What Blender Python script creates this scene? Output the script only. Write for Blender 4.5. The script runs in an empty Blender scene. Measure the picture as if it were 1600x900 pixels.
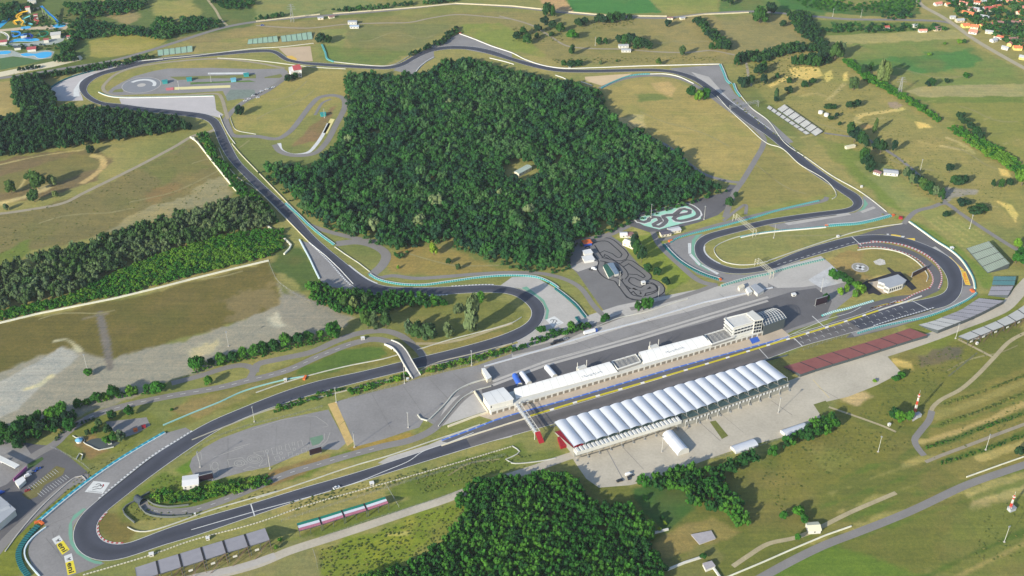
import bpy, math, random
import numpy as np
from mathutils import Vector, Matrix
from mathutils.geometry import tessellate_polygon
R = math.radians
rnd = random.Random(7)
NP = np.random.RandomState(11)
scene = bpy.context.scene
C = scene.collection

# ------------------------------------------------------------ camera, sky, sun, exposure
CAM_H, PITCH, FPX = 700.0, R(34.5), 1800.0
cam_d = bpy.data.cameras.new("camera")
cam_d.sensor_width = 36.0
cam_d.lens = FPX / 1600 * 36
cam_d.clip_start, cam_d.clip_end = 1.0, 90000.0
cam = bpy.data.objects.new("camera", cam_d)
cam.location = (0, 0, CAM_H)
cam.rotation_euler = (R(90) - PITCH, 0, 0)
C.objects.link(cam)
scene.camera = cam
SUN_EL, SUN_AZ = R(22), R(229)      # azimuth of the sun, counter-clockwise from +X
world = bpy.data.worlds.new("World"); scene.world = world; world.use_nodes = True
wn = world.node_tree.nodes; wl = world.node_tree.links
sky = wn.new("ShaderNodeTexSky"); sky.sky_type = 'NISHITA'; sky.sun_disc = False
sky.sun_elevation = SUN_EL; sky.sun_rotation = R(90) - SUN_AZ
sky.altitude = 300; sky.air_density = 1.0; sky.dust_density = 1.0; sky.ozone_density = 1.5
wl.new(sky.outputs[0], wn["Background"].inputs[0]); wn["Background"].inputs[1].default_value = 0.148
sun_d = bpy.data.lights.new("sun", 'SUN'); sun_d.energy = 5.0; sun_d.angle = R(0.5); sun_d.color = (1.0, 0.93, 0.78)
sun = bpy.data.objects.new("sun", sun_d); C.objects.link(sun)
sd = Vector((math.cos(SUN_EL)*math.cos(SUN_AZ), math.cos(SUN_EL)*math.sin(SUN_AZ), math.sin(SUN_EL)))
sun.rotation_euler = sd.to_track_quat('Z', 'Y').to_euler(); sun.location = (0, 0, 900)
scene.view_settings.view_transform = 'Standard'; scene.view_settings.look = 'None'
scene.view_settings.gamma = 1; scene.view_settings.exposure = 0.60

# ------------------------------------------------------------ pixel ray -> plane
def W(px, py, z=0.0):
    x, y = px - 800.0, 450.0 - py
    dy = FPX*math.cos(PITCH) + y*math.sin(PITCH); dz = -FPX*math.sin(PITCH) + y*math.cos(PITCH)
    t = (CAM_H - z) / -dz
    return Vector((x*t, dy*t, z))
def WP(pts, z=0.0): return [W(p[0], p[1], z) for p in pts]
def ppm(py):  # pixels of a 1600 wide picture per metre (horizontal) at the ground
    a = W(800, py); d = a.y*math.cos(PITCH) + CAM_H*math.sin(PITCH)
    return FPX/d

# ------------------------------------------------------------ materials
def lin(c):
    o = []
    for v in c:
        v = v/255.0
        o.append(v/12.92 if v <= .04045 else ((v+.055)/1.055)**2.4)
    return o
ALB = 0.80
def alb(c, k=ALB): return [min(.9, v*k) for v in lin(c)] + [1.0]
MATS = {}
def mat(name, rgb, rough=.85, n1=None, n2=None, metal=0.0, spec=.3, stripes=None, bands=None):
    """n1/n2 = (size in metres, strength) brightness mottling; stripes = (length, colour2, duty) along v"""
    if name in MATS: return MATS[name]
    m = bpy.data.materials.new(name); m.use_nodes = True; MATS[name] = m
    N, L = m.node_tree.nodes, m.node_tree.links
    b = N["Principled BSDF"]; b.inputs["Roughness"].default_value = rough; b.inputs["Metallic"].default_value = metal
    b.inputs["Specular IOR Level"].default_value = spec
    col = N.new("ShaderNodeRGB"); col.outputs[0].default_value = alb(rgb); out = col.outputs[0]
    if stripes:
        uv = N.new("ShaderNodeUVMap"); sp = N.new("ShaderNodeSeparateXYZ"); L.new(uv.outputs[0], sp.inputs[0])
        md = N.new("ShaderNodeMath"); md.operation = 'MODULO'; L.new(sp.outputs[1], md.inputs[0]); md.inputs[1].default_value = stripes[0]
        gt = N.new("ShaderNodeMath"); gt.operation = 'GREATER_THAN'; L.new(md.outputs[0], gt.inputs[0]); gt.inputs[1].default_value = stripes[0]*stripes[2]
        mx = N.new("ShaderNodeMix"); mx.data_type = 'RGBA'; L.new(gt.outputs[0], mx.inputs[0]); L.new(out, mx.inputs[6])
        mx.inputs[7].default_value = alb(stripes[1]); out = mx.outputs[2]
    geo = None
    for i, n in enumerate((n1, n2)):
        if not n: continue
        if geo is None: geo = N.new("ShaderNodeNewGeometry")
        ns = N.new("ShaderNodeTexNoise"); ns.inputs["Scale"].default_value = 1.0/n[0]; ns.inputs["Detail"].default_value = 4
        ns.inputs["Roughness"].default_value = .62
        L.new(geo.outputs["Position"], ns.inputs["Vector"])
        mr = N.new("ShaderNodeMapRange"); L.new(ns.outputs[0], mr.inputs[0])
        mr.inputs[1].default_value = .3; mr.inputs[2].default_value = .7
        mr.inputs[3].default_value = 1-n[1]; mr.inputs[4].default_value = 1+n[1]
        mm = N.new("ShaderNodeVectorMath"); mm.operation = 'SCALE'; L.new(out, mm.inputs[0]); L.new(mr.outputs[0], mm.inputs["Scale"]); out = mm.outputs[0]
    if bands:  # rubbered-in line across the ribbon (u) : (centre, width, factor)
        uv = N.new("ShaderNodeUVMap"); sp = N.new("ShaderNodeSeparateXYZ"); L.new(uv.outputs[0], sp.inputs[0])
        ns = N.new("ShaderNodeTexNoise"); ns.inputs["Scale"].default_value = .012; cb = N.new("ShaderNodeCombineXYZ")
        L.new(sp.outputs[1], cb.inputs[0]); L.new(cb.outputs[0], ns.inputs["Vector"])
        ad = N.new("ShaderNodeMath"); ad.operation = 'SUBTRACT'; L.new(sp.outputs[0], ad.inputs[0]); L.new(ns.outputs[0], ad.inputs[1])
        ab = N.new("ShaderNodeMath"); ab.operation = 'ABSOLUTE'; L.new(ad.outputs[0], ab.inputs[0])
        mr = N.new("ShaderNodeMapRange"); mr.interpolation_type = 'SMOOTHSTEP'; L.new(ab.outputs[0], mr.inputs[0]); mr.inputs[1].default_value = .04; mr.inputs[2].default_value = .34
        mr.inputs[3].default_value = bands; mr.inputs[4].default_value = 1.08
        mm = N.new("ShaderNodeVectorMath"); mm.operation = 'SCALE'; L.new(out, mm.inputs[0]); L.new(mr.outputs[0], mm.inputs["Scale"]); out = mm.outputs[0]
    L.new(out, b.inputs["Base Color"])
    return m

def attr_mat(name, noises, rough=.95, hue=None, objrand=0, spec=.15, mow=False, leaf=False):
    m = bpy.data.materials.new(name); m.use_nodes = True; MATS[name] = m
    N, L = m.node_tree.nodes, m.node_tree.links
    b = N["Principled BSDF"]; b.inputs["Roughness"].default_value = rough; b.inputs["Specular IOR Level"].default_value = spec
    a = N.new("ShaderNodeAttribute"); a.attribute_name = "Col"; out = a.outputs[0]
    geo = N.new("ShaderNodeNewGeometry")
    for i, n in enumerate(noises):
        ns = N.new("ShaderNodeTexNoise"); ns.inputs["Scale"].default_value = 1.0/n[0]; ns.inputs["Detail"].default_value = 4
        ns.inputs["Roughness"].default_value = .65; ns.inputs["Distortion"].default_value = .4
        L.new(geo.outputs["Position"], ns.inputs["Vector"])
        mr = N.new("ShaderNodeMapRange"); L.new(ns.outputs[0], mr.inputs[0]); mr.inputs[1].default_value = .3; mr.inputs[2].default_value = .7
        mx = N.new("ShaderNodeMix"); mx.data_type = 'RGBA'; mx.clamp_factor = True; L.new(mr.outputs[0], mx.inputs[0])
        mx.inputs[6].default_value = list(n[1]) + [1]; mx.inputs[7].default_value = list(n[2]) + [1]
        mm = N.new("ShaderNodeVectorMath"); mm.operation = 'MULTIPLY'; L.new(out, mm.inputs[0]); L.new(mx.outputs[2], mm.inputs[1]); out = mm.outputs[0]
    if objrand:
        oi = N.new("ShaderNodeObjectInfo"); rp = N.new("ShaderNodeValToRGB"); L.new(oi.outputs["Random"], rp.inputs[0])
        e = rp.color_ramp.elements; e[0].color = (.72, .85, .95, 1); e[1].color = (1.35, 1.25, .85, 1)
        k = rp.color_ramp.elements.new(.5); k.color = (1, 1, 1, 1)
        mm = N.new("ShaderNodeVectorMath"); mm.operation = 'MULTIPLY'; L.new(out, mm.inputs[0]); L.new(rp.outputs[0], mm.inputs[1]); out = mm.outputs[0]
    if mow:      # mown swathes and wheel lines: noise stretched along the slope
        for rot, sc, st in ((-.28, (1/90, 1/3.2, 1), .06), (.5, (1/70, 1/4.5, 1), .045)):
            mp = N.new("ShaderNodeMapping"); L.new(geo.outputs["Position"], mp.inputs[0]); mp.inputs["Rotation"].default_value = (0, 0, rot); mp.inputs["Scale"].default_value = sc
            ns = N.new("ShaderNodeTexNoise"); ns.inputs["Scale"].default_value = 1; ns.inputs["Detail"].default_value = 3; L.new(mp.outputs[0], ns.inputs["Vector"])
            mr = N.new("ShaderNodeMapRange"); L.new(ns.outputs[0], mr.inputs[0]); mr.inputs[1].default_value = .35; mr.inputs[2].default_value = .65; mr.inputs[3].default_value = 1-st; mr.inputs[4].default_value = 1+st
            mm = N.new("ShaderNodeVectorMath"); mm.operation = 'SCALE'; L.new(out, mm.inputs[0]); L.new(mr.outputs[0], mm.inputs["Scale"]); out = mm.outputs[0]
    L.new(out, b.inputs["Base Color"])
    if leaf:     # light passing through the leaves
        tr = N.new("ShaderNodeBsdfTranslucent"); L.new(out, tr.inputs[0]); ms = N.new("ShaderNodeMixShader"); ms.inputs[0].default_value = .28
        L.new(b.outputs[0], ms.inputs[1]); L.new(tr.outputs[0], ms.inputs[2]); L.new(ms.outputs[0], N["Material Output"].inputs[0])
    return m

TRACK = mat("track_asphalt", (75, 77, 87), .75, (34, .12), (2.0, .06), bands=.84)
TRACK_O = mat("track_asphalt_worn", (108, 104, 103), .8, (30, .12), (2.0, .06), bands=.82)
ASPH = mat("asphalt_grey", (144, 141, 139), .9, (34, .13), (2.2, .09))
ASPH_D = mat("asphalt_dark", (104, 102, 104), .85, (22, .12), (1.8, .07))
ASPH_B = mat("asphalt_black", (44, 44, 50), .85, (20, .08), (2, .05))
ROAD = mat("road_asphalt", (138, 134, 130), .9, (18, .08), (1.5, .07))
CONC = mat("concrete_pale", (188, 183, 176), .9, (25, .09), (2.5, .07))
CONC_W = mat("concrete_warm", (192, 183, 165), .9, (28, .12), (2.2, .08))
CONC_T = mat("apron_tan", (196, 180, 160), .9, (18, .10), (2.0, .06))
GRAVEL = mat("gravel_sand", (216, 190, 150), .95, (20, .06), (1.5, .05))
DIRT = mat("dirt_track", (178, 165, 130), .95, (12, .12), (1.5, .10))
WHITE = mat("white_paint", (222, 222, 218), .6, (6, .08))
WHITE_W = mat("white_wall", (214, 212, 203), .7, (9, .06))
CREAM = mat("cream_wall", (226, 216, 190), .8, (9, .06))
YELLOW = mat("yellow_paint", (235, 215, 60), .6)
YWALL = mat("yellow_white_wall", (206, 192, 52), .7, stripes=(24, (240, 238, 230), .82))
BLUE = mat("blue_paint", (60, 105, 200), .6)
BLUEL = mat("blue_white_line", (80, 120, 205), .6, stripes=(9, (150, 170, 210), .8))
TEAL = mat("teal_barrier", (50, 150, 150), .7, stripes=(2.6, (150, 200, 200), .72))
TEAL_D = mat("teal_dark", (38, 120, 120), .7, stripes=(2.4, (20, 70, 75), .6))
TEALB = mat("teal_blue_barrier", (40, 140, 165), .7, stripes=(6, (90, 185, 200), .7))
MINT = mat("mint_paint", (170, 225, 200), .8, (8, .04))
GREENP = mat("green_runoff_paint", (120, 170, 145), .8, (10, .08))
ORANGE = mat("orange_barrier", (225, 110, 50), .7)
KARTP = mat("kart_asphalt", (124, 122, 121), .9, (20, .1), (2, .06))
RED = mat("red_paint", (160, 34, 44), .6)
KERB = mat("kerb_red_white", (186, 84, 80), .7, stripes=(4.0, (214, 206, 200), .5))
KERBW = mat("kerb_white_black", (225, 225, 225), .7, stripes=(3.6, (120, 125, 130), .55))
STEEL = mat("galvanised_steel", (170, 172, 172), .5, metal=.4)
STEEL_D = mat("dark_steel", (80, 88, 90), .6)
GLASS = mat("window_glass", (40, 52, 62), .15, spec=.8)
ROOF_W = mat("white_roof", (228, 228, 226), .6, (14, .04))
ROOF_G = mat("grey_roof", (168, 172, 178), .7, (8, .05))
STAND_G = mat("grey_bench", (158, 156, 162), .85, (7, .07))
STAND_L = mat("light_bench", (190, 190, 186), .85, (7, .07))
STAND_GG = mat("grey_green_bench", (150, 162, 148), .85, (9, .06))
STAND_R = mat("red_bench", (144, 88, 84), .85, (9, .10))
STAND_T = mat("teal_bench", (88, 135, 138), .85, (8, .08))
STAND_M = mat("mint_bench", (150, 180, 160), .85, (8, .08))
SEAT_D = mat("dark_teal_seat", (70, 92, 92), .8, (3, .2))
POOL = mat("pool_water", (60, 180, 235), .15, spec=.6)
MEMBR = mat("white_membrane", (208, 212, 220), .45, (9, .03))

# ------------------------------------------------------------ object helpers
def tag(o, label=None, cat=None, group=None, kind=None):
    if label: o["label"] = label
    if cat: o["category"] = cat
    if group: o["group"] = group
    if kind: o["kind"] = kind
    return o
def empty(name, loc, label, cat, group=None, rz=0.0):
    o = bpy.data.objects.new(name, None); C.objects.link(o); o.location = loc; o.rotation_euler = (0, 0, rz)
    o.empty_display_size = 1
    return tag(o, label, cat, group)
class MB:
    def __init__(s): s.v = []; s.f = []; s.uv = []; s.mi = []
    def quad(s, a, b, c, d, uvs=None, mi=0):
        i = len(s.v); s.v += [tuple(a), tuple(b), tuple(c), tuple(d)]; s.f.append((i, i+1, i+2, i+3))
        s.uv += uvs if uvs else [(0, 0), (1, 0), (1, 1), (0, 1)]; s.mi.append(mi)
    def tri(s, a, b, c, mi=0):
        i = len(s.v); s.v += [tuple(a), tuple(b), tuple(c)]; s.f.append((i, i+1, i+2)); s.uv += [(0, 0), (1, 0), (0, 1)]; s.mi.append(mi)
    def box(s, c, d, rz=0.0, mi=0):
        cx, cy, cz = c; hx, hy, hz = d[0]/2, d[1]/2, d[2]/2
        cs, sn = math.cos(rz), math.sin(rz)
        P = [(cx+cs*x*hx-sn*y*hy, cy+sn*x*hx+cs*y*hy, cz+z*hz) for z in (-1, 1) for y in (-1, 1) for x in (-1, 1)]
        for q in ((0, 2, 3, 1), (4, 5, 7, 6), (0, 1, 5, 4), (2, 6, 7, 3), (0, 4, 6, 2), (1, 3, 7, 5)):
            s.quad(*[P[k] for k in q], mi=mi)
    def hexa(s, lo, hi, mi=0):   # lo, hi: 4 points each (same winding)
        s.quad(*hi, mi=mi); s.quad(*lo[::-1], mi=mi)
        for i in range(4):
            j = (i+1) % 4; s.quad(lo[i], lo[j], hi[j], hi[i], mi=mi)
    def bar(s, a, b, r, n=5, r2=None, mi=0):
        a = Vector(a); b = Vector(b); d = (b-a).normalized(); r2 = r if r2 is None else r2
        u = d.orthogonal().normalized(); w = d.cross(u)
        A = [a+(u*math.cos(2*math.pi*k/n)+w*math.sin(2*math.pi*k/n))*r for k in range(n)]
        B = [b+(u*math.cos(2*math.pi*k/n)+w*math.sin(2*math.pi*k/n))*r2 for k in range(n)]
        for k in range(n): s.quad(A[k], A[(k+1) % n], B[(k+1) % n], B[k], mi=mi)
        for k in range(1, n-1): s.tri(B[0], B[k], B[k+1], mi=mi)
    def build(s, name, m, parent=None, smooth=False, local=None):
        me = bpy.data.meshes.new(name)
        vs = s.v
        if local is not None: vs = [(x-local[0], y-local[1], z-local[2]) for x, y, z in vs]
        me.from_pydata(vs, [], s.f)
        uvl = me.uv_layers.new(name="UVMap"); uvl.data.foreach_set("uv", [c for u in s.uv for c in u])
        for mm in (m if isinstance(m, (list, tuple)) else [m]): me.materials.append(mm)
        if any(s.mi): me.polygons.foreach_set("material_index", s.mi)
        if smooth: me.polygons.foreach_set("use_smooth", [True]*len(me.polygons))
        me.update()
        o = bpy.data.objects.new(name, me); C.objects.link(o)
        if parent is not None: o.parent = parent
        return o
def part(mb, name, m, parent, **k):      # mesh given in world coordinates, parented to an unrotated Empty
    return mb.build(name, m, parent, local=parent.location, **k)

def smooth_pts(P, closed=False, step=5.0):
    P = [Vector(p) for p in P]; n = len(P); out = []
    if n < 3: 
        return P
    rng = range(n) if closed else range(n-1)
    for i in rng:
        p0 = P[(i-1) % n] if (closed or i > 0) else P[0]*2-P[1]
        p1, p2 = P[i], P[(i+1) % n]
        p3 = P[(i+2) % n] if (closed or i+2 < n) else P[n-1]*2-P[n-2]
        a = max((p1-p0).length, 1e-3)**.5; b = max((p2-p1).length, 1e-3)**.5; c = max((p3-p2).length, 1e-3)**.5
        m1 = ((p1-p0)/a - (p2-p0)/(a+b) + (p2-p1)/b)*b
        m2 = ((p2-p1)/b - (p3-p1)/(b+c) + (p3-p2)/c)*b
        k = max(1, int((p2-p1).length/step))
        for j in range(k):
            t = j/k; h = t*t; q = h*t
            out.append(p1*(2*q-3*h+1) + m1*(q-2*h+t) + p2*(-2*q+3*h) + m2*(q-h))
    if not closed: out.append(P[-1])
    return out
def resample(P, step):
    out = [P[0]]; acc = 0
    for a, b in zip(P[:-1], P[1:]):
        l = (b-a).length
        while acc + l >= step and l > 1e-6:
            t = (step-acc)/l; a = a+(b-a)*t; out.append(a); l = (b-a).length; acc = 0
        acc += l
    return out
def poly(name, pts, m, z=.02, smooth=False, parent=None, kind='structure', raw=False, jitter=0):
    P = list(pts) if raw else WP(pts)
    if smooth: P = smooth_pts([Vector((p.x, p.y, 0)) for p in P], True, 4)
    if jitter:
        Q = []
        for a, b in zip(P, P[1:]+P[:1]):
            k = max(1, int((b-a).length/3))
            for j in range(k):
                q = a+(b-a)*(j/k); Q.append(q+Vector((rnd.uniform(-jitter, jitter), rnd.uniform(-jitter, jitter), 0)))
        P = Q
    P = [Vector((p.x, p.y, z)) for p in P]
    A = sum(P[i].x*P[(i+1) % len(P)].y - P[(i+1) % len(P)].x*P[i].y for i in range(len(P)))
    if A < 0: P.reverse()
    tris = tessellate_polygon([P]); mb = MB()
    me = bpy.data.meshes.new(name); me.from_pydata([tuple(p) for p in P], [], [tuple(t) for t in tris])
    me.materials.append(m); me.update()
    for p in me.polygons:
        if p.normal.z < 0: p.flip()
    o = bpy.data.objects.new(name, me); C.objects.link(o)
    if parent is not None: o.parent = parent
    elif kind: o["kind"] = kind
    return o
def offset_line(P, w):
    """left/right offset points; w number or list"""
    n = len(P); L_, R_ = [], []
    for i in range(n):
        a = P[max(0, i-1)]; b = P[min(n-1, i+1)]; d = (b-a); d.z = 0; d.normalize()
        q = Vector((-d.y, d.x, 0)); ww = (w[i] if isinstance(w, list) else w)/2
        L_.append(P[i]+q*ww); R_.append(P[i]-q*ww)
    return L_, R_
def strip_mb(L_, R_, z, mb=None):
    mb = mb or MB(); v = 0
    for i in range(len(L_)-1):
        d = ((L_[i+1]+R_[i+1])/2-(L_[i]+R_[i])/2).length
        a, b, c, e = [Vector((p.x, p.y, z)) for p in (R_[i], R_[i+1], L_[i+1], L_[i])]
        mb.quad(a, b, c, e, [(1, v), (1, v+d), (0, v+d), (0, v)]); v += d
    return mb
def ribbon(name, pts, w, m, z=.04, closed=False, parent=None, kind='structure', smooth=True, raw=False):
    P = list(pts) if raw else WP(pts)
    if smooth: P = smooth_pts(P, closed, 4)
    if closed: P.append(P[0])
    L_, R_ = offset_line(P, w)
    o = strip_mb(L_, R_, z).build(name, m, parent)
    if parent is None and kind: o["kind"] = kind
    return o
def wall_mb(P, w, h, z0=0.0, mb=None):
    mb = mb or MB(); L_, R_ = offset_line(P, w); v = 0
    for i in range(len(P)-1):
        d = (P[i+1]-P[i]).length; u0, u1 = (0, v), (0, v+d)
        l0, l1, r0, r1 = [Vector((p.x, p.y, z0)) for p in (L_[i], L_[i+1], R_[i], R_[i+1])]
        H = Vector((0, 0, h)); uv = [(0, v), (0, v+d), (1, v+d), (1, v)]
        mb.quad(r0+H, r1+H, l1+H, l0+H, [(1, v), (1, v+d), (0, v+d), (0, v)])
        mb.quad(r0, r1, r1+H, r0+H, uv); mb.quad(l1, l0, l0+H, l1+H, [(0, v+d), (0, v), (1, v), (1, v+d)])
        if i == 0: mb.quad(l0, r0, r0+H, l0+H)
        if i == len(P)-2: mb.quad(r1, l1, l1+H, r1+H)
        v += d
    return mb
def barrier(name, label, cat, pts, w, h, m, smooth=True, group=None, top=None, raw=False, posts=0):
    """one barrier or fence; top = (material, width, height) adds a light rail on one side"""
    P = list(pts) if raw else WP(pts)
    if smooth: P = smooth_pts(P, False, 4)
    base = P[0].copy(); base.z = 0
    root = empty(name, base, label, cat, group)
    part(wall_mb(P, w, h), "wall" if not top else "barrier_body", m, root)
    if top:
        L_, R_ = offset_line(P, w+top[1]*1.1); side = L_ if top[3] > 0 else R_
        part(wall_mb(side, top[1], top[2]), "guard_rail", top[0], root)
    return root
def fence(name, label, pts, h=2.4, smooth=False, m=None, step=6.0):
    P = WP(pts); P = smooth_pts(P, False, 6) if smooth else P
    base = P[0].copy(); root = empty(name, base, label, "fence")
    mb = MB(); q = resample(P, step)
    for p in q: mb.bar(p, p+Vector((0, 0, h)), .09, 4)
    part(mb, "fence_posts", m or STEEL, root)
    mb = MB()
    for zz in (.25, .5, .75, 1.0):
        for a, b in zip(P[:-1], P[1:]): mb.bar(a+Vector((0, 0, h*zz)), b+Vector((0, 0, h*zz)), .045, 3)
    part(mb, "fence_wires", m or STEEL, root)
    return root
def copy_thing(src, loc, label=None, rz=None, scale=None, group=None):
    c = src.copy(); C.objects.link(c); c.location = loc
    if rz is not None: c.rotation_euler = (0, 0, rz)
    if scale is not None: c.scale = scale
    if label: c["label"] = label
    if group: c["group"] = group
    for ch in src.children:
        d = ch.copy(); C.objects.link(d); d.parent = c
        for g in ch.children:
            e = g.copy(); C.objects.link(e); e.parent = d
    return c
ORD = ["first", "second", "third", "fourth", "fifth", "sixth", "seventh", "eighth", "ninth", "tenth", "eleventh", "twelfth",
       "thirteenth", "fourteenth", "fifteenth", "sixteenth", "seventeenth", "eighteenth", "nineteenth", "twentieth"]
# ------------------------------------------------------------ ground: one sheet, soft fields in a colour attribute
def vnoise(x, y, scale, seed):
    g = np.random.RandomState(seed).rand(257, 257).astype(np.float32)
    u = x/scale+1000; v = y/scale+1000; iu = np.floor(u).astype(int); iv = np.floor(v).astype(int); fu = u-iu; fv = v-iv
    fu = fu*fu*(3-2*fu); fv = fv*fv*(3-2*fv); iu %= 256; iv %= 256
    return (g[iu, iv]*(1-fu)*(1-fv)+g[iu+1, iv]*fu*(1-fv)+g[iu, iv+1]*(1-fu)*fv+g[iu+1, iv+1]*fu*fv)
def fbm(x, y, s, seed): return (vnoise(x, y, s, seed)*.5+vnoise(x, y, s/2.1, seed+1)*.3+vnoise(x, y, s/4.3, seed+2)*.2)
def inside_dist(px, py, P):
    n = len(P); ins = np.zeros(px.shape, bool); dist = np.full(px.shape, 1e9)
    for i in range(n):
        x1, y1 = P[i].x, P[i].y; x2, y2 = P[(i+1) % n].x, P[(i+1) % n].y
        c = ((y1 > py) != (y2 > py)) & (px < (x2-x1)*(py-y1)/((y2-y1) if y2 != y1 else 1e-9)+x1); ins ^= c
        dx, dy = x2-x1, y2-y1; t = np.clip(((px-x1)*dx+(py-y1)*dy)/(dx*dx+dy*dy+1e-9), 0, 1)
        dist = np.minimum(dist, np.hypot(px-x1-t*dx, py-y1-t*dy))
    return np.where(ins, dist, -dist)
def line_dist(px, py, P):
    dist = np.full(px.shape, 1e9)
    for a, b in zip(P[:-1], P[1:]):
        dx, dy = b.x-a.x, b.y-a.y; t = np.clip(((px-a.x)*dx+(py-a.y)*dy)/(dx*dx+dy*dy+1e-9), 0, 1)
        dist = np.minimum(dist, np.hypot(px-a.x-t*dx, py-a.y-t*dy))
    return dist
far = [1080, 1180, 1320, 1500, 1800, 2300, 3200, 5000, 9000, 18000, 40000]
xs = np.array([-v for v in far[::-1]] + list(np.arange(-1000, 1000.1, 2.5)) + far)
ys = np.array([-40000, -10000, -3000, -1000, -200, 200, 450, 540] + list(np.arange(590, 2020, 2.5)) + [2080, 2180, 2400, 2800, 3600, 6000, 12000, 45000])
GX, GY = np.meshgrid(xs, ys); gx = GX.ravel().copy(); gy = GY.ravel().copy()
PATCH = []
def A(pts, col, soft=6, amp=1.0, mix=1.0): PATCH.append(('p', pts, col, soft, amp, mix))
def S(pts, w, col, soft=2, amp=.6, mix=1.0): PATCH.append(('r', pts, col, soft, amp, mix, w))
BASE = (138, 136, 84)
# upper left
A([(-60,-10),(330,-10),(420,20),(380,45),(250,70),(230,85),(120,100),(-60,110)], (96,112,66), 12)
A([(140,64),(190,52),(248,54),(262,62),(235,80),(140,94)], (148,142,78), 3)
A([(145,0),(200,0),(222,30),(200,40),(165,20)], (150,135,98), 8)
A([(235,0),(300,0),(318,25),(260,40),(240,20)], (140,140,84), 8)
A([(0,128),(16,128),(22,150),(20,188),(-40,190),(-40,128)], (158,142,98), 4)
A([(110,86),(180,92),(110,118),(40,135),(20,125)], (96,108,58), 6)
A([(48,128),(110,114),(75,140),(50,150)], (136,130,84), 5)
A([(400,0),(560,0),(640,10),(520,22),(400,28)], (126,134,86), 6)
A([(400,36),(660,22),(800,18),(900,24),(1000,30),(1180,22),(1200,60),(1150,100),(1000,100),(880,100),(790,70),(700,50),(600,100),(520,98),(490,70),(420,60)], (138,130,86), 6)
A([(540,40),(660,36),(705,40),(640,85),(560,95),(545,70)], (122,124,82), 8)
A([(500,46),(540,46),(540,90),(520,98),(490,80)], (134,138,84), 4)
A([(500,70),(640,80),(600,103),(500,96)], (104,124,66), 8, 1, .8)
A([(300,70),(500,52),(500,68),(300,82)], (146,136,92), 6)
A([(270,60),(420,38),(500,46),(420,52),(300,68)], (140,126,92), 5, 1, .8)
A([(720,38),(780,36),(830,60),(850,90),(800,80),(760,66),(722,50)], (128,138,72), 6)
A([(838,-4),(880,-4),(896,18),(862,17)], (184,150,114), 3)
A([(880,-10),(1002,-10),(1036,20),(960,22),(896,18)], (72,124,66), 2.5)
A([(1008,-10),(1122,-10),(1120,18),(1038,21)], (134,142,80), 3)
A([(1125,-10),(1240,-10),(1300,10),(1290,25),(1180,22),(1125,18)], (92,120,66), 5)
A([(1215,-5),(1290,-5),(1330,10),(1430,-5),(1438,22),(1370,26),(1300,20),(1220,14)], (68,112,58), 5)
A([(1265,30),(1440,36),(1490,45),(1490,52),(1300,58),(1275,50)], (104,122,66), 6)
A([(1288,56),(1490,46),(1518,60),(1480,64),(1300,71)], (156,150,102), 3)
A([(1300,70),(1500,62),(1600,110),(1600,134),(1430,136),(1400,120),(1340,100)], (118,132,74), 6)
A([(1380,92),(1450,84),(1520,76),(1532,98),(1500,110),(1430,114)], (80,124,66), 10)
A([(1330,98),(1380,92),(1420,105),(1400,118)], (92,126,66), 8)
A([(1412,142),(1440,135),(1602,131),(1602,152),(1450,154)], (158,150,110), 3)
A([(1450,160),(1602,156),(1602,252),(1560,236),(1490,196)], (134,134,74), 4)
A([(1430,152),(1602,150),(1602,160),(1450,161)], (112,128,64), 3)
A([(1000,30),(1120,24),(1230,60),(1280,75),(1240,95),(1160,100),(1080,84)], (142,132,90), 8)
A([(1125,24),(1230,28),(1268,64),(1220,75),(1140,78)], (140,132,92), 4)
# moto-cross hills
A([(1150,100),(1280,80),(1340,105),(1400,150),(1500,200),(1600,275),(1600,360),(1450,330),(1380,262),(1290,215),(1200,160)], (146,138,86), 8)
for p in ([(1232,108),(1250,103),(1280,106),(1284,118),(1262,125),(1240,120)], [(1200,133),(1232,118),(1236,122),(1204,137)],
          [(1288,116),(1298,110),(1302,122),(1292,128)], [(1318,114),(1324,112),(1323,126),(1318,126)],
          [(1554,313),(1580,320),(1590,335),(1588,352),(1582,340),(1570,325)],
          [(1430,190),(1452,194),(1456,200),(1436,201)], [(1560,263),(1575,266),(1580,278),(1566,274)]):
    A(p, (214,186,116), 2.5, .7)
S([(1338,185),(1345,180),(1380,175),(1410,170)], 9, (198,176,118)); S([(1338,183),(1336,190),(1345,192)], 6, (176,162,112))
S([(1320,130),(1300,150),(1294,156)], 6, (172,158,110)); S([(1250,150),(1275,146),(1290,150)], 5, (166,152,104), 3, 1, .7)
S([(1470,228),(1520,236),(1510,228),(1480,215)], 5, (176,160,116)); S([(1500,226),(1514,232),(1522,240)], 5, (172,160,112))
A([(1388,160),(1402,158),(1412,165),(1400,170),(1388,168)], (150,132,134), 3)
A([(1345,195),(1368,196),(1366,202),(1348,202)], (188,150,104), 5)
for i in range(26):
    x, y = rnd.uniform(1220, 1590), rnd.uniform(130, 330)
    S([(x, y), (x+rnd.uniform(8, 30), y+rnd.uniform(-8, 8))], rnd.uniform(2, 5), rnd.choice([(168,156,104), (122,120,72), (170,158,112)]), 3, 1, .6)
A([(1270,215),(1330,225),(1400,290),(1430,330),(1390,325),(1300,250)], (118,132,68), 8)
A([(1330,250),(1380,255),(1462,318),(1420,330),(1400,318)], (134,140,88), 5)
A([(1430,330),(1470,322),(1560,378),(1520,400),(1490,372)], (140,142,86), 5)
for i in range(5): S([(1450+i*8, 345-i*3), (1505+i*9, 385-i*4)], 2.2, (168,158,104), 1.5, .6, .7)
A([(1400,340),(1425,345),(1500,385),(1560,440),(1540,450),(1500,400),(1450,365)], (112,132,60), 6)
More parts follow.
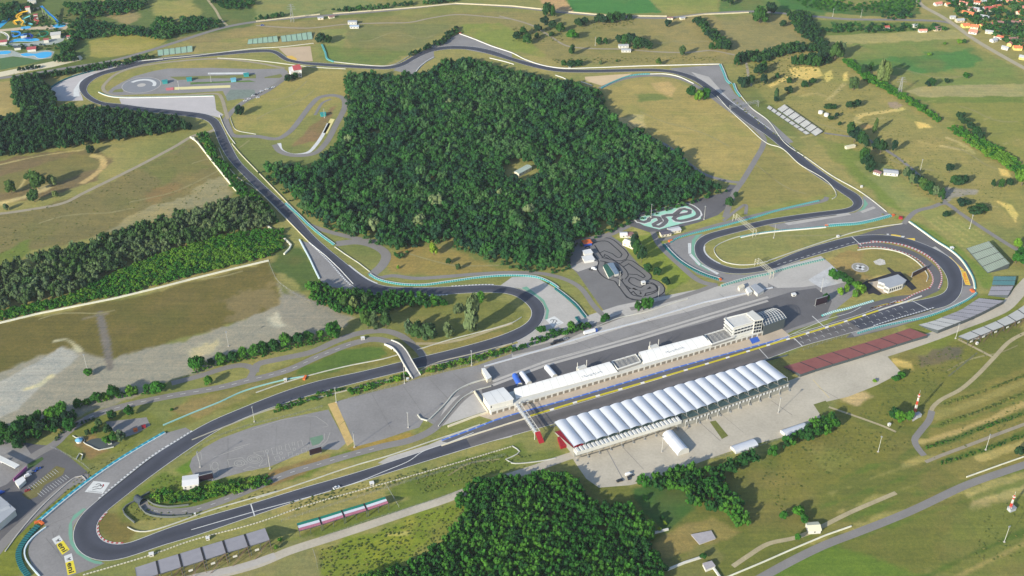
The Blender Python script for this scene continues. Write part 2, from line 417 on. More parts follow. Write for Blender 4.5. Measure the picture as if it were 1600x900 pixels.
A([(1470,298),(1480,293),(1525,297),(1526,304),(1490,310),(1478,318)], (150,144,140), 3)
# inside T11
A([(945,138),(1000,122),(1050,122),(1110,150),(1180,190),(1192,225),(1165,285),(1130,280),(1080,258),(1035,225),(960,200)], (158,144,92), 8)
A([(1018,130),(1045,128),(1058,138),(1048,152),(1030,142)], (186,160,112), 5)
A([(990,146),(1040,150),(1048,154),(1000,158)], (116,126,72), 7)
A([(962,190),(1000,180),(1005,198),(980,200)], (188,168,124), 9)
for i in range(9):
    x, y = rnd.uniform(1000, 1150), rnd.uniform(150, 270)
    S([(x, y), (x+rnd.uniform(10, 40), y+rnd.uniform(-3, 12))], rnd.uniform(3, 8), rnd.choice([(172,152,104), (176,160,108), (140,136,80)]), 8, 1, .6)
A([(1160,285),(1195,228),(1225,245),(1292,290),(1290,305),(1150,336)], (140,132,82), 6)
A([(1105,372),(1250,352),(1390,345),(1400,350),(1250,390),(1130,402),(1105,392)], (134,134,84), 6)
A([(1140,330),(1320,300),(1345,320),(1150,352)], (132,136,76), 5, 1, .8)
A([(1295,408),(1310,395),(1400,380),(1440,395),(1460,420),(1455,450),(1420,462),(1350,455),(1310,425)], (150,128,84), 5)
A([(1340,385),(1410,384),(1440,405),(1430,425),(1345,432)], (136,130,78), 8)
A([(1352,437),(1392,428),(1405,436),(1350,446)], (196,168,120), 4)
A([(990,358),(1012,356),(1028,372),(1087,432),(1042,458),(1012,428),(985,397),(955,376)], (126,138,60), 4)
A([(1030,440),(1045,450),(1035,458)], (176,160,100), 3)
A([(1120,330),(1138,340),(1090,352),(1060,366),(1040,362)], (146,146,82), 3)
A([(960,372),(1000,356),(1010,366),(985,374)], (170,160,100), 5, 1, .7)
# left fields
A([(-40,258),(60,238),(150,232),(172,252),(150,282),(60,312),(-40,322)], (122,106,80), 6)
A([(-40,285),(120,240),(152,252),(150,264),(60,292),(-40,310)], (118,116,70), 8, 1, .8)
S([(-20,262),(60,244),(130,234)], 3, (176,160,118)); S([(145,243),(158,246),(162,258),(150,272),(130,285)], 7, (186,160,116))
S([(0,318),(45,305),(75,292)], 10, (186,170,132), 5); S([(30,295),(36,285),(42,276)], 4, (170,160,120))
A([(-40,340),(40,330),(130,305),(225,258),(300,218),(366,296),(362,312),(150,370),(-40,412)], (122,114,78), 5)
A([(215,262),(290,228),(320,262),(250,290)], (110,116,66), 14, 1, .7)
A([(230,300),(275,285),(290,300),(240,318)], (136,112,78), 10, 1, .8)
A([(140,374),(200,342),(240,322),(300,300),(345,272),(368,300),(355,312),(250,342)], (150,144,120), 6, 1.5, .75)
A([(0,395),(40,378),(50,390),(40,405),(-20,420)], (108,122,60), 6)
A([(-40,515),(200,467),(420,408),(432,424),(445,478),(330,518),(230,545),(160,565),(95,548),(-40,620)], (106,98,56), 5)
A([(360,470),(430,430),(445,480),(380,500),(350,510)], (132,118,88), 12, 1.5, .8)
A([(-40,600),(60,556),(98,541),(130,552),(175,562),(235,545),(330,517),(400,492),(440,478),(500,480),(556,494),(540,512),(480,524),(410,548),(330,575),(280,590),(180,630),(90,660),(-40,676)], (150,145,138), 5)
A([(-40,618),(60,565),(95,541),(125,556),(80,590),(30,640),(-40,668)], (166,164,166), 3)
S([(155,490),(165,530),(172,575)], 8, (118,112,112), 2); S([(130,498),(165,490)], 5, (122,116,108), 3)
S([(40,608),(62,602),(80,588)], 6, (190,184,164), 3); S([(85,533),(103,530),(125,548)], 4, (186,180,158), 4)
A([(420,500),(440,490),(450,510),(430,520)], (186,180,170), 8); A([(290,545),(340,530),(345,550),(300,560)], (172,166,152), 10)
A([(432,440),(460,455),(530,488),(552,498),(540,510),(480,522),(442,505)], (146,140,134), 4)
A([(420,408),(440,440),(460,462),(440,462),(432,424)], (112,116,72), 4)
A([(430,380),(500,400),(520,440),(470,455),(430,420)], (84,102,54), 6)
# middle
A([(600,400),(640,385),(700,385),(800,425),(700,430),(610,428)], (146,128,78), 5)
A([(350,210),(385,165),(430,135),(465,108),(535,108),(542,152),(500,170),(440,212),(380,208)], (152,142,88), 5)
A([(160,110),(330,92),(440,92),(460,106),(400,108),(200,130),(170,150)], (140,136,84), 5)
A([(132,140),(150,125),(200,112),(165,130),(158,145),(170,155),(150,158)], (134,136,76), 4)
A([(600,470),(760,460),(800,470),(826,490),(815,515),(700,545),(640,550),(600,520)], (120,122,68), 6)
A([(455,230),(510,175),(525,165),(500,220)], (136,112,84), 5)
A([(650,545),(780,515),(800,525),(690,555)], (140,128,78), 4)
A([(400,590),(560,525),(620,545),(640,560),(400,625),(300,660),(260,665),(300,620)], (124,120,66), 5)
A([(455,588),(530,545),(600,540),(612,556),(520,580)], (88,112,52), 5)
A([(270,640),(300,625),(400,600),(450,590),(420,605),(310,655)], (142,126,84), 5)
A([(60,710),(130,655),(240,640),(255,665),(200,700),(150,725),(120,720)], (112,118,60), 5)
A([(110,690),(150,675),(170,705),(140,715)], (136,112,78), 4)
A([(0,830),(60,800),(150,740),(210,690),(130,760),(70,810),(40,840),(30,900),(-10,910)], (116,122,50), 4)
A([(150,820),(165,800),(190,805),(215,830),(205,850),(175,848)], (116,106,60), 3)
A([(180,795),(250,735),(290,745),(430,740),(520,705),(640,690),(500,735),(300,800),(230,815),(190,815)], (104,120,52), 4)
A([(425,735),(520,705),(515,722),(425,760),(350,778)], (136,112,76), 3)
A([(270,735),(300,720),(310,730),(290,745)], (100,128,46), 4)
A([(530,700),(560,695),(640,675),(645,683),(560,706)], (156,132,66), 3)
A([(430,845),(560,800),(640,775),(600,770),(740,710),(810,695),(830,715),(740,760),(700,780),(560,830),(450,850)], (108,122,58), 5)
A([(600,770),(700,725),(800,700),(800,735),(700,765),(620,785)], (104,118,52), 5)
A([(495,860),(700,785),(735,790),(690,850),(600,905),(490,905)], (118,132,48), 8)
A([(560,850),(640,822),(650,850),(580,880)], (136,142,52), 12)
S([(605,835),(640,833)], 3, (190,180,110), 3); S([(630,888),(660,870)], 3, (170,156,90), 3)
A([(300,880),(495,830),(495,905),(280,905)], (134,130,92), 6)
# lower right
A([(880,740),(1000,760),(1240,690),(1330,620),(1420,570),(1600,480),(1640,900),(880,905)], (108,112,56), 8)
A([(1020,850),(1060,825),(1110,805),(1160,832),(1130,845),(1040,875)], (142,126,80), 4)
A([(985,762),(1060,755),(1090,795),(1040,830),(1000,805)], (66,100,50), 5)
A([(1380,560),(1480,520),(1560,560),(1480,610),(1440,670),(1340,650),(1300,640)], (116,116,56), 8)
A([(1440,545),(1510,540),(1500,560),(1440,570)], (104,98,84), 5)
A([(1388,556),(1420,568),(1425,578),(1400,570)], (190,164,96), 4); A([(1310,620),(1350,610),(1366,620),(1340,635),(1320,630)], (186,162,124), 4)
A([(1300,650),(1420,680),(1430,710),(1300,760),(1200,790),(1220,700)], (118,116,58), 8)
A([(1250,690),(1310,700),(1340,720),(1290,740)], (128,126,66), 4)
for i in range(9): S([(1253+i*6.5, 698-i*2.6), (1292+i*6.5, 728-i*2.6)], 1.1, (92,100,48), .8, .3, .7)
A([(1450,640),(1620,560),(1640,720),(1500,750),(1440,700)], (130,122,68), 8)
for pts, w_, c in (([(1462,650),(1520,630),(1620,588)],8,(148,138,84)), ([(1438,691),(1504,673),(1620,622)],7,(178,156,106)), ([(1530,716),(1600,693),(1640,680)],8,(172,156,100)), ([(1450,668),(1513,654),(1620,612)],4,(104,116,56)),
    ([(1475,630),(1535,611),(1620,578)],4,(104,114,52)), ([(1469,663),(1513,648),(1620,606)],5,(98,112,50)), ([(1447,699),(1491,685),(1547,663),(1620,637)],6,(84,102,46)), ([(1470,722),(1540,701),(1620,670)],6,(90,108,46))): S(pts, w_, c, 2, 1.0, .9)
A([(1510,770),(1600,745),(1600,790),(1520,800)], (178,160,116), 8, 1.5, .8)
A([(1240,860),(1300,850),(1450,905),(1200,905)], (98,120,48), 5)
A([(1500,800),(1620,770),(1620,905),(1450,905)], (112,118,60), 8)
for k in range(7): S([(1230+k*14, 880-k*22), (1420+k*8, 812-k*20), (1640, 740-k*9)][:2+(k < 3)], 3.5, ((90,112,46), (156,146,92))[k % 2], 3, 1.4, .75)
S([(1488,905),(1620,840)], 4, (150,138,86), 3); S([(1440,905),(1500,875),(1620,822)], 5, (84,104,44), 3)
A([(1030,880),(1110,850),(1140,870),(1100,905),(1040,905)], (120,118,72), 5)
A([(870,700),(890,715),(800,730),(800,715)], (112,122,64), 4)
A([(1300,565),(1180,585),(1290,520),(1420,510)], (124,120,70), 5)
A([(1420,500),(1600,440),(1600,500),(1440,552),(1400,545)], (116,124,56), 5)
A([(1280,825),(1300,812),(1330,820),(1300,850)], (120,120,64), 5)

def base_colour():
    n = len(gx); col = np.empty((n, 3)); b = np.array(lin(BASE)); g = np.array(lin((96, 112, 62))); t = np.array(lin((160, 144, 98)))
    m1 = np.clip((fbm(gx, gy, 180, 3)-.5)*3, -1, 1)[:, None]
    return np.where(m1 > 0, b*(1-m1*.7)+g*m1*.7, b*(1+m1*.6)-t*m1*.6)
col = base_colour()
w1 = (fbm(gx, gy, 22, 21)-.5)*2; w2 = (fbm(gx, gy, 7, 31)-.5)*2
for p in PATCH:
    P = WP(p[1]); soft = p[3]; w = p[6] if p[0] == 'r' else 0
    x0 = min(q.x for q in P)-soft*3-w-10; x1 = max(q.x for q in P)+soft*3+w+10; y0 = min(q.y for q in P)-soft*3-w-10; y1 = max(q.y for q in P)+soft*3+w+10
    idx = np.nonzero((gx > x0) & (gx < x1) & (gy > y0) & (gy < y1))[0]
    if not len(idx): continue
    X, Y = gx[idx], gy[idx]
    d = inside_dist(X, Y, P) if p[0] == 'p' else w/2-line_dist(X, Y, smooth_pts(P, False, 8) if len(P) > 2 else P)
    d = d+(w1[idx]*soft*1.3+w2[idx]*soft*.5)*p[4]
    m = np.clip(d/soft+.5, 0, 1); m = (m*m*(3-2*m)*p[5])[:, None]
    c = np.array(lin(p[2]))
    col[idx] = col[idx]*(1-m)+c*m
# natural mottling: drier and greener patches
dry = np.clip((fbm(gx, gy, 45, 51)-.50)*4, 0, 1)[:, None]*.38; grn = np.clip((fbm(gx, gy, 60, 61)-.53)*4, 0, 1)[:, None]*.30
lum = col.mean(1)[:, None]
gry = (np.ptp(col, axis=1)/(lum[:, 0]+1e-6) > .25)[:, None]
col = np.where(gry, col*(1-dry)+np.array(lin((168, 148, 98)))*dry*(lum/.2), col)
col = np.where(gry, col*(1-grn)+np.array(lin((104, 122, 62)))*grn*(lum/.19), col)
col = np.clip(col*ALB*np.array([1.13, 1.11, .99]), 0, .9)
ny, nx = GX.shape
me = bpy.data.meshes.new("ground"); nv = nx*ny
me.vertices.add(nv); co = np.zeros((nv, 3), np.float32); co[:, 0] = gx; co[:, 1] = gy; me.vertices.foreach_set("co", co.ravel())
ii = (np.arange(ny-1)[:, None]*nx+np.arange(nx-1)[None, :]).ravel(); q = np.stack([ii, ii+1, ii+nx+1, ii+nx], 1).astype(np.int32)
me.loops.add(q.size); me.polygons.add(len(q)); me.loops.foreach_set("vertex_index", q.ravel())
me.polygons.foreach_set("loop_start", np.arange(len(q), dtype=np.int32)*4)
me.polygons.foreach_set("loop_total", np.full(len(q), 4, np.int32))
ca = me.color_attributes.new("Col", 'FLOAT_COLOR', 'POINT'); cc = np.ones((nv, 4), np.float32); cc[:, :3] = col; ca.data.foreach_set("color", cc.ravel())
me.materials.append(attr_mat("grassland", [(14, (.86, .90, .92), (1.14, 1.10, 1.04)), (3.0, (.80, .86, .86), (1.20, 1.15, 1.08)), (1.0, (.80, .84, .84), (1.2, 1.18, 1.12))], mow=True))
me.update(calc_edges=True); me.validate()
ground = bpy.data.objects.new("ground", me); C.objects.link(ground); ground["kind"] = "structure"
# ------------------------------------------------------------ paved areas
def T(s, ox, oy, k=4.0): # "x,y x,y" in an enlarged tile -> picture pixels
    return [(ox+float(a.split(',')[0])/k, oy+float(a.split(',')[1])/k) for a in s.split()]
poly("runoff_asphalt", [(258,677),(290,668),(303,676),(275,690),(237,714),(195,747),(150,784),(127,804),(115,822),(113,841),(121,860),(140,873),(164,880),(140,890),(100,903),(66,903),(50,885),(44,865),(46,848),(56,832),(72,822),(62,815),(100,783),(160,733),(200,706)], ASPH, .03)
poly("runoff_green", T("450,560 540,480 520,478 460,520 430,580 428,640 440,700 480,760 540,800 590,822 632,826 640,812 580,800 500,755 455,680", 0, 675), GREENP, .05)
poly("car_park", [(-30,715),(0,703),(30,689),(52,694),(85,697),(110,715),(141,741),(138,748),(120,752),(90,780),(60,806),(30,836),(-30,880)], ASPH_D, .02)
poly("gate_plaza", [(-20,668),(0,668),(22,692),(34,688),(50,712),(40,730),(10,757),(-20,770)], ASPH, .03)
poly("car_park_island", [(34,773),(60,752),(88,728),(102,732),(98,742),(70,758),(58,776),(45,781)], mat("island_grass", (118, 112, 66), .95, (6, .15), (1.5, .15)), .05)
poly("car_park_island", T("240,480 370,415 385,435 300,500 250,520", 0, 640, 5.625), mat("island_lawn", (70, 96, 46), .95, (6, .15), (1.5, .15)), .05)
poly("marked_lot", [(300,716),(318,700),(345,685),(395,667),(440,655),(513,640),(541,692),(528,703),(502,702),(480,705),(422,729),(387,736),(350,746),(333,752),(314,749),(302,742),(296,728)], ASPH, .03)
poly("overflow_lot", [(523,628),(560,618),(620,603),(645,594),(700,580),(745,571),(800,552),(812,560),(770,580),(752,598),(740,610),(700,640),(680,665),(663,655),(655,668),(641,672),(600,686),(556,698),(540,660)], ASPH, .03)
poly("sand_divider", T("448,725 500,712 552,830 515,865", 400, 450), mat("sand_strip", (206, 176, 112), .95, (5, .12), (1.2, .1)), .05)
poly("sand_divider", T("515,865 552,835 610,960 570,990", 400, 450), mat("sand_strip", (0, 0, 0)), .05)
poly("paddock", [(752,598),(770,580),(812,556),(860,540),(930,513),(955,499),(1010,488),(1090,463),(1140,446),(1190,433),(1240,418),(1290,405),(1300,422),(1330,436),(1345,452),(1310,480),(1292,500),(1240,516),(1200,538),(800,648),(770,658),(745,640),(742,618)], ASPH, .025)
poly("parking_terrace", T("0,355 60,340 420,190 660,110 1100,20 1400,-30 1500,-60 1600,-90 1600,-5 1480,38 1100,148 700,245 400,345 0,440", 800, 450), CONC, .045)
poly("paddock_lane", [(752,606),(800,590),(852,572),(960,541),(1105,503),(1135,492),(1165,478),(1240,455),(1275,450),(1300,470),(1290,495),(1240,512),(1180,535),(800,640),(760,645)], ASPH_D, .05)
for y0 in (0, 6):
    ribbon("paved_strip", [(770, 602-y0), (852, 571-y0), (1000, 530-y0), (1105, 498-y0), (1200, 470-y0)], 3.2, CONC, .07, smooth=False)
poly("paddock_slab", T("0,790 330,700 380,740 500,850 220,895 60,900 0,870", 1200, 225), CONC, .08)
poly("paddock_slab", T("250,850 400,760 500,860 330,900", 1200, 225), mat("slab_light", (196, 196, 196), .9, (8, .12), (2, .08)), .10)
poly("service_bay", T("1100,905 1210,690 1360,645 1440,690 1450,765 1140,870", 400, 450), CONC, .04)
poly("pit_apron", [(748,650),(800,634),(1110,540),(1215,508),(1235,525),(1200,536),(1050,577),(900,621),(800,648),(772,657)], CONC_T, .07)
poly("pit_lane", [(690,690),(740,668),(800,648),(900,621),(1050,577),(1200,536),(1290,508),(1335,480),(1345,475),(1417,463),(1417,474),(1340,497),(1240,527),(1200,540),(1000,601),(832,651),(760,672),(700,692)], ASPH_D, .09)
poly("pit_exit_apron", T("1600,-10 1600,30 1400,75 1240,130 1000,165 800,200 760,195 830,155 1080,80 1240,10 1440,-60 1500,-50", 400, 675), CONC, .06)
ribbon("blue_line", [(690,688),(740,670),(772,657),(800,648),(900,620.5),(1050,576),(1200,535.5),(1232,526)], 1.9, BLUEL, .12, smooth=False)
poly("painted_panel", T("445,545 520,530 550,580 480,605", 1090, 430, 5.625), BLUE, .13)
poly("runoff_concrete", [(782,446),(800,433),(835,432),(865,449),(890,471),(916,497),(905,506),(880,517),(845,530),(815,541),(806,532),(838,515),(850,497),(853,482),(845,468),(827,456),(810,450)], CONC, .03)
poly("runoff_green", T("60,0 120,35 190,85 215,140 205,195 222,200 232,140 200,75 130,20 90,-10", 800, 450), GREENP, .05)
poly("runoff_pale", [(186,154),(250,152),(335,149),(338,172),(349,179),(343,184),(325,179),(275,173),(225,168),(190,163)], mat("pale_runoff", (196, 190, 188), .9, (20, .06), (2, .04)), .03)
poly("runoff_pale", [(60,153),(90,130),(115,117),(140,110),(150,111),(182,100),(255,91),(222,95),(187,103),(153,114),(137,121),(125,129),(123,140),(128,150),(130,157),(95,158)], mat("pale_runoff", (0, 0, 0)), .03)
poly("white_band", T("600,465 520,505 490,560 498,602 458,606 460,560 500,505 575,462", 0, 0), WHITE, .06)
poly("gravel_trap", T("140,300 340,288 355,382 240,382 180,340", 400, 0), mat("gravel_brown", (202, 178, 148), .95, (18, .06), (2, .05)), .03)
poly("painted_panel", T("190,350 225,348 258,368 250,378 200,370", 400, 0), mat("gold_paint", (228, 186, 80), .7), .06)
poly("runoff_asphalt", T("860,440 985,468 1060,392 1115,362 1110,318 1000,345 900,400", 400, 0), ASPH, .03)
poly("runoff_asphalt", T("1050,300 1270,210 1600,330 1600,372 1450,320 1200,288", 400, 0)+[(850,101),(800,90),(765,80),(735,73),(700,72),(665,78)], ASPH, .03)
poly("gravel_trap", T("455,480 750,460 690,492 560,535 460,505", 800, 0), GRAVEL, .03)
poly("runoff_asphalt", [(1045,107),(1125,101),(1136,127),(1148,146),(1160,157),(1202,188),(1240,222),(1232,224),(1195,196),(1175,183),(1150,165),(1115,139),(1093,124),(1075,116)], ASPH, .03)
poly("runoff_concrete", T("1120,450 1230,480 1330,590 1380,640 1300,590 1200,520", 800, 0), CONC, .05)
poly("runoff_asphalt", [(1348,306),(1356,308),(1393,337),(1350,347),(1290,353),(1225,361),(1200,352),(1262,342),(1303,336),(1336,332),(1349,324)], ASPH, .03)
poly("painted_panel", T("575,420 660,390 675,400 590,432", 1200, 225), CONC, .06)
poly("painted_panel", T("100,493 500,430 520,442 130,508", 1200, 225), CONC, .06)
poly("runoff_green", T("600,340 625,375 600,410 560,425 580,410 600,380", 1200, 225), GREENP, .06)
poly("runoff_asphalt", [(1035,383),(1045,378),(1085,367),(1100,366),(1088,375),(1084,387),(1088,400),(1096,411),(1113,421),(1137,428),(1165,429),(1200,423),(1250,407),(1248,416),(1200,433),(1150,445),(1125,440),(1090,429),(1060,406),(1042,391)], ASPH, .03)
poly("runoff_green", T("1190,560 1150,600 1137,650 1145,700 1180,745 1250,790 1230,795 1150,750 1120,690 1125,600 1150,570", 800, 225), GREENP, .05)
poly("runoff_asphalt", [(1340,368),(1378,366),(1412,371),(1440,380),(1465,391),(1484,402),(1500,420),(1505,447),(1500,463),(1482,478),(1453,486),(1380,507),(1330,520),(1322,528),(1335,527),(1400,511),(1450,496),(1500,477),(1527,462),(1524,445),(1520,425),(1510,408),(1495,397),(1475,382),(1450,365),(1420,347),(1375,357)], ASPH_D, .03)
poly("runoff_pale", [(1505,447),(1500,463),(1482,478),(1453,486),(1380,507),(1330,520),(1335,526),(1400,510),(1450,495),(1500,476),(1526,461),(1524,447)], ASPH, .05)
poly("painted_panel", T("1020,650 1045,640 1140,710 1120,725", 1200, 225), CONC, .06)
poly("go_kart_paddock", [(865,395),(883,380),(905,374),(951,366),(972,380),(985,398),(1012,430),(1038,453),(1040,463),(1020,475),(985,483),(967,487),(950,499),(930,500),(945,488),(925,460),(902,427),(886,412)], KARTP, .03)
poly("go_kart_paddock", T("60,380 240,300 330,350 130,420", 880, 350, 5.625), CONC, .05)
poly("mini_kart_lot", [(983,343),(1000,334),(1050,322),(1085,312),(1130,301),(1140,288),(1152,290),(1138,322),(1122,336),(1090,348),(1040,361),(1015,363),(985,353)], ASPH_D, .03)
poly("driving_centre", [(166,146),(176,137),(190,129),(210,119),(240,111),(262,107),(330,106),(400,108),(443,107),(450,112),(445,120),(415,140),(385,155),(372,154),(352,150),(348,142),(300,145),(230,147),(180,149)], ASPH, .02)
LAWN = mat("track_lawn", (124, 128, 74), .95, (9, .14), (1.8, .12))
poly("grass_island", T("1060,480 1440,470 1600,465 1600,490 1330,490 1110,500", 0, 0), LAWN, .05)
poly("grass_island", T("1190,515 1560,502 1600,512 1440,515 1190,528", 0, 0), mat("track_green", (98, 126, 62), .95, (9, .14), (1.8, .12)), .05)
poly("grass_island", T("600,455 880,400 920,440 870,470 600,475", 360, 80, 11.25), LAWN, .05)
poly("grass_island", T("720,560 770,552 770,575 700,578", 0, 0), LAWN, .05)
poly("gravel_lot", T("1440,560 1590,560 1600,600 1420,630 1410,600", 0, 0), mat("gravel_grey", (126, 138, 128), .95, (4, .18), (1, .12)), .05)
poly("painted_strip", T("1035,550 1090,545 1090,562 1040,566", 0, 0), mat("pink_paint", (214, 120, 120), .7), .07)
poly("painted_strip", T("1085,545 1440,532 1440,548 1085,562", 0, 0), mat("cream_paint", (232, 220, 160), .7), .07)
poly("painted_strip", T("1300,455 1545,452 1545,463 1300,465", 0, 0), WHITE, .07)
poly("painted_strip", T("465,742 492,745 445,835 420,830", 400, 0), mat("pale_yellow_paint", (236, 222, 150), .7), .09)
poly("runoff_asphalt", [(484,380),(510,402),(530,421),(553,446),(548,453),(515,448),(500,438),(490,418),(470,376)], ASPH, .03)
poly("garden_yard", [(165,659),(229,652),(235,665),(214,677),(196,683),(171,671)], ASPH, .03)
# concrete lot and road under the main stand
poly("concrete_lot", [(892,712),(920,700),(960,690),(1045,663),(1100,648),(1170,625),(1225,598),(1262,583),(1382,552),(1409,582),(1370,602),(1325,620),(1290,628),(1280,648),(1284,655),(1232,681),(1160,699),(1110,716),(1030,747),(985,758),(936,762),(916,748),(900,725)], CONC_W, .03)
ribbon("concrete_joint", [(948,702),(973,748)], .8, ASPH, .06, smooth=False); ribbon("concrete_joint", [(1270,593),(1296,622)], .9, mat("tan_line", (214,196,150)), .06, smooth=False)
ribbon("drain_strip", T("430,155 640,95 900,5 1120,-60 1350,-150 1550,-210", 800, 675), 1.6, mat("joint_dark", (120, 118, 112), .9, (3, .3)), .06, smooth=False)
poly("grass_plot", [(1109,659),(1118,657),(1138,681),(1128,686)], mat("dry_green", (112, 118, 56), .95, (4, .15), (1, .15)), .07)
poly("grass_plot", [(1271,632),(1290,626),(1300,640),(1283,650)], mat("dry_green", (0,0,0)), .07)
# ------------------------------------------------------------ roads
RK = [0]
def road(pts, w, m=ROAD, z=.05, closed=False):
    RK[0] += 1; return ribbon("service_road", pts, w, m, .045+.003*RK[0], closed)
road([(-20,880),(12,842),(40,815),(75,783),(100,762),(120,751),(138,746)], 9)
road([(20,735),(60,708),(85,694),(105,675),(140,652),(180,638),(250,622),(350,604),(385,595),(400,592),(450,578),(500,556),(550,537),(585,530),(607,534),(622,545)], 8.5)
road([(268,599),(310,588),(360,573),(382,571),(396,578),(390,592)], 7)
road([(398,582),(402,570),(437,561),(487,550),(525,533),(560,521),(600,517),(625,524),(642,536),(655,548),(668,566)], 8)
road([(650,537),(690,536),(730,528),(775,513),(800,505)], 4, DIRT)
road([(222,784),(226,792),(240,798),(262,800),(300,797),(340,785),(400,761),(450,740),(500,725),(540,713),(600,697),(640,688),(675,672),(700,646),(720,624),(742,608),(772,596)], 8)
road([(180,912),(300,905),(400,882),(452,861),(517,840),(575,821),(637,800),(697,780),(735,765),(800,743),(838,731),(880,716),(905,708)], 8.5, CONC_W, .05)
road([(300,903),(380,885),(430,868)], 7, CONC, .055)
road([(1612,435),(1600,447),(1585,465),(1568,481),(1535,496),(1500,509),(1465,523),(1425,537),(1382,551),(1325,569),(1262,586)], 13, CONC_W, .07)
road([(1600,495),(1560,512),(1520,530),(1500,527)], 3, CONC)
road([(1620,720),(1560,740),(1510,758),(1420,800),(1340,832),(1290,851),(1240,875),(1180,908)], 7.5)
road([(1640,506),(1600,521),(1577,534),(1552,560),(1525,588),(1500,609),(1470,625),(1457,637),(1453,648)], 4, DIRT)
road([(1456,642),(1452,656),(1438,674),(1429,688),(1434,700),(1444,712)], 6)
road([(1446,722),(1470,712),(1513,696),(1560,678),(1630,652)], 3.5, mat("path_grey", (158, 148, 128), .95, (6, .1)))
road([(1145,885),(1170,868),(1200,850),(1250,838),(1330,800),(1400,770)], 4, DIRT)
road([(1295,636),(1330,648),(1385,668),(1400,675)], 2.5, DIRT); road([(1497,530),(1530,547),(1555,560)], 3, DIRT)
road([(1482,588),(1505,569),(1527,551)], 1.6, mat("olive_strip", (110, 112, 84), .95), .05)  # thin straight grey-olive strip beyond the striped mast
road([(-20,125),(50,115),(100,107),(175,95),(237,78),(275,66),(350,43),(400,34),(500,25),(600,17),(650,12),(712,6),(800,11),(875,19),(950,25),(1040,28),(1100,22),(1180,18),(1275,26),(1325,30),(1400,31),(1475,34),(1490,38)], 8)
road([(1430,-8),(1440,8),(1470,25),(1490,38),(1520,60),(1560,84),(1640,128)], 9, mat("village_lane", (176, 166, 140), .9, (10, .1)))
road([(320,-6),(337,16),(345,30),(355,40)], 4, DIRT)
road([(-20,336),(0,334),(50,327),(100,317),(130,302),(175,280),(225,255),(275,228),(303,212),(330,205),(345,195)], 5.5, mat("track_dust", (164, 154, 132), .95, (10, .08)), .05)
road([(937,138),(975,123),(1012,118),(1050,120),(1080,130),(1117,155),(1137,170),(1175,197),(1193,215),(1192,228),(1180,250),(1160,283),(1148,300),(1138,325),(1133,340)], 7)
road([(990,205),(1037,225),(1075,255),(1100,272),(1137,283),(1160,286)], 6)
road([(480,350),(500,358),(550,371),(590,378)], 7)
road([(525,381),(560,378),(587,385),(603,398),(597,415),(580,430)], 11)
road([(578,430),(592,434),(612,431),(650,435),(700,432),(750,428),(800,426),(850,428),(887,438),(907,450),(928,478),(945,495)], 6)
road([(975,492),(940,505),(900,520),(870,535),(800,552)], 7)
road([(985,483),(1010,478),(1060,465),(1100,452),(1120,444)], 6)
road([(1020,362),(1030,382),(1060,412),(1095,440),(1120,446)], 7)
road([(983,352),(950,367),(905,377),(880,388)], 8)
road([(1025,376),(1060,369),(1120,352),(1200,332),(1290,312),(1292,308)], 6)
for p in ([(780,25),(800,30),(832,40),(857,55),(887,72),(925,76),(975,77),(1025,81),(1075,82),(1112,79),(1130,82),(1148,86)],
          [(400,40),(480,44),(540,38),(600,36),(640,35),(675,28),(712,23),(750,25),(800,30)], [(1166,98),(1170,120),(1174,135)]):
    road(p, 4, mat("track_dust", (0,0,0)))
road([(1362,222),(1380,232),(1410,252),(1440,278),(1470,305),(1478,318)], 5)
road([(1412,350),(1420,340),(1432,330),(1455,324),(1477,318),(1500,333),(1525,350),(1575,382),(1610,402)], 6)
road([(1288,208),(1325,213),(1352,216),(1372,228)], 4); road([(1130,345),(1165,320),(1165,335)], 4)
road([(352,186),(357,200),(365,212),(400,213),(432,217),(450,208),(487,163),(500,152),(520,149),(535,153),(539,165),(525,195),(508,225),(490,240),(460,243),(438,237),(429,226)], 8)
road([(350,190),(365,172),(385,157),(412,145),(440,126),(452,114)], 8)
road([(445,107),(400,98),(340,92),(275,96),(212,105),(183,115),(166,129),(161,137),(168,146),(190,151),(275,150),(340,147),(346,153),(352,172),(356,186)], 5, mat("track_dust", (0,0,0)))
road([(492,180),(505,160),(517,155)], 4)
ribbon("painted_arc", T("145,-5 160,40 230,66 320,55 375,5 430,-80 455,-130", 400, 225), 5, WHITE, .09)
# car park stalls, lane dashes
SM = MB()
def dash(p, q, w=.35, z=.20, mb=SM):
    P = WP([p, q]); L_, R_ = offset_line(P, w); strip_mb(L_, R_, z, mb)
for i in range(12):
    a = T("%f,%f" % (250+i*21, 680-i*14), 0, 640, 5.625)[0]; dash(a, (a[0]+6, a[1]+5.0), .3)
    a = T("%f,%f" % (330+i*22, 735-i*14.5), 0, 640, 5.625)[0]; dash(a, (a[0]+6.5, a[1]+5.2), .3)
def dashes(pts, w, l, gap, z=.21):
    P = resample(smooth_pts(WP(pts), False, 1.0), 1.0); i = 0
    while i+int(l) < len(P):
        Q = [P[i], P[i+int(l)]]; L_, R_ = offset_line(Q, w); strip_mb(L_, R_, z, SM); i += int(l+gap)
dashes([(105,675),(140,652),(180,638),(250,622),(350,604),(385,595),(450,578),(500,556),(550,537)], .4, 5, 7)
dashes([(240,798),(262,800),(300,797),(340,785),(400,761),(450,740),(500,725),(540,713),(600,697)], .35, 4, 8)
dashes([(700,646),(720,624),(742,608)], .4, 4, 5)
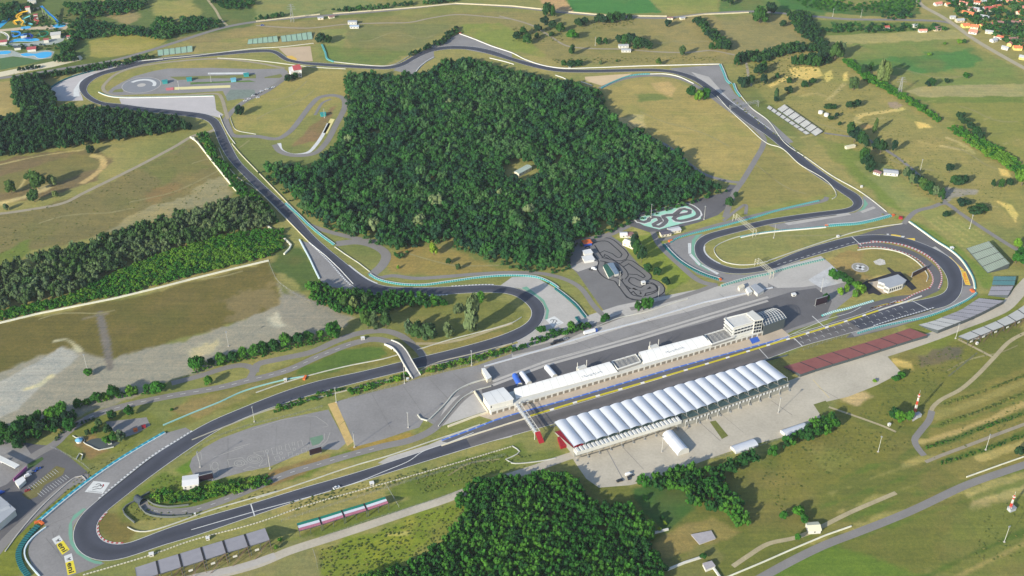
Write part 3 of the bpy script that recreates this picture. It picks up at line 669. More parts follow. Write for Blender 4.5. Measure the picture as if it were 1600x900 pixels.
# faint lot game drawing: circles and squares
def ring(c, rx, ry, w=.4, n=24, z=.08):
    P = WP([(c[0]+rx*math.cos(2*math.pi*k/n), c[1]+ry*math.sin(2*math.pi*k/n)) for k in range(n+1)]); L_, R_ = offset_line(P, w); strip_mb(L_, R_, z, SM2)
SM2 = MB()
def loop(s, w=.4):
    P = WP(T(s, 280, 640, 5.62)); P.append(P[0]); L_, R_ = offset_line(P, w); strip_mb(L_, R_, .08, SM2)
for s in ("425,440 550,420 600,470 590,480 440,500", "650,380 740,362 750,410 700,400", "560,530 620,500 700,520 640,535", "810,340 850,330 865,390 825,395",
          "930,310 960,300 980,355 940,360", "1040,280 1075,270 1090,320 1050,330", "835,415 875,405 890,445 850,452", "955,380 990,372 1000,410 965,420",
          "1070,345 1110,338 1120,375 1080,385", "875,320 895,318 900,350 880,352", "990,290 1010,288 1015,315 995,318", "1120,295 1132,292 1140,325 1128,328",
          "150,380 190,375 200,440 170,450", "700,500 770,480 760,430 720,470"): loop(s)
for c, r in (((398,717.5),(8,4.2)), ((398,717.5),(5,2.6)), ((398,717.5),(12,6.5)), ((374,724),(8,5)), ((374,724),(4,2.6)), ((439,708),(2.5,2)), ((460,702),(2,2)), ((443,716),(2,1.5)), ((465,710),(2,1.5)), ((417,705),(2.4,2.2)), ((336,728),(5,6))): ring(c, *r)
for s in ("640,175 900,90 1100,55 1200,60 1290,120 1310,145 1260,155", "270,480 285,560 330,580 350,530 340,500", "480,340 620,300", "300,420 560,330", "1275,210 1275,260 1230,310 1180,325", "1325,200 1300,270 1240,330"):
    P = WP(T(s, 280, 640, 5.62)); L_, R_ = offset_line(P, .4); strip_mb(L_, R_, .08, SM2)
o = SM2.build("lot_drawing", mat("chalk_line", (182, 180, 170), .9)); o["kind"] = "structure"
poly("painted_patch", T("1145,250 1260,222 1265,260 1230,300 1170,318", 280, 640, 5.62), mat("faded_green_paint", (112, 142, 118), .9, (4, .08)), .07)
o = SM.build("road_markings", WHITE); o["kind"] = "structure"
# resurfacing seams and oil marks on the lots
SE = MB()
def seams(p0, p1, q0, q1, n, w=.5):
    for i in range(n):
        t = (i+.5)/n+rnd.uniform(-.3, .3)/n; a = (p0[0]+(p1[0]-p0[0])*t, p0[1]+(p1[1]-p0[1])*t); b = (q0[0]+(q1[0]-q0[0])*t, q0[1]+(q1[1]-q0[1])*t); dash(a, b, w*rnd.uniform(.5, 1.2), .075, SE)
seams((800,560),(1190,438),(830,572),(1215,458),10,.4); seams((560,622),(740,575),(590,682),(770,590),4,.4); seams((345,688),(505,645),(345,740),(500,700),3,.4); seams((775,590),(1000,520),(1210,470),(1215,440),2,.6)
seams((120,800),(60,850),(60,820),(110,890),4); seams((920,705),(1300,600),(960,750),(1330,615),6,.4)
o = SE.build("surface_seams", mat("tar_seam", (128, 125, 121), .9, (5, .2))); o["kind"] = "structure"
RU = MB()
for (x, y, dx, dy) in [(300,260,90,-40),(60,350,150,-30),(200,320,140,-50),(1000,170,140,60),(980,190,100,60),(1180,260,80,45),(1000,60,120,10),(620,60,60,-8),(560,60,70,-6),(1240,180,160,60),(1350,230,110,40),(1500,170,90,20),(1480,230,80,30),(420,160,60,-30),(400,190,90,-50),(230,450,150,-30),(60,500,120,-20),(1160,378,190,-22),(1480,580,110,-45),(640,400,140,18),(900,40,80,4),(1050,60,90,10),(1400,110,120,10),(700,740,80,-28)]:
    for k in (0, 1):
        P = smooth_pts([W(x+dx*t+rnd.uniform(-2, 2)*.4, y+dy*t+math.sin(t*5+x)*5+k*1.1) for t in (0, .25, .5, .75, 1)], False, 4); L_, R_ = offset_line(P, .9); strip_mb(L_, R_, .03, RU)
o = RU.build("wheel_ruts", mat("rut_earth", (154, 146, 100), .95, (12, .2), (2, .15))); o["kind"] = "structure"
# paddock parking bay marks
PB = MB()
for i in range(60):
    t = i/60.; a = (955+t*290, 515-t*84); b = (a[0]+7, a[1]-8+1.5); dash(a, b, .35, .075, PB)
o = PB.build("parking_bay_lines", mat("faded_bay_line", (170, 168, 164), .9)); o["kind"] = "structure"
# ------------------------------------------------------------ the race track, from measured pairs of edge points
TR = """1417.5,472.5 1452.5,485;1360,490 1380,506;1287.5,511 1312,525;1235,526 1254,541;1175,547 1190,564;1050,586 1070,600;925,624 947,637;832,651 857,665;
747,676 757,693;652,708 659,723;550,740.5 555,755.5;475,762 481,778;400,785 403,804;295,815 300,839;250,830 252,853;212,845 215,866;194,850.5 182,876;175,851.5 160,878;
160,846 140,873;152,835 121,860;150,822.5 113,841;155,811 115,822;165,800 127.5,804;190,780 150,784;225,752.5 195,747;262.5,725 237,714;300,699 275,690;342,672 322,662;400,646 387,634;
450,628.5 445,611.5;502,613 495,596;575,594 568,580;650,576 641,562;725,560 715,544;785,542 775,527;815,530 803,516;838,515 820,507;850,497 830,496;852.5,482.5 831,485;845,470 824,476;827,457 812,466;
806,450 798,460;770,445.5 765,457;705,448 700,460;650,449.5 645,463;600,447 592,461;580,440 566,457;565,431 544,441;541,412 518,412;497,375 480,375;454,328 436,329;405,282 388,282;375,252 358,250;360,225 343,225;
347,198 333,200;339,186 325,190;325,179 314,185.5;275,172.5 270,179;225,167.5 220,173.5;190,162.5 183,169;162,160 150,162;145,152 133,152.5;136,143 124,140;136,136 125,129;143,127 136,120.5;160,117.5 153,113.5;190,110 187,104;225,100.5 222,95.5;
275,92.5 272,88;337,87.5 335,83;400,82 400,77.5;424,82 427,78;435,88 441,84.5;444,94.5 449,91;468,100 470,96;500,103 500,98.5;575,107.5 575,103;610,108 608,103.5;630,103.5 625,99;650,92 646,87.5;675,81 672,76;700,77 700,72;735,78 738,73;
765,85 769,79;800,95.5 800,90;825,103 825,97;850,109 850,103;875,112.5 875,107.5;925,113.5 925,109;975,112.5 975,108;1025,112 1025,107.5;1050,114.5 1052,110;1070,120.5 1075,115.5;1087,128 1093,123;1107,143 1115,138;1137,168 1149,164;1162,188 1175,182;
1198,212 1209,207;1222,232 1235,227;1255,261 1266,254;1290,285 1300,279;1318,304 1328,297;1330,312 1343,305;1334,318 1349,315;1330,323 1346,325;1319,326.5 1332,332;1300,329 1305,335.5;1262,333.5 1263,341;1200,343 1202,351;
1162,351.5 1165,360;1125,360 1130,369;1100,367.5 1109,376;1088,376 1101,382;1084,387 1099,389;1087,400 1101,396;1096,411 1110,405;1113,421 1125,413;1137,427.5 1147,419.5;1162,428 1165,420;1200,422.5 1196,414;
1250,406.5 1247,393;1300,392 1296,378;1340,381 1335,369;1375,377.5 1377,367;1400,380 1411,371;1425,387.5 1440,380;1450,400 1465,391;1467,415 1485,403;1478,430 1500,420;1481,448 1504,445;1473,459 1499,463;1450,466.5 1481,478"""
pa, pb = [], []
for s in TR.replace("\n", "").split(";"):
    a, b = s.split(); pa.append(W(*map(float, a.split(',')))); pb.append(W(*map(float, b.split(','))))
SA = smooth_pts(pa, True, 1e9); 
def dual(pa, pb, step=4):
    n = len(pa); C_ = [(pa[i]+pb[i])/2 for i in range(n)]; out_a, out_b = [], []
    ks = [max(1, int((C_[(i+1) % n]-C_[i]).length/step)) for i in range(n)]
    def cr(P):
        o = []
        for i in range(n):
            p0, p1, p2, p3 = P[i-1], P[i], P[(i+1) % n], P[(i+2) % n]
            a = max((p1-p0).length, .1)**.5; b = max((p2-p1).length, .1)**.5; c = max((p3-p2).length, .1)**.5
            m1 = ((p1-p0)/a-(p2-p0)/(a+b)+(p2-p1)/b)*b; m2 = ((p2-p1)/b-(p3-p1)/(b+c)+(p3-p2)/c)*b
            for j in range(ks[i]):
                t = j/ks[i]; h = t*t; q = h*t
                o.append(p1*(2*q-3*h+1)+m1*(q-2*h+t)+p2*(-2*q+3*h)+m2*(q-h))
        return o
    return cr(pa), cr(pb)
EA, EB = dual(pa, pb)
def lap_smooth(P, n):
    for _ in range(n): P = [(P[i-1]+P[i]*2+P[(i+1) % len(P)])/4 for i in range(len(P))]
    return P
EA, EB = lap_smooth(EA, 4), lap_smooth(EB, 4)
# verge of short pale grass and worn ground either side of the track
race_track = strip_mb(EB+EB[:1], EA+EA[:1], .24).build("race_track", TRACK); race_track["kind"] = "structure"
race_track.data.materials.append(TRACK_O)
w0, w1 = W(1330,500), W(735,690)
for pf in race_track.data.polygons:
    c = pf.center
    if w1.x < c.x < w0.x and c.y < 1000 and abs((c.x-w1.x)/(w0.x-w1.x)*(w0.y-w1.y)+w1.y-c.y) < 25: pf.material_index = 1
for nm, E_, O_ in (("edge_line_inner", EA, EB), ("edge_line_outer", EB, EA)):
    q = [E_[i]+(O_[i]-E_[i]).normalized()*.3 for i in range(len(E_))]; q2 = [E_[i]-(O_[i]-E_[i]).normalized()*.15 for i in range(len(E_))]
    strip_mb(q+q[:1], q2+q2[:1], .26).build("edge_line", WHITE, race_track)
def near_i(E_, px, py):
    w = W(px, py); return min(range(len(E_)), key=lambda i: (E_[i]-w).length_squared)
def kerb(E_, O_, p, q, w, m, out=True, z=.27, name="kerb"):
    i, j = near_i(E_, *p), near_i(E_, *q); n = len(E_)
    if (j-i) % n > n/2: i, j = j, i
    idx = [(i+k) % n for k in range((j-i) % n+1)]
    s = -1 if out else 1
    a = [E_[k]+(O_[k]-E_[k]).normalized()*s*.3 for k in idx]; b = [E_[k]+(O_[k]-E_[k]).normalized()*s*(w+.3) for k in idx]
    strip_mb(a, b, z).build(name, m, race_track)
kerb(EA, EB, (192,851), (150,822), 1.6, KERB); kerb(EA, EB, (165,800), (152,815), 1.6, KERB)
kerb(EB, EA, (155,782), (262,695), 1.3, KERBW); kerb(EB, EA, (262,695), (300,675), 1.2, KERBW)
kerb(EB, EA, (150,786), (238,716), 1.6, mat("kerb_black", (60, 62, 66)), False, .275)
kerb(EB, EA, (480,378), (553,445), 1.4, KERBW); kerb(EB, EA, (700,459), (640,462), 1.2, KERBW); kerb(EA, EB, (770,445), (705,448), 1.4, KERBW)
kerb(EA, EB, (1340,381), (1470,416), 1.6, KERB); kerb(EB, EA, (1305,336), (1228,347), 1.6, mat("kerb_black", (0,0,0)))
kerb(EB, EA, (1196,205), (1120,140), 1.4, KERBW); kerb(EB, EA, (130,133), (124,145), 1.5, WHITE)
kerb(EA, EB, (545,415), (590,446), 1.3, WHITE); kerb(EB, EA, (1099,385), (1125,413), 1.2, WHITE)
ribbon("black_strip", T("665,243 800,200 940,160 1045,128", 1200, 450), 1.6, mat("kerb_black", (0,0,0)), .29, parent=race_track)  # thin black strip laid along the outer edge near the grid
ribbon("strip_kerb", T("660,236 800,192 940,152 1040,122", 1200, 450), 1.2, KERBW, .295, parent=race_track)
# pit entry road round the last corner, grid, start line, centre guide lines
ribbon("pit_entry_road", T("560,632 650,628 750,640 850,665 930,700 1000,750 1050,810 1062,860 1040,905", 1200, 225)+[(1452,455),(1430,464),(1400,468),(1345,484),(1310,495)], 10, ASPH_D, .20)
e = ribbon("pit_entry_kerb", T("560,650 650,642 750,653 850,680 920,712 980,760 1022,815 1030,860 1010,900", 1200, 225), 1.6, KERB, .28)
ribbon("pit_entry_kerb", T("640,607 750,615 850,632 940,665 1020,715 1075,790 1085,850 1065,905", 1200, 225), 1.6, KERB, .28)
ribbon("pit_entry_kerb", T("1010,0 960,20 900,45 860,70 760,100 640,128", 1200, 450), 1.6, KERB, .28)
ribbon("yellow_line", T("640,128 760,98 880,85", 1200, 450), 1.4, YELLOW, .28)
GM = MB()
for i in range(17):
    t = i/17.
    for k, f in ((0, .30), (1, .72)):
        tt = t+(.5/17 if k else 0)
        A0 = W(1235+tt*175, 526.5-tt*53); B0 = W(1254+tt*188, 541-tt*54.5); c = A0+(B0-A0)*f
        d = (W(1417, 472.5)-W(1235, 526)).normalized(); q = Vector((-d.y, d.x, 0))
        for u0, u1, v0, v1 in ((0, .4, -1.7, 1.7), (0, -2.6, 1.5, 1.7)):
            GM.quad(*[(c+d*u+q*v)+Vector((0, 0, .28)) for u, v in ((u0, v0), (u1, v0), (u1, v1), (u0, v1))])
for p, q, w in (((1240,528),(1254,541.5),.9), ((1269,494),(1288,511),.9), ((1186,545),(1200,560),.7), ((1425,470),(1456,487),.8), ((392,788),(398,807),.9), ((1331,370),(1346,384),.9)):
    dash(p, q, w, .285, GM)
P = smooth_pts(WP([(299,828),(400,799),(500,772),(560,753),(600,737),(640,720),(660,706),(700,692),(740,676)]), False, 4); L_, R_ = offset_line(P, .7); strip_mb(L_, R_, .28, GM)
P = smooth_pts(WP([(1240,522),(1290,508),(1340,493),(1365,484),(1400,470)]), False, 4); L_, R_ = offset_line(P, .5); strip_mb(L_, R_, .28, GM)
P = smooth_pts(WP([(1200,540),(1240,521),(1290,500),(1330,488),(1345,480)]), False, 4); L_, R_ = offset_line(P, .5); strip_mb(L_, R_, .28, GM)
P = resample(smooth_pts(WP([(1215,416),(1250,406),(1300,391),(1345,378)]), False, 1), 1); Q = [p+(W(1246,392)-W(1250,406)).normalized()*3 for p in P]
for i in range(0, len(Q)-4, 8): L_, R_ = offset_line([Q[i], Q[i+4]], .5); strip_mb(L_, R_, .285, GM)
GM.build("grid_markings", WHITE, race_track)
# little kart track, big kart track
MK = poly("kart_lot_paint", T("140,350 200,310 480,240 720,170 980,95 1060,95 1180,140 1290,225 1315,280 1315,360 1290,375 960,450 570,555 300,485 180,420", 980, 310, 11.43), MINT, .06)
ribbon("kart_lot_paint", T("160,340 250,295 700,180 980,108 1060,108 1170,150 1270,240 1290,290 1240,340 1100,385 950,410 860,400 850,340 1000,270 1120,245 1110,200 1020,185 960,190 900,240 840,290 720,300 640,320 690,390 640,460 570,510 490,490 480,460 590,400 560,340 480,330 400,360 380,400 300,430 200,410", 980, 310, 11.43), 7.4, WHITE, .075, True)
ribbon("kart_track", T("165,345 250,300 700,187 980,115 1060,115 1165,157 1262,245 1270,290 1230,330 1100,375 960,402 880,395 830,360 860,330 980,290 1110,262 1120,215 1020,190 960,200 900,245 840,290 720,300 640,320 700,390 650,460 570,505 480,490 470,465 590,400 560,340 480,330 400,360 380,400 300,425 210,405", 980, 310, 11.43), 5.6, ASPH_D, .085, True)
KK = "170,200 260,150 330,135 400,140 470,190 545,270 530,300 470,310 410,270 360,250 330,290 370,310 440,350 520,360 570,330 640,370 750,465 700,490 640,460 580,455 545,500 600,550 690,575 760,535 800,570 700,600 690,630 620,575 560,610 620,650 760,640 860,590 850,540 780,500 720,510"
ribbon("kart_track", T(KK, 880, 350, 5.625), 8.6, ASPH_B, .07)
ribbon("kart_track", T(KK, 880, 350, 5.625), 5.8, KARTP, .08)
K2 = "250,190 300,270 340,330 330,400 400,470 470,490 520,550 600,640 690,655"
ribbon("kart_track", T(K2, 880, 350, 5.625), 8.6, ASPH_B, .09); ribbon("kart_track", T(K2, 880, 350, 5.625), 5.8, KARTP, .10)
K3 = "330,310 420,330 500,380 545,450 520,480"
ribbon("kart_track", T(K3, 880, 350, 5.625), 8.0, ASPH_B, .11); ribbon("kart_track", T(K3, 880, 350, 5.625), 5.4, KARTP, .12)
# skid circle
def disc(name, c, r0, r1, m, z, a0=0, a1=360):
    ce = W(*c); n = 48; o_, i_ = [], []
    for k in range(n+1):
        a = R(a0+(a1-a0)*k/n); d = Vector((math.cos(a), math.sin(a), 0)); o_.append(ce+d*r1); i_.append(ce+d*r0)
    o = strip_mb(i_, o_, z).build(name, m); o["kind"] = "structure"; return o
disc("skid_circle", (221,133), 0, 27, mat("skid_grey", (138, 140, 144), .8, (10, .05)), .08); disc("skid_circle_mark", (221,133), 16, 21, WHITE, .10, -10, 150)
disc("skid_circle_mark", (221,133), 0, 6, CONC, .10); disc("skid_circle_mark", (221,133), 26.6, 27.6, CONC, .10)
# helicopter pad
disc("helicopter_pad", (1344,418), 0, 9.5, mat("pad_grey", (150, 148, 140), .9), .05); disc("helicopter_pad_mark", (1344,418), 8, 9, CONC, .07)
hc = W(1344, 418); HM = MB()
for a in (25, 115): HM.box((hc.x, hc.y, .09), (11, 3.2, .02), R(a)); hc.z += 0
o = HM.build("helicopter_pad_mark", WHITE); o["kind"] = "structure"
poly("rubble_patch", T("700,160 760,135 800,150 810,185 760,195 720,185", 1240, 380, 5.625), mat("pale_rubble", (205, 200, 190), .95, (2.5, .25), (.8, .2)), .05)
# painted banners on the run-off
def text_mesh(txt, org, xdir, ydir, h, m, name, z, parent=None, wfit=None):
    cu = bpy.data.curves.new(name, 'FONT'); cu.body = txt; cu.size = 1; cu.align_x = 'CENTER'; cu.align_y = 'CENTER'; cu.offset = .025
    o = bpy.data.objects.new(name, cu); C.objects.link(o); dg = bpy.context.evaluated_depsgraph_get()
    me = bpy.data.meshes.new_from_object(o.evaluated_get(dg)); bpy.data.objects.remove(o)
    xsz = [v.co.x for v in me.vertices]; ysz = [v.co.y for v in me.vertices]; cx = (max(xsz)+min(xsz))/2; cy = (max(ysz)+min(ysz))/2
    sy = h/(max(ysz)-min(ysz)); sx = wfit/(max(xsz)-min(xsz)) if wfit else sy
    for v in me.vertices:
        p = org+xdir*((v.co.x-cx)*sx)+ydir*((v.co.y-cy)*sy); v.co = (p.x, p.y, z)
    me.materials.clear(); me.materials.append(m)
    o = bpy.data.objects.new(name, me); C.objects.link(o)
    if parent is not None: o.parent = parent
    else: o["kind"] = "structure"
    return o
BLACKP = mat("black_paint", (30, 30, 34), .6); GREYP = mat("grey_lettering", (110, 110, 112), .7)
for s in ("140,160 290,80 500,370 350,475", "385,500 540,445 630,835 460,885"):
    q = T(s, 70, 830, 12.85); Pq = WP(q); p0 = poly("painted_banner", q, YELLOW, .07)
    a, b, c, d = Pq; m1 = a+(d-a)*.36; m2 = b+(c-b)*.36
    poly("banner_panel", [a, b, m2, m1], WHITE, .08, raw=True)
    ax = (d-a).normalized(); up = (b-a); up = (up-ax*up.dot(ax)).normalized()
    ctr = (m1+m2+c+d)/4; hgt = (b-a).length
    text_mesh("eni", ctr, ax, up, hgt*.66, BLACKP, "banner_lettering", .095, wfit=(d-m1).length*.82)
    lc = (a+b+m1+m2)/4+ax*1.2; LB = MB()
    for (x0, y0, x1, y1) in ((-.26, -.04, .22, .12), (.16, .08, .34, .28), (-.34, .05, -.2, .28), (-.22, -.26, -.14, -.04), (-.06, -.26, .0, -.04), (.10, -.26, .17, -.04)):
        LB.quad(*[lc+ax*(x*hgt*.75)+up*(y*hgt*1.0)+Vector((0, 0, .1)) for x, y in ((x0, y0), (x1, y0), (x1, y1), (x0, y1))])
    o = LB.build("banner_emblem", BLACKP); o["kind"] = "structure"
def banner_sq(s, ox, oy, k, m, nm, red=False):
    q = T(s, ox, oy, k); Pq = WP(q); poly("painted_banner", q, WHITE, .07); a, b, c, d = Pq; ctr = (a+b+c+d)/4; ax = (b-a).normalized(); up = (d-a); up = (up-ax*up.dot(ax)).normalized()
    w = (b-a).length; h = abs((d-a).dot(up)); LB = MB()
    pts = [(-.28,-.10),(-.2,.0),(-.05,.02),(.02,.15),(.14,.2),(.26,.05),(.18,-.12),(.05,-.1),(-.1,-.2),(-.22,-.28)]
    P = smooth_pts([ctr+ax*(x*w)-up*(y*h) for x, y in pts], False, .5); L_, R_ = offset_line(P, .6); strip_mb(L_, R_, .09, LB)
    P = smooth_pts([ctr+ax*(x*w)-up*(y*h) for x, y in [(-.2,.2),(-.1,.3),(.05,.28),(.14,.1)]], False, .5); L_, R_ = offset_line(P, .6); strip_mb(L_, R_, .092, LB)
    o = LB.build("banner_emblem", BLACKP); o["kind"] = "structure"
    LB = MB()
    for i in range(14): LB.quad(*[ctr+ax*((-.42+i*.06+dx)*w)+up*(.38*h+dy*h)+Vector((0, 0, .09)) for dx, dy in ((0, 0), (.04, 0), (.04, .05), (0, .05))])
    o = LB.build("banner_lettering", GREYP); o["kind"] = "structure"
    if red:
        LB = MB(); P = smooth_pts([ctr+ax*(x*w)-up*(y*h) for x, y in [(.2,.3),(.27,.2),(.25,.08)]], False, .5); L_, R_ = offset_line(P, 1.0); strip_mb(L_, R_, .095, LB); o = LB.build("banner_emblem", RED); o["kind"] = "structure"
banner_sq("540,170 1205,235 915,680 190,605", 125, 745, 25.7, WHITE, "a", True)
banner_sq("200,380 550,230 930,505 490,680", 845, 485, 25.7, WHITE, "b")
GOLD = mat("gold_banner", (240, 205, 70), .7); REDP = mat("orange_red_paint", (224, 110, 50), .7)
for s in ("155,110 240,100 600,455 490,462", "500,470 635,475 765,835 630,815"):
    q = T(s, 1470, 395, 16.36); a, b, c, d = WP(q); poly("painted_banner", q, GOLD, .07); ax = ((c+b)/2-(a+b)/2*1.0); ax = ((c+d)/2-(a+b)/2).normalized(); up = (b-a); up = (up-ax*up.dot(ax)).normalized()
    L0 = ((c+d)/2-(a+b)/2).length; text_mesh("PIRELLI", (a+b+c+d)/4, ax, up, abs((b-a).dot(up))*.62, REDP, "banner_lettering", .09, wfit=L0*.78)
for s in ("360,180 560,195 810,240 800,330 360,265", "1040,350 1440,360 1450,465 1040,400"):
    q = T(s, 1380, 360, 29.1); poly("painted_banner", q, GOLD, .07)
for s in ("150,150 260,160 260,200 170,200", "820,250 1000,260 900,340 820,330"): poly("painted_banner", T(s, 1380, 360, 29.1), WHITE, .07)
for s in ("245,80 325,80 325,345 255,350", "270,380 330,350 570,620 530,655", "570,640 610,635 1045,850 985,885"):
    q = T(s, 1060, 375, 16.36); poly("painted_banner", q, WHITE, .07); a, b, c, d = WP(q)
    ax = ((c+d)/2-(a+b)/2); L0 = ax.length; ax.normalize(); up = Vector((-ax.y, ax.x, 0)); LB = MB(); m0 = (a+b)/2
    for i in range(9): LB.quad(*[m0+ax*(L0*(.1+i*.09+dx))+up*dy+Vector((0, 0, .09)) for dx, dy in ((0, -.5), (.05, -.5), (.05, .5), (0, .5))])
    o = LB.build("banner_lettering", mat("pale_lettering", (190, 196, 200))); o["kind"] = "structure"
# ------------------------------------------------------------ trees
def cube_sphere():
    V = []; F = []; idx = {}
    for ax in range(3):
        for sg in (-1, 1):
            for i in range(2):
                for j in range(2):
                    q = []
                    for (a, b) in ((i, j), (i+1, j), (i+1, j+1), (i, j+1)):
                        p = [0, 0, 0]; p[ax] = sg; p[(ax+1) % 3] = a-1; p[(ax+2) % 3] = b-1
                        v = np.array(p, float); v /= np.linalg.norm(v); q.append(v)
                    if sg < 0: q = q[::-1]
                    F.append(q)
    return np.array(F)      # 24,4,3
CS = cube_sphere(); CS_UP = CS[CS.mean(1)[:, 2] > -.45]
def crown(seed, lobes, cards, card=.12, rxy=.62, rz=.30, zc=.62, lobe=(.34, .52), column=False):
    """unit crown: radius about 1, z from 0 to about 1 (scaled separately); returns quads (n,4,3) and shade (n,)"""
    r = np.random.RandomState(seed); cs = []; q = []; sh = []
    for i in range(lobes):
        if column: c = np.array([r.uniform(-.3, .3), r.uniform(-.3, .3), .14+.76*i/(lobes-1)]); rr = .62*(1-.62*abs(i/(lobes-1)-.35)); rv = .16
        else:
            a = 2*math.pi*(i+r.uniform(-.3, .3))/max(1, lobes-1); d = 0 if i == 0 else rxy*r.uniform(.75, 1.1)
            c = np.array([d*math.cos(a), d*math.sin(a), zc+(.14 if i == 0 else r.uniform(-rz, rz*.5))]); rr = r.uniform(*lobe); rv = rr*.62
        cs.append((c, rr, rv))
        k = CS_UP*np.array([rr, rr, rv])*.86*(1+r.uniform(-.12, .12, (1, 1, 1)))+c
        q.append(k); sh += [r.uniform(.78, .95)]*len(k)
    n = cards
    for i in range(n):
        c, rr, rv = cs[r.randint(len(cs))]
        d = r.normal(size=3); d[2] = abs(d[2])*.9-.25*r.rand(); d /= np.linalg.norm(d)
        p = c+d*np.array([rr, rr, rv])*r.uniform(.86, 1.14)
        nn = d+r.normal(size=3)*.45; nn /= np.linalg.norm(nn)
        u = np.cross(nn, r.normal(size=3)); u /= np.linalg.norm(u)+1e-9; v = np.cross(nn, u); s = card*r.uniform(.6, 1.3)
        u = u*s; v = v*s*r.uniform(.5, 1)
        z = np.array([1, 1, .62])
        q.append(np.array([p-u*z-v*z, p+u*z-v*z*.6, p+u*z*.7+v*z, p-u*z+v*z*.8])[None]); sh.append(r.uniform(.84, 1.18))
    return np.concatenate(q).astype(np.float32), np.array(sh, np.float32)
def quads_mesh(name, Q, colr, m, split=None):
    n = len(Q); me = bpy.data.meshes.new(name); me.vertices.add(n*4); me.vertices.foreach_set("co", Q.reshape(-1))
    me.loops.add(n*4); me.polygons.add(n); me.loops.foreach_set("vertex_index", np.arange(n*4, dtype=np.int32))
    me.polygons.foreach_set("loop_start", np.arange(n, dtype=np.int32)*4); me.polygons.foreach_set("loop_total", np.full(n, 4, np.int32))
    ca = me.color_attributes.new("Col", 'FLOAT_COLOR', 'POINT'); cc = np.ones((n*4, 4), np.float32); cc[:, :3] = np.repeat(colr, 4, 0); ca.data.foreach_set("color", cc.ravel())
    me.materials.append(m); me.update(calc_edges=True); return me
LEAF_W = attr_mat("woodland_leaves", [(38, (.78, .86, .98), (1.20, 1.14, .98)), (3.5, (.82, .88, .88), (1.16, 1.12, 1.08))], .8, spec=.15, leaf=True)
LEAF_T = attr_mat("tree_leaves", [(1.5, (.75, .8, .8), (1.25, 1.2, 1.1))], .8, objrand=1, spec=.15, leaf=True)
BARK = mat("bark", (110, 98, 82), .95, (.6, .2))
PAL = {'dark': [(38,70,42), (44,82,40), (36,66,46), (52,90,44)], 'mix': [(38,80,44), (46,92,42), (38,74,50), (54,100,46), (44,86,40), (70,106,60)],
       'grey': [(84,104,66), (96,114,78), (70,96,56), (62,92,46)], 'bright': [(58,112,34), (70,122,38), (48,100,34), (94,134,42)], 'scrub': [(118,124,66), (104,118,56), (132,130,72), (92,108,54)],
       'lime': [(100,140,42), (122,146,42), (84,124,40)], 'green': [(42,92,32), (54,106,34), (40,84,36), (68,116,38)]}
WT = [crown(100+i, 5, 66, .15) for i in range(6)]
POPW = [crown(150, 6, 60, .2, column=True)]
BT = [crown(170+i, 3, 34, .22, .4, .1, .5) for i in range(4)]
def pts_in(P, spacing, seed, excl=()):
    r = np.random.RandomState(seed); x0 = min(p.x for p in P); x1 = max(p.x for p in P); y0 = min(p.y for p in P); y1 = max(p.y for p in P)
    gx_, gy_ = np.meshgrid(np.arange(x0, x1, spacing), np.arange(y0, y1, spacing*.87)); gx_[1::2] += spacing/2
    X = gx_.ravel()+r.uniform(-.36, .36, gx_.size)*spacing; Y = gy_.ravel()+r.uniform(-.36, .36, gx_.size)*spacing
    k = inside_dist(X, Y, P) > 0
    for E_ in excl: k &= ~(inside_dist(X, Y, E_) > 0)
    return np.stack([X[k], Y[k]], 1)
def wood(name, label, cat, polys, spacing, rad, hgt, pal, seed, tmpl=None, excl=(), gap=.04, hue=.12, pale=0.0, holes=0):
    tm = tmpl or WT; r = np.random.RandomState(seed); QQ = []; CC = []
    for pi, pp in enumerate(polys):
        PT = pts_in(WP(pp), spacing, seed+pi, [WP(e) for e in excl])
        if not len(PT): continue
        big = fbm(PT[:, 0], PT[:, 1], 60, seed+5); keep = r.rand(len(PT)) > gap; PT = PT[keep]; big = big[keep]
        
        if holes: k_ = fbm(PT[:, 0], PT[:, 1], 26, seed+9) > holes; PT, big = PT[k_], big[k_]
        n = len(PT); ti = r.randint(len(tm), size=n); ang = r.uniform(0, 6.28, n); R_ = r.uniform(rad[0], rad[1], n)**1.0; H = hgt[0]+(hgt[1]-hgt[0])*np.clip(r.rand(n)*.6+(big-.3)*.8, 0, 1)
        R_ = R_*(.72+.5*(H-hgt[0])/(hgt[1]-hgt[0]+1e-6))*np.where(r.rand(n) < .08, 1.3, 1)
        pc = np.array([lin(c) for c in PAL[pal]]); ci = np.clip((big-.25)*2*len(pc)+r.normal(size=n)*1.1, 0, len(pc)-1).astype(int); base = pc[ci]*r.uniform(1-hue, 1+hue, (n, 1))
        pl = r.rand(n) < pale; base[pl] = np.array(lin((124, 140, 96)))*r.uniform(.8, 1.1, (pl.sum(), 1))
        for t in range(len(tm)):
            k = np.nonzero(ti == t)[0]
            if not len(k): continue
            Q, sh = tm[t]; c, s = np.cos(ang[k])[:, None, None], np.sin(ang[k])[:, None, None]
            x = (Q[None, :, :, 0]*c-Q[None, :, :, 1]*s)*R_[k][:, None, None]+PT[k, 0][:, None, None]
            y = (Q[None, :, :, 0]*s+Q[None, :, :, 1]*c)*R_[k][:, None, None]+PT[k, 1][:, None, None]
            z = Q[None, :, :, 2]*H[k][:, None, None]
            QQ.append(np.stack([x, y, z], -1).reshape(-1, 4, 3).astype(np.float32)); CC.append((base[k][:, None, :]*sh[None, :, None]).reshape(-1, 3).astype(np.float32))
    if not QQ: return
    me = quads_mesh(name, np.concatenate(QQ), np.concatenate(CC), LEAF_W); o = bpy.data.objects.new(name, me); C.objects.link(o)
    tag(o, label, cat, kind='stuff'); return o
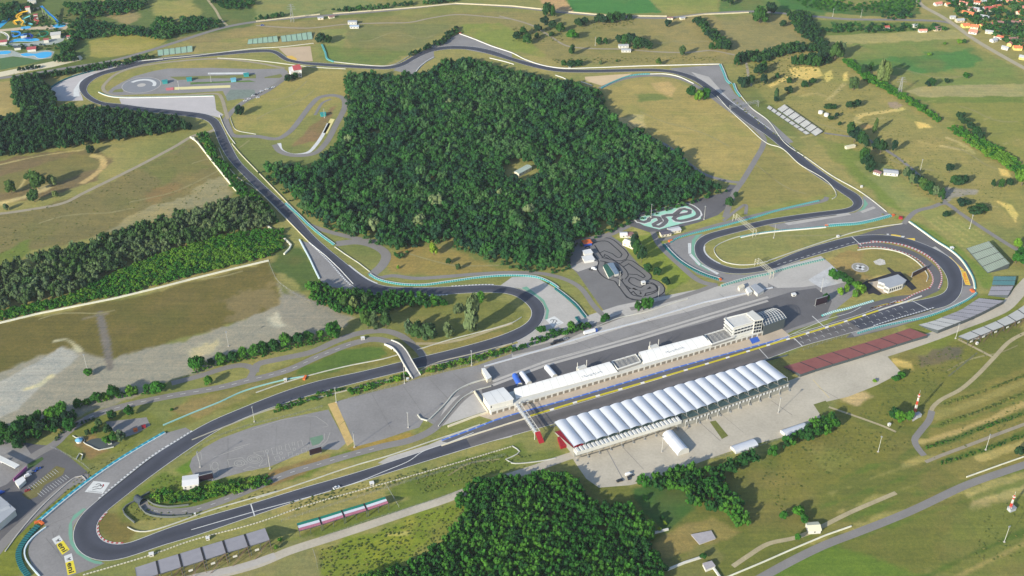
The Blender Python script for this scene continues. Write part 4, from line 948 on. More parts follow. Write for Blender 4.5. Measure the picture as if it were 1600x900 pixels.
F1 = [(545,124),(650,126),(690,108),(720,98),(745,98),(770,116),(800,122),(900,138),(935,152),(950,190),(1000,216),(1050,245),(1095,282),(1122,298),(1095,309),(1000,336),(930,366),(890,386),(886,420),(850,423),(800,416),(760,402),(720,387),(690,374),(642,388),(627,402),(612,386),(580,375),(520,354),(480,330),(445,295),(412,268),(425,266),(450,270),(485,268),(515,252),(534,218),(550,184),(543,142)]
wood("forest", "large dense deciduous forest filling the infield of the circuit", "forest", [F1], 7.2, (4.4, 7.6), (9, 17), 'mix', 3, excl=[[(786,262),(812,252),(840,258),(838,288),(796,290)]], pale=0, holes=.27)
BIG = [crown(400+i, 9, 150, .10, lobe=(.26, .46)) for i in range(4)]
wood("forest", "taller broad crowns standing above the central forest canopy", "forest", [F1], 21, (6.0, 9.5), (15, 21), 'mix', 7, BIG, excl=[[(786,262),(812,252),(840,258),(838,288),(796,290)]], gap=.6, pale=.05)
FC = np.array(F1).mean(0); FX = [tuple(FC+(np.array(p)-FC)*1.035+np.array([0, 2])) for p in F1]
wood("undergrowth", "ragged bushes and saplings along the edge of the central forest", "scrub", [FX], 5.2, (1.6, 3.4), (2, 6.5), 'mix', 9, excl=[F1], gap=.4)
wood("woodland", "dark woodland behind the top left hairpin run-off", "woodland", [[(85,174),(160,176),(230,184),(290,193),(306,205),(230,214),(150,227),(60,239),(-30,254),(-30,194),(30,184)], [(24,132),(58,124),(74,140),(90,158),(84,174),(30,184),(22,160)]], 7.4, (4.2, 6.4), (9, 16), 'dark', 13)
wood("woodland", "tall grey green tree belt below the rocky left field", "woodland", [[(-30,428),(100,398),(200,366),(300,336),(362,316),(400,322),(432,350),(400,360),(330,374),(240,402),(150,440),(100,466),(-30,494)]], 7.6, (4.5, 7), (10, 17), 'grey', 23, gap=.12)
wood("shrubland", "bright green thicket between tree belt and white field wall", "thicket", [[(150,440),(240,402),(330,374),(400,360),(444,362),(444,388),(420,402),(300,431),(200,459),(40,493),(-30,508),(-30,494),(100,466)]], 4.0, (2.4, 3.6), (3, 5.5), 'bright', 33, gap=.08)
wood("woodland", "narrow tree strip between the long white wall and the back straight", "woodland", [[(308,212),(322,210),(345,250),(380,292),(410,315),(436,350),(410,345),(372,306),(340,262)]], 6, (3, 4.6), (6, 10), 'green', 43)
wood("woodland", "dense green wood at the bottom edge below the grandstand road", "woodland", [[(705,790),(740,762),(800,752),(890,745),(905,764),(925,792),(985,795),(1015,832),(1028,870),(1045,925),(540,925),(640,888),(695,848),(730,802)]], 6.0, (3.6, 5.4), (8, 13), 'green', 53, gap=.02)
wood("woodland", "leafy tree belt behind the concrete lot running down to the fenced yard", "woodland", [[(1002,762),(1040,742),(1062,736),(1112,742),(1140,775),(1168,815),(1160,832),(1130,804),(1085,797),(1060,768),(1030,768)], [(1112,746),(1170,722),(1232,692),(1290,660),(1312,658),(1300,674),(1240,702),(1180,724),(1125,756)]], 6.2, (3.8, 5.6), (9, 14), 'green', 63)
wood("woodland", "dark green trees between the second and third corners", "woodland", [[(482,448),(500,450),(560,462),(640,466),(692,470),(688,484),(640,484),(592,492),(546,494),(502,482),(484,466)]], 6.2, (3.6, 5.4), (8, 12), 'green', 73)
wood("woodland", "trees and bushes around the water park and its hillside", "woodland", [[(112,58),(135,36),(180,42),(228,50),(236,60),(200,58),(150,60),(120,64)], [(232,52),(250,32),(300,30),(345,36),(338,44),(285,55),(262,62),(240,66)], [(96,100),(112,40),(132,30),(138,48),(116,70),(118,92)], [(96,72),(115,66),(118,96),(98,96)], [(0,10),(45,8),(60,16),(20,30),(-10,40)], [(100,10),(230,0),(230,10),(215,20),(150,30),(120,30)]], 7.5, (3.6, 5.6), (6, 11), 'mix', 83, gap=.2)
wood("woodland", "dense dark thicket above the ticket gates at the lower left", "thicket", [[(-10,676),(40,662),(90,646),(116,656),(108,672),(70,682),(40,694),(24,700),(-10,694)]], 6, (3, 4.6), (6, 9), 'green', 85, gap=.15)
wood("woodland", "small trees and shrubs between the slides and pools", "woodland", [[(60,30),(110,18),(112,40),(100,62)], [(42,22),(90,30),(86,42),(40,42)], [(20,48),(90,46),(90,56),(30,60)], [(10,70),(95,70),(95,78),(20,78)]], 7, (2, 3.2), (2.5, 4.5), 'mix', 87, gap=.5)
wood("woodland", "scattered trees above the perimeter road at the top left", "woodland", [[(328,4),(365,-4),(396,2),(398,12),(370,18),(345,14)], [(300,-8),(400,-12),(410,-4),(330,2)], [(398,30),(440,24),(444,28),(400,34)], [(510,18),(580,12),(640,6),(655,9),(600,16),(545,20)], [(655,8),(710,-2),(712,4),(680,8)]], 7, (3, 4.6), (6, 9), 'mix', 93, gap=.1)
wood("woodland", "dark tree row on the slope behind the upper left run-off", "woodland", [[(150,104),(190,98),(235,88),(240,92),(190,104),(150,112),(110,118),(50,126),(20,128),(50,118),(110,110)]], 6, (2.6, 4), (5, 8), 'dark', 97)
wood("woodland", "dark hedge of trees on the bank outside the upper run-off", "woodland", [[(638,88),(660,78),(690,62),(706,48),(716,42),(714,54),(694,70),(655,84),(642,90)]], 5.5, (2.6, 4), (5, 8), 'dark', 103)
wood("woodland", "tree belts running between the pale meadows at the top right", "woodland", [[(1082,34),(1094,33),(1110,50),(1138,68),(1146,80),(1130,80),(1108,62)], [(1228,25),(1262,22),(1270,40),(1292,72),(1290,82),(1262,66),(1240,46)], [(1178,88),(1240,72),(1290,76),(1288,84),(1240,84),(1190,100),(1172,98)], [(1238,98),(1290,86),(1300,96),(1290,104),(1240,104)]], 7, (4, 5.6), (8, 12), 'dark', 113)
HEDGE = wood("hedgerow", "long clipped green hedge climbing past the motocross slope", "hedgerow", [[(1316,96),(1326,94),(1360,118),(1400,142),(1440,166),(1470,188),(1466,194),(1430,170),(1390,148),(1350,126)], [(1480,202),(1496,200),(1530,215),(1570,240),(1600,262),(1640,290),(1640,304),(1590,276),(1550,250),(1510,226)]], 4.6, (2.6, 3.8), (4, 6.5), 'bright', 123, gap=.02)
wood("woodland", "trees in gardens all through the red roofed village", "woodland", [[(1470,-20),(1640,-20),(1640,98),(1600,82),(1560,62),(1525,42),(1500,30),(1480,12)], [(1376,18),(1420,14),(1430,30),(1400,32),(1378,30)], [(1300,40),(1460,42),(1490,48),(1300,54),(1276,48)]], 8.0, (3.2, 5.2), (5, 9), 'mix', 133, gap=.3)
wood("orchard", "rows of orchard trees in the dark green field at the top", "orchard", [[(1230,-4),(1290,-8),(1330,6),(1436,-4),(1436,16),(1380,22),(1300,18),(1256,12)]], 8, (2.4, 3.2), (3, 4.4), 'green', 143, gap=.05)
wood("shrubland", "bushy strip between marked lot and tunnel road", "thicket", [[(234,776),(248,766),(290,772),(335,758),(422,744),(424,758),(350,777),(275,789),(245,785)]], 3.6, (1.8, 3), (2.2, 4.4), 'bright', 153, gap=.08)
wood("shrubland", "bushes lining the fence between track and overflow lot", "thicket", [[(540,618),(560,606),(600,594),(632,584),(640,590),(600,602),(560,616)], [(656,584),(700,568),(760,554),(800,542),(804,549),(760,563),(700,577),(660,589)], [(432,634),(500,616),(540,606),(540,612),(500,624),(430,646)]], 3.6, (1.5, 2.6), (2, 4), 'bright', 163, gap=.18)
wood("shrubland", "bushes below the second corner run-off", "thicket", [[(800,546),(830,533),(870,518),(905,508),(924,506),(920,514),(870,528),(806,551)]], 4, (2, 3.4), (3, 6), 'green', 173, gap=.1)
wood("undergrowth", "low tufts of scrub on the banks beside the main straight", "scrub", [[(448,786),(560,756),(640,738),(700,724),(770,704),(780,712),(700,735),(640,752),(560,774),(460,800)], [(500,858),(560,842),(640,812),(700,788),(730,795),(690,846),(620,884),(560,905),(500,900)], [(640,745),(780,712),(830,712),(740,752),(660,772)]], 3.2, (.8, 1.7), (.4, 1.0), 'scrub', 183, BT, gap=.35)
wood("undergrowth", "dry scrub on hillsides right of the concrete lot", "scrub", [[(1425,570),(1440,560),(1560,500),(1600,520),(1470,600),(1430,670),(1340,650),(1380,610)], [(1200,700),(1310,660),(1430,690),(1300,740),(1220,800),(1190,760)], [(1440,700),(1640,600),(1640,640),(1460,720)], [(1540,800),(1640,760),(1640,860),(1520,880)]], 4.2, (.8, 1.8), (.3, .8), 'scrub', 193, BT, gap=.6)
wood("undergrowth", "clumps of scrub around the tunnel road and corner bank", "scrub", [[(190,800),(250,745),(262,740),(300,755),(236,776),(240,800),(320,802),(420,764),(440,768),(300,808),(220,815)], [(50,830),(90,790),(150,745),(205,690),(190,700),(130,740),(70,795),(30,845)]], 3, (.7, 1.4), (.4, .9), 'scrub', 203, BT, gap=.4)
wood("undergrowth", "scattered clumps in the rough left and upper fields", "scrub", [[(0,340),(130,306),(225,258),(300,218),(364,296),(250,338),(150,368),(0,404)], [(1250,60),(1300,110),(1400,160),(1560,270),(1590,340),(1460,330),(1290,215),(1190,150)]], 7.5, (.8, 1.8), (.3, .7), 'scrub', 213, BT, gap=.6)
for i, (vp, pal_) in enumerate((([(1472,631),(1535,611),(1620,578),(1620,582),(1535,615),(1474,635)],'scrub'), ([(1466,663),(1513,647),(1620,606),(1620,610),(1513,652),(1466,668)],'scrub'), ([(1446,699),(1491,684),(1547,662),(1620,637),(1620,643),(1547,668),(1446,704)],'green'), ([(1470,721),(1540,700),(1620,669),(1620,676),(1540,706),(1470,727)],'green'))):
    wood("hedge_strip", "strip of rough hedge plants between terraces, %s from the top" % ORD[i], "hedge", [vp], 2.6, (.9, 1.7), (.9, 2.0), pal_, 223+i, BT, gap=.15)
wood("undergrowth", "bushes under the tree rows around the gravel lot", "scrub", [[(300,586),(330,575),(400,561),(470,543),(530,529),(530,523),(470,536),(400,552),(330,566),(300,577)], [(118,640),(180,624),(250,615),(250,608),(180,616),(118,632)], [(0,690),(50,680),(120,655),(120,640),(60,660),(0,680)]], 3.2, (1.4, 2.4), (1.5, 3.2), 'bright', 233, BT, gap=.1)
wood("undergrowth", "rough grass and brush on the banks in the upper right", "scrub", [[(1170,95),(1240,80),(1290,90),(1280,110),(1230,128),(1180,140),(1160,120)], [(800,40),(880,48),(880,66),(800,66)], [(900,36),(990,28),(990,40),(905,48)], [(1345,250),(1400,240),(1480,310),(1470,320),(1400,275)], [(1140,150),(1200,200),(1340,310),(1400,345),(1385,340),(1300,280),(1180,190)], [(860,92),(1120,88),(1120,96),(870,100)]], 6, (1, 2.2), (.8, 2), 'scrub', 243, BT, gap=.35)
wood("hedge_strip", "clipped dark hedge round the pond garden beside the bending road", "hedge", [[(84,690),(92,677),(118,662),(150,653),(151,656),(121,665),(97,679),(89,691)]], 2.4, (1, 1.6), (1.4, 2.2), 'dark', 253, BT, gap=.02)
# ---- single trees: prototypes
def make_tree(name, seed, pal, lobes=9, cards=330, column=False, card=.11, label=None, tint=None):
    root = empty(name, (0, 0, 0), label, "tree")
    Q, sh = crown(seed, lobes, cards, card, column=column); r = np.random.RandomState(seed)
    Q = Q.copy(); Q[:, :, 2] = Q[:, :, 2]*1.0
    c = np.array(lin(tint or PAL[pal][seed % len(PAL[pal])])); me = quads_mesh("crown", Q, c[None]*sh[:, None], LEAF_T)
    o = bpy.data.objects.new("crown", me); C.objects.link(o); o.parent = root
    mb = MB(); mb.bar((0, 0, -.02), (0.01, .01, .5), .07, 6, .045)
    for k in range(3):
        a = 2.1*k+seed; mb.bar((0.01, .01, .34+.05*k), (.38*math.cos(a), .38*math.sin(a), .62), .032, 4, .015)
    mb.build("trunk", BARK, root); return root
KINDS = {'r': ("round_tree", 'green', False, None), 'd': ("dark_tree", 'dark', False, None), 'p': ("poplar_tree", 'grey', True, None), 'w': ("willow_tree", 'grey', False, None),
         'l': ("lime_tree", 'lime', False, None), 'b': ("bush", 'bright', False, None)}
HK = {'r': 1.15, 'd': 1.1, 'p': 3.3, 'w': 1.25, 'l': 1.2, 'b': .8}
protos = {}; LABELS = set(); tree_count = [0]
def tree(kind, x, y, w, label, group=None, h=None):
    """x,y = foot of the tree, w = crown width, all read in picture pixels"""
    p = W(x, y); r = w/2/ppm(y); H = (h/ppm(y)*1.15) if h else r*2*HK[kind]
    if kind == 'p': r *= 1.25
    if len(label.split()) > 16: print("LONG", len(label.split()), label)
    v = (kind, rnd.randrange(3)); assert label not in LABELS or group, label; LABELS.add(label)
    if v not in protos:
        nm, pal, colm, tint = KINDS[kind]; t = make_tree(nm, 300+ord(kind)*3+v[1], pal, 9 if not colm else 8, 360, colm, .16 if colm else .12, label); protos[v] = t
        t.location = p; t.scale = (r, r, H); t.rotation_euler = (0, 0, rnd.uniform(0, 6.28)); t["label"] = label
    else: t = copy_thing(protos[v], p, label, rnd.uniform(0, 6.28), (r, r, H))
    if "group" in t: del t["group"]
    if group: t["group"] = group
    tree_count[0] += 1; return t
def row(kind, pts, w, label, n=None, jit=.15, group=None, h=None):
    P = pts if n is None else [tuple((np.array(pts[0])+(np.array(pts[-1])-np.array(pts[0]))*i/(n-1))) for i in range(n)] if len(pts) == 2 else pts
    if n is not None and len(pts) > 2:
        cum = [0]
        for a, b in zip(pts[:-1], pts[1:]): cum.append(cum[-1]+math.dist(a, b))
        P = [(float(np.interp(cum[-1]*i/(n-1), cum, [p[0] for p in pts])), float(np.interp(cum[-1]*i/(n-1), cum, [p[1] for p in pts]))) for i in range(n)]
    for i, q in enumerate(sorted(P, key=lambda q: q[0])):
        ww = (q[2] if len(q) > 2 else w)*rnd.uniform(1-jit, 1+jit); k = kind[i % len(kind)]
        tree(k, q[0]+rnd.uniform(-1, 1), q[1]+rnd.uniform(-.7, .7), ww, ("%s tree from the left " % ORD[i])+label, group, h)
G = "single trees and rows of trees"
row('r', [(310,580,28),(331,572,12),(348,570,16),(363,566,18),(378,562,18),(395,558,20),(412,552,20),(430,547,20),(448,543,20),(466,539,18),(484,534,16),(500,529,14),(520,527,26)], 20, "in the row above the looping road, below the gravel lot")
row('rb', [(122,636,14),(135,631,11),(152,628,16),(166,624,16),(180,621,18),(207,616,18),(229,611,12),(248,614,26)], 16, "in the row along the gravel lot bottom edge")
row('rd', [(84,655,20),(95,652,22),(105,662,20),(92,670,18),(110,672,18)], 20, "in the dark clump between gravel lot and bending road")
row('rd', [(6,676,20),(18,690,18),(28,680,26),(40,672,20),(30,700,16),(52,668,20),(58,658,18),(66,674,18)], 20, "in the clump above the ticket gates at the lower left")
row('wr', [(137,680,10),(150,678,11),(156,668,12),(170,678,14),(178,690,16),(190,688,14),(168,694,14)], 14, "around the small pond garden by the first corner")
row('r', [(176,655,14),(203,650,14)], 14, "above the pond garden beside the bending road")
tree('r', 327, 602, 14, "bush like tree inside the grassy road loop"); tree('b', 269, 642, 6, "small bush on the bare verge below the road loop")
tree('b', 139, 586, 14, "lone leafy tree at the foot of a lamp mast on the gravel lot")
row('wp', [(575,512,19),(586,514,15),(603,512,19)], 14, "in the tall grey green trio above the loop road bend", h=28)
row('w', [(540,484,16),(553,486,16),(572,482,12)], 15, "in the pale row below the third corner trees", h=22)
row('w', [(640,522,15),(652,528,26),(669,530,33)], 20, "in the pale clump on the grass below the second corner", h=24)
tree('w', 701, 527, 18, "single grey green tree between pale clump and tall poplar", h=24); tree('p', 738, 519, 26, "very tall poplar standing in the second corner grassland", h=56)
tree('r', 748, 476, 18, "bright round tree next to the very tall poplar", h=20); tree('b', 692, 478, 14, "yellow green bush above the pale clump"); tree('w', 716, 490, 16, "grey tree left of the very tall poplar")
row('b', [(846,519,14),(880,501,0.1),(900,503,10),(917,512,0.1)][:1], 12, "standing at the bottom of the second corner run-off"); tree('r', 893, 517, 14, "round tree between run-off wall and the hairpin lane"); tree('r', 945, 504, 14, "tree on the kerb below the go kart paddock exit")
row('r', [(997,487,12),(1005,485,18),(1014,483,14)], 15, "in the clump under the lower tip of the kart track", h=18)
row('d', [(991,391,12),(994,400,14),(1001,410,14)], 14, "in the tall dark clump beside the cream clubhouse", h=26)
row('d', [(1012,424,15),(1026,431,12),(1040,445,12)], 13, "in the line of three on the kart lawn")
tree('d', 1139, 322, 14, "round dark tree at the corner of the mint kart lot"); tree('d', 1149, 308, 8, "small tree between mint kart lot and meadow lane")
row('rb', [(1080,152,14),(1092,158,16),(1103,156,14)], 15, "in the bright clump inside the wide right hand bend", h=16)
tree('d', 375, 180, 15, "round tree on the lane junction near the school loop"); row('d', [(449,128,9),(455,126,9),(462,124,9)], 9, "in the dark trio below the white clubhouse")
row('d', [(502,68,14),(512,68,13)], 13, "in the pair at the end of the mint grandstands")
tree('d', 142, 240, 13, "dark tree at the tip of the dirt oval"); row('w', [(18,302,18),(44,282,10),(60,296,22),(84,290,16),(54,316,20),(87,308,10),(10,328,10)], 16, "in the loose group inside the dirt oval")
tree('l', 678, 398, 15, "vivid lime green tree at the front of the forest edge", h=18); tree('d', 701, 412, 9, "small dark tree on the brown grass below the forest, left one of two"); tree('w', 716, 422, 9, "small grey tree on the brown grass below the forest, right one of two")
tree('l', 622, 420, 5, "little bush beside the access road fork")
# top middle meadow
row('d', [(857,26,18),(864,28,8)], 18, "in the big dark pair below the long top wall", h=18)
row('d', [(808,62,12),(818,56,12),(824,68,16),(838,60,8),(842,52,14),(850,40,14),(863,44,12),(876,50,13),(862,58,9)], 13, "in the scattered group left of the meadow lane")
tree('w', 893, 87, 10, "small round tree casting a long shadow on the lane by the upper track", h=15); tree('b', 894, 62, 20, "flat bush on the slope above the meadow lane")
row('d', [(905,42,12),(914,40,12),(935,36,14),(942,39,12),(952,37,14),(962,34,14),(972,33,12),(983,31,10)], 13, "in the dark row on the crest of the upper meadow")
row('d', [(935,69,10),(946,69,10),(968,68,12),(978,70,14),(988,72,16),(996,76,16),(1006,76,14),(1014,77,14)], 14, "in the clump around the twin white cabins")
tree('d', 1043, 42, 11, "round tree beside the road junction at the upper meadow"); tree('w', 1066, 88, 11, "round tree in the meadow lane curve", h=15)
row('d', [(1111,78,10),(1122,78,12),(1134,80,12)], 12, "at the lower end of the upper belt beside the lane")
row('d', [(880,104,10),(892,104,14),(903,103,14)], 14, "in the low clump on the bank above the track", h=9)
row('w', [(1028,102,9),(938,101,5),(963,98,4)], 7, "among small bushes on the terraced bank above the upper straight")
row('d', [(1159,98,16),(1168,96,14),(1186,118,16),(1192,112,14),(1160,138,16),(1172,134,14),(1192,133,14),(1150,104,9)], 14, "in the loose group behind the upper right run-off", h=16)
tree('d', 1187, 36, 24, "broad dark tree at the roadside by the top belt", h=22); tree('d', 1205, 24, 18, "dark tree at the left end of the orchard track"); tree('d', 1223, 42, 10, "reddish dark bush on the pale top meadow")
row('d', [(1130,4,10),(1140,10,12),(1150,2,12)], 12, "in the small clump at the top edge above the road", h=12)
# motocross hill
row('d', [(1240,104,9),(1250,102,9),(1262,104,10),(1275,104,14),(1282,98,16),(1290,92,14)], 13, "in the row above the sand pit", h=16)
row('w', [(1304,94,22),(1312,90,14)], 20, "in the tall pair at the top of the green hedge", h=24)
row('d', [(1232,130,9),(1256,136,13),(1268,132,12),(1231,145,13),(1214,123,8),(1212,160,9)], 11, "in the scatter around the sand pit", h=9)
tree('p', 1212, 158, 9, "narrow poplar by the upper end of the hillside grandstand", h=18); tree('w', 1333, 141, 17, "broad grey round tree on the motocross slope"); tree('d', 1328, 170, 14, "dark oval tree below the broad grey round tree", h=11); tree('d', 1338, 168, 12, "low dark tree joined right of the dark oval tree")
row('d', [(1296,171,16),(1303,170,8),(1298,188,10),(1308,184,8),(1311,197,5)], 9, "near the small round tanks on the slope", h=7)
tree('p', 1366, 208, 8, "slim poplar casting a long thin shadow on the slope", h=20)
row('d', [(1328,212,15),(1334,222,24),(1344,226,16),(1352,232,12)], 18, "in the big leafy clump on the hillside lane", h=20)
row('p', [(1377,124,14),(1384,128,14),(1373,128,12)], 13, "in the tall grey pair crossing the long hedge", h=28)
row('d', [(1350,116,12),(1360,112,10)], 10, "beside the upper part of the long hedge", h=14)
row('db', [(1454,135,12),(1448,136,8),(1478,132,8),(1508,122,11),(1498,68,8),(1506,68,6),(1452,88,8),(1475,70,6)], 9, "dotted about the green field below the village")
row('d', [(1348,252,16),(1352,262,18),(1358,270,14),(1376,240,16),(1366,236,12),(1396,240,8)], 15, "in the grove around the hillside cottage", h=20)
row('wd', [(1425,288,12),(1434,292,16),(1442,296,18),(1451,302,18),(1462,306,14),(1414,276,12),(1420,282,10),(1470,312,10)], 14, "in the sloping row between cottage and crossroads", h=16)
row('d', [(1482,270,14),(1489,288,14),(1498,290,18),(1505,288,12),(1551,294,7),(1563,294,8),(1576,292,10)], 12, "on the open slope left of the yellow tree", h=14)
tree('l', 1596, 290, 26, "large bright yellow tree at the right edge of the slope", h=26)
row('d', [(1502,321,16),(1512,322,8),(1523,334,20),(1532,330,20),(1478,340,13)], 14, "in the dark pair of clumps below the crossroads", h=10)
row('b', [(1588,388,12),(1593,405,20),(1600,415,24),(1586,412,14)], 16, "by the right edge below the bare lane", h=16)
row('d', [(1498,188,12),(1506,196,14),(1516,204,14),(1524,212,14),(1532,218,12)], 12, "in the dark clump where the long hedge resumes", h=12)
row('rb', [(1301,433,14),(1308,437,14),(1318,440,16),(1326,446,16),(1338,452,16),(1344,458,14),(1312,462,10),(1322,458,9),(1334,466,9),(1290,470,10)], 13, "in the hedge line left of the medical building", h=13)
# lower right
row('b', [(1366,597,8),(1399,595,14),(1408,590,12)], 12, "at the lower corner of the concrete lot")
row('r', [(1397,655,18),(1406,660,18),(1418,658,14)], 17, "in the round clump at the foot of the striped mast", h=18)
row('r', [(1286,668,18),(1296,664,20),(1306,670,14),(1278,676,14)], 18, "in the clump between concrete lot and the path", h=17)
row('b', [(1248,805,18),(1222,812,14),(1256,818,12),(1245,845,10),(1190,760,0.1)][:4], 14, "beside the dirt track at the bottom right", h=14)
tree('r', 1098, 873, 11, "small bright tree on the white yard wall"); tree('d', 1592, 712, 16, "dark tree at the right edge above the lower road")
row('rl', [(1033,812,7),(1038,820,8),(1030,830,8),(1008,782,7)], 8, "in the dark lawn hollow beside the bottom wood")
row('lb', [(432,858,9),(438,846,8),(560,660,0.1)][:2], 8, "autumn toned beside the grey grandstand end")
for q, lb in (((548,613,10),"lime bush against the fence of the overflow lot"), ((622,596,12),"bright bush beside the bridge landing"), ((1092,800,0.1),""), ((1000,752,12),"tree at the lower tip of the concrete lot behind the vans")):
    if lb: tree('b', *q, lb)
row('d', [(30,112,6),(37,111,6),(45,110,6),(52,108,6),(57,107,5),(63,106,5),(99,97,6),(105,97,6),(111,96,6),(116,95,6),(121,95,5),(90,98,12)], 6, "in the line of clipped trees beside the water park road")
print("single trees", tree_count[0])
# ------------------------------------------------------------ buildings and grandstands
Z = Vector((0, 0, 1))
def V3(p, z): return Vector((p[0], p[1], z))
def up_pts(pts, z): return [V3(p, z) for p in pts]
def roofquad(pts, z): return [W(p[0], p[1], z) for p in pts]     # roof corners read in the picture at height z
def cen(P): c = sum((Vector((p.x, p.y, 0)) for p in P), Vector())/len(P); return c
def shrink(P, k): c = cen(P); return [Vector((c.x+(p.x-c.x)*k, c.y+(p.y-c.y)*k, p.z)) for p in P]
def ccw(P):
    A_ = sum(P[i].x*P[(i+1) % len(P)].y-P[(i+1) % len(P)].x*P[i].y for i in range(len(P)))
    return P if A_ > 0 else P[::-1]
def prism(P, z0, z1, mb=None, mi=0):
    mb = mb or MB(); P = ccw(list(P)); n = len(P)
    for i in range(n):
        a, b = P[i], P[(i+1) % n]; mb.quad(V3(a, z0), V3(b, z0), V3(b, z1), V3(a, z1), mi=mi)
    for t in tessellate_polygon([[V3(p, 0) for p in P]]):
        q = [V3(P[k], z1) for k in t]
        if (q[1]-q[0]).cross(q[2]-q[0]).z < 0: q.reverse()
        mb.tri(*q, mi=mi); q = [V3(P[k], z0) for k in t]; mb.tri(*q, mi=mi)
    return mb
def windows_on(P, i, z0, z1, n, root, name="window", w=.6, frac=(.05, .95), out=.06, m=None):
    P = ccw(list(P)); a, b = P[i % len(P)], P[(i+1) % len(P)]; d = (b-a); d.z = 0; L0 = d.length; d.normalize(); o_ = Vector((d.y, -d.x, 0))
    for k in range(n):
        t0 = frac[0]+(frac[1]-frac[0])*(k+.5-w/2)/n; t1 = frac[0]+(frac[1]-frac[0])*(k+.5+w/2)/n; mb = MB()
        p, q = a+d*L0*t0, a+d*L0*t1; lo = [V3(x, z0) for x in (p-o_*.02, q-o_*.02, q+o_*out, p+o_*out)]; hi = [V3(x, z1) for x in lo]
        mb.hexa(ccw(lo), ccw(hi)); part(mb, name, m or GLASS, root)
def flat_building(name, label, cat, pts, h, wall, roof, overhang=1.03, win=(), rt=.35, parapet=False):
    P = ccw(roofquad(pts, h)); c = cen(P); root = empty(name, c, label, cat)
    F = shrink(P, .985); part(prism(F, 0, h-rt), "wall", wall, root)
    rf = part(prism(shrink(P, overhang), h-rt+.003, h), "roof", roof, root)
    for (i, z0, z1, n) in win: windows_on(F, i, z0, z1, n, root)
    return root, F
def gable_mb(L, B, h, over=.5, pitch=.5):
    """walls (with gables) and roof of a house L x B about the origin, ridge along x"""
    w = MB(); rh = B/2*pitch; x, y = L/2, B/2
    w.quad((-x,-y,0),(x,-y,0),(x,-y,h),(-x,-y,h)); w.quad((x,y,0),(-x,y,0),(-x,y,h),(x,y,h))
    for s in (-1, 1):
        a, b, c, d, e = (s*x,-y*s*-1*-1,0),(s*x,y*s,0),(s*x,y*s,h),(s*x,0,h+rh),(s*x,-y*s,h)
        w.quad((s*x,-y*s,0),(s*x,y*s,0),(s*x,y*s,h),(s*x,-y*s,h)); w.tri((s*x,-y*s,h),(s*x,y*s,h),(s*x,0,h+rh))
    r = MB(); X, Y = x+over, y+over; z0 = h-over*pitch; t = .22
    for s in (-1, 1):
        lo = [(-X,s*Y,z0),(X,s*Y,z0),(X,0,h+rh),(-X,0,h+rh)]; hi = [(p[0],p[1],p[2]+t) for p in lo]
        if s > 0: lo = lo[::-1]; hi = hi[::-1]
        r.hexa(lo, hi)
    return w, r
# main stand under white vaults
def terrace_section(F0, F1, B0, B1, zf, zb, rows, mb, side, base=0.0, fascia=False):
    """stepped seating between a front edge and a higher back edge; side = second builder for the closed underside"""
    for k in range(rows):
        t0, t1 = k/rows, (k+1)/rows; z0 = zf+(zb-zf)*t0; z1 = zf+(zb-zf)*t1
        a, b, c, d = F0.lerp(B0, t0), F1.lerp(B1, t0), F1.lerp(B1, t1), F0.lerp(B0, t1)
        q = [V3(a, z0), V3(b, z0), V3(c, z0), V3(d, z0)]
        if (q[1]-q[0]).cross(q[2]-q[0]).z < 0: q.reverse()
        mb.quad(*q); mb.quad(V3(d, z0), V3(c, z0), V3(c, z1), V3(d, z1))
    P = ccw([F0, F1, B1, B0]); zz = {id(F0): zf, id(F1): zf, id(B0): zb, id(B1): zb}
    for i in range(4):
        a, b = P[i], P[(i+1) % 4]
        if fascia: side.quad(V3(a, zz[id(a)]-1.1), V3(b, zz[id(b)]-1.1), V3(b, zz[id(b)]-.05), V3(a, zz[id(a)]-.05)); side.bar(V3(a, 0), V3(a, zz[id(a)]-.3), .25, 4); c = a.lerp(b, .5); side.bar(V3(c, 0), V3(c, (zz[id(a)]+zz[id(b)])/2-.3), .22, 4); continue
        side.quad(V3(a, base), V3(b, base), V3(b, zz[id(b)]-.05), V3(a, zz[id(a)]-.05))
def edge_pts(pts, n, z):
    P = [W(p[0], p[1], z) for p in pts]; cum = [0]
    for a, b in zip(P[:-1], P[1:]): cum.append(cum[-1]+(b-a).length)
    def at(t):
        s = t*cum[-1]
        for i in range(len(P)-1):
            if s <= cum[i+1]+1e-6: return P[i].lerp(P[i+1], (s-cum[i])/(cum[i+1]-cum[i]))
        return P[-1].copy()
    return at
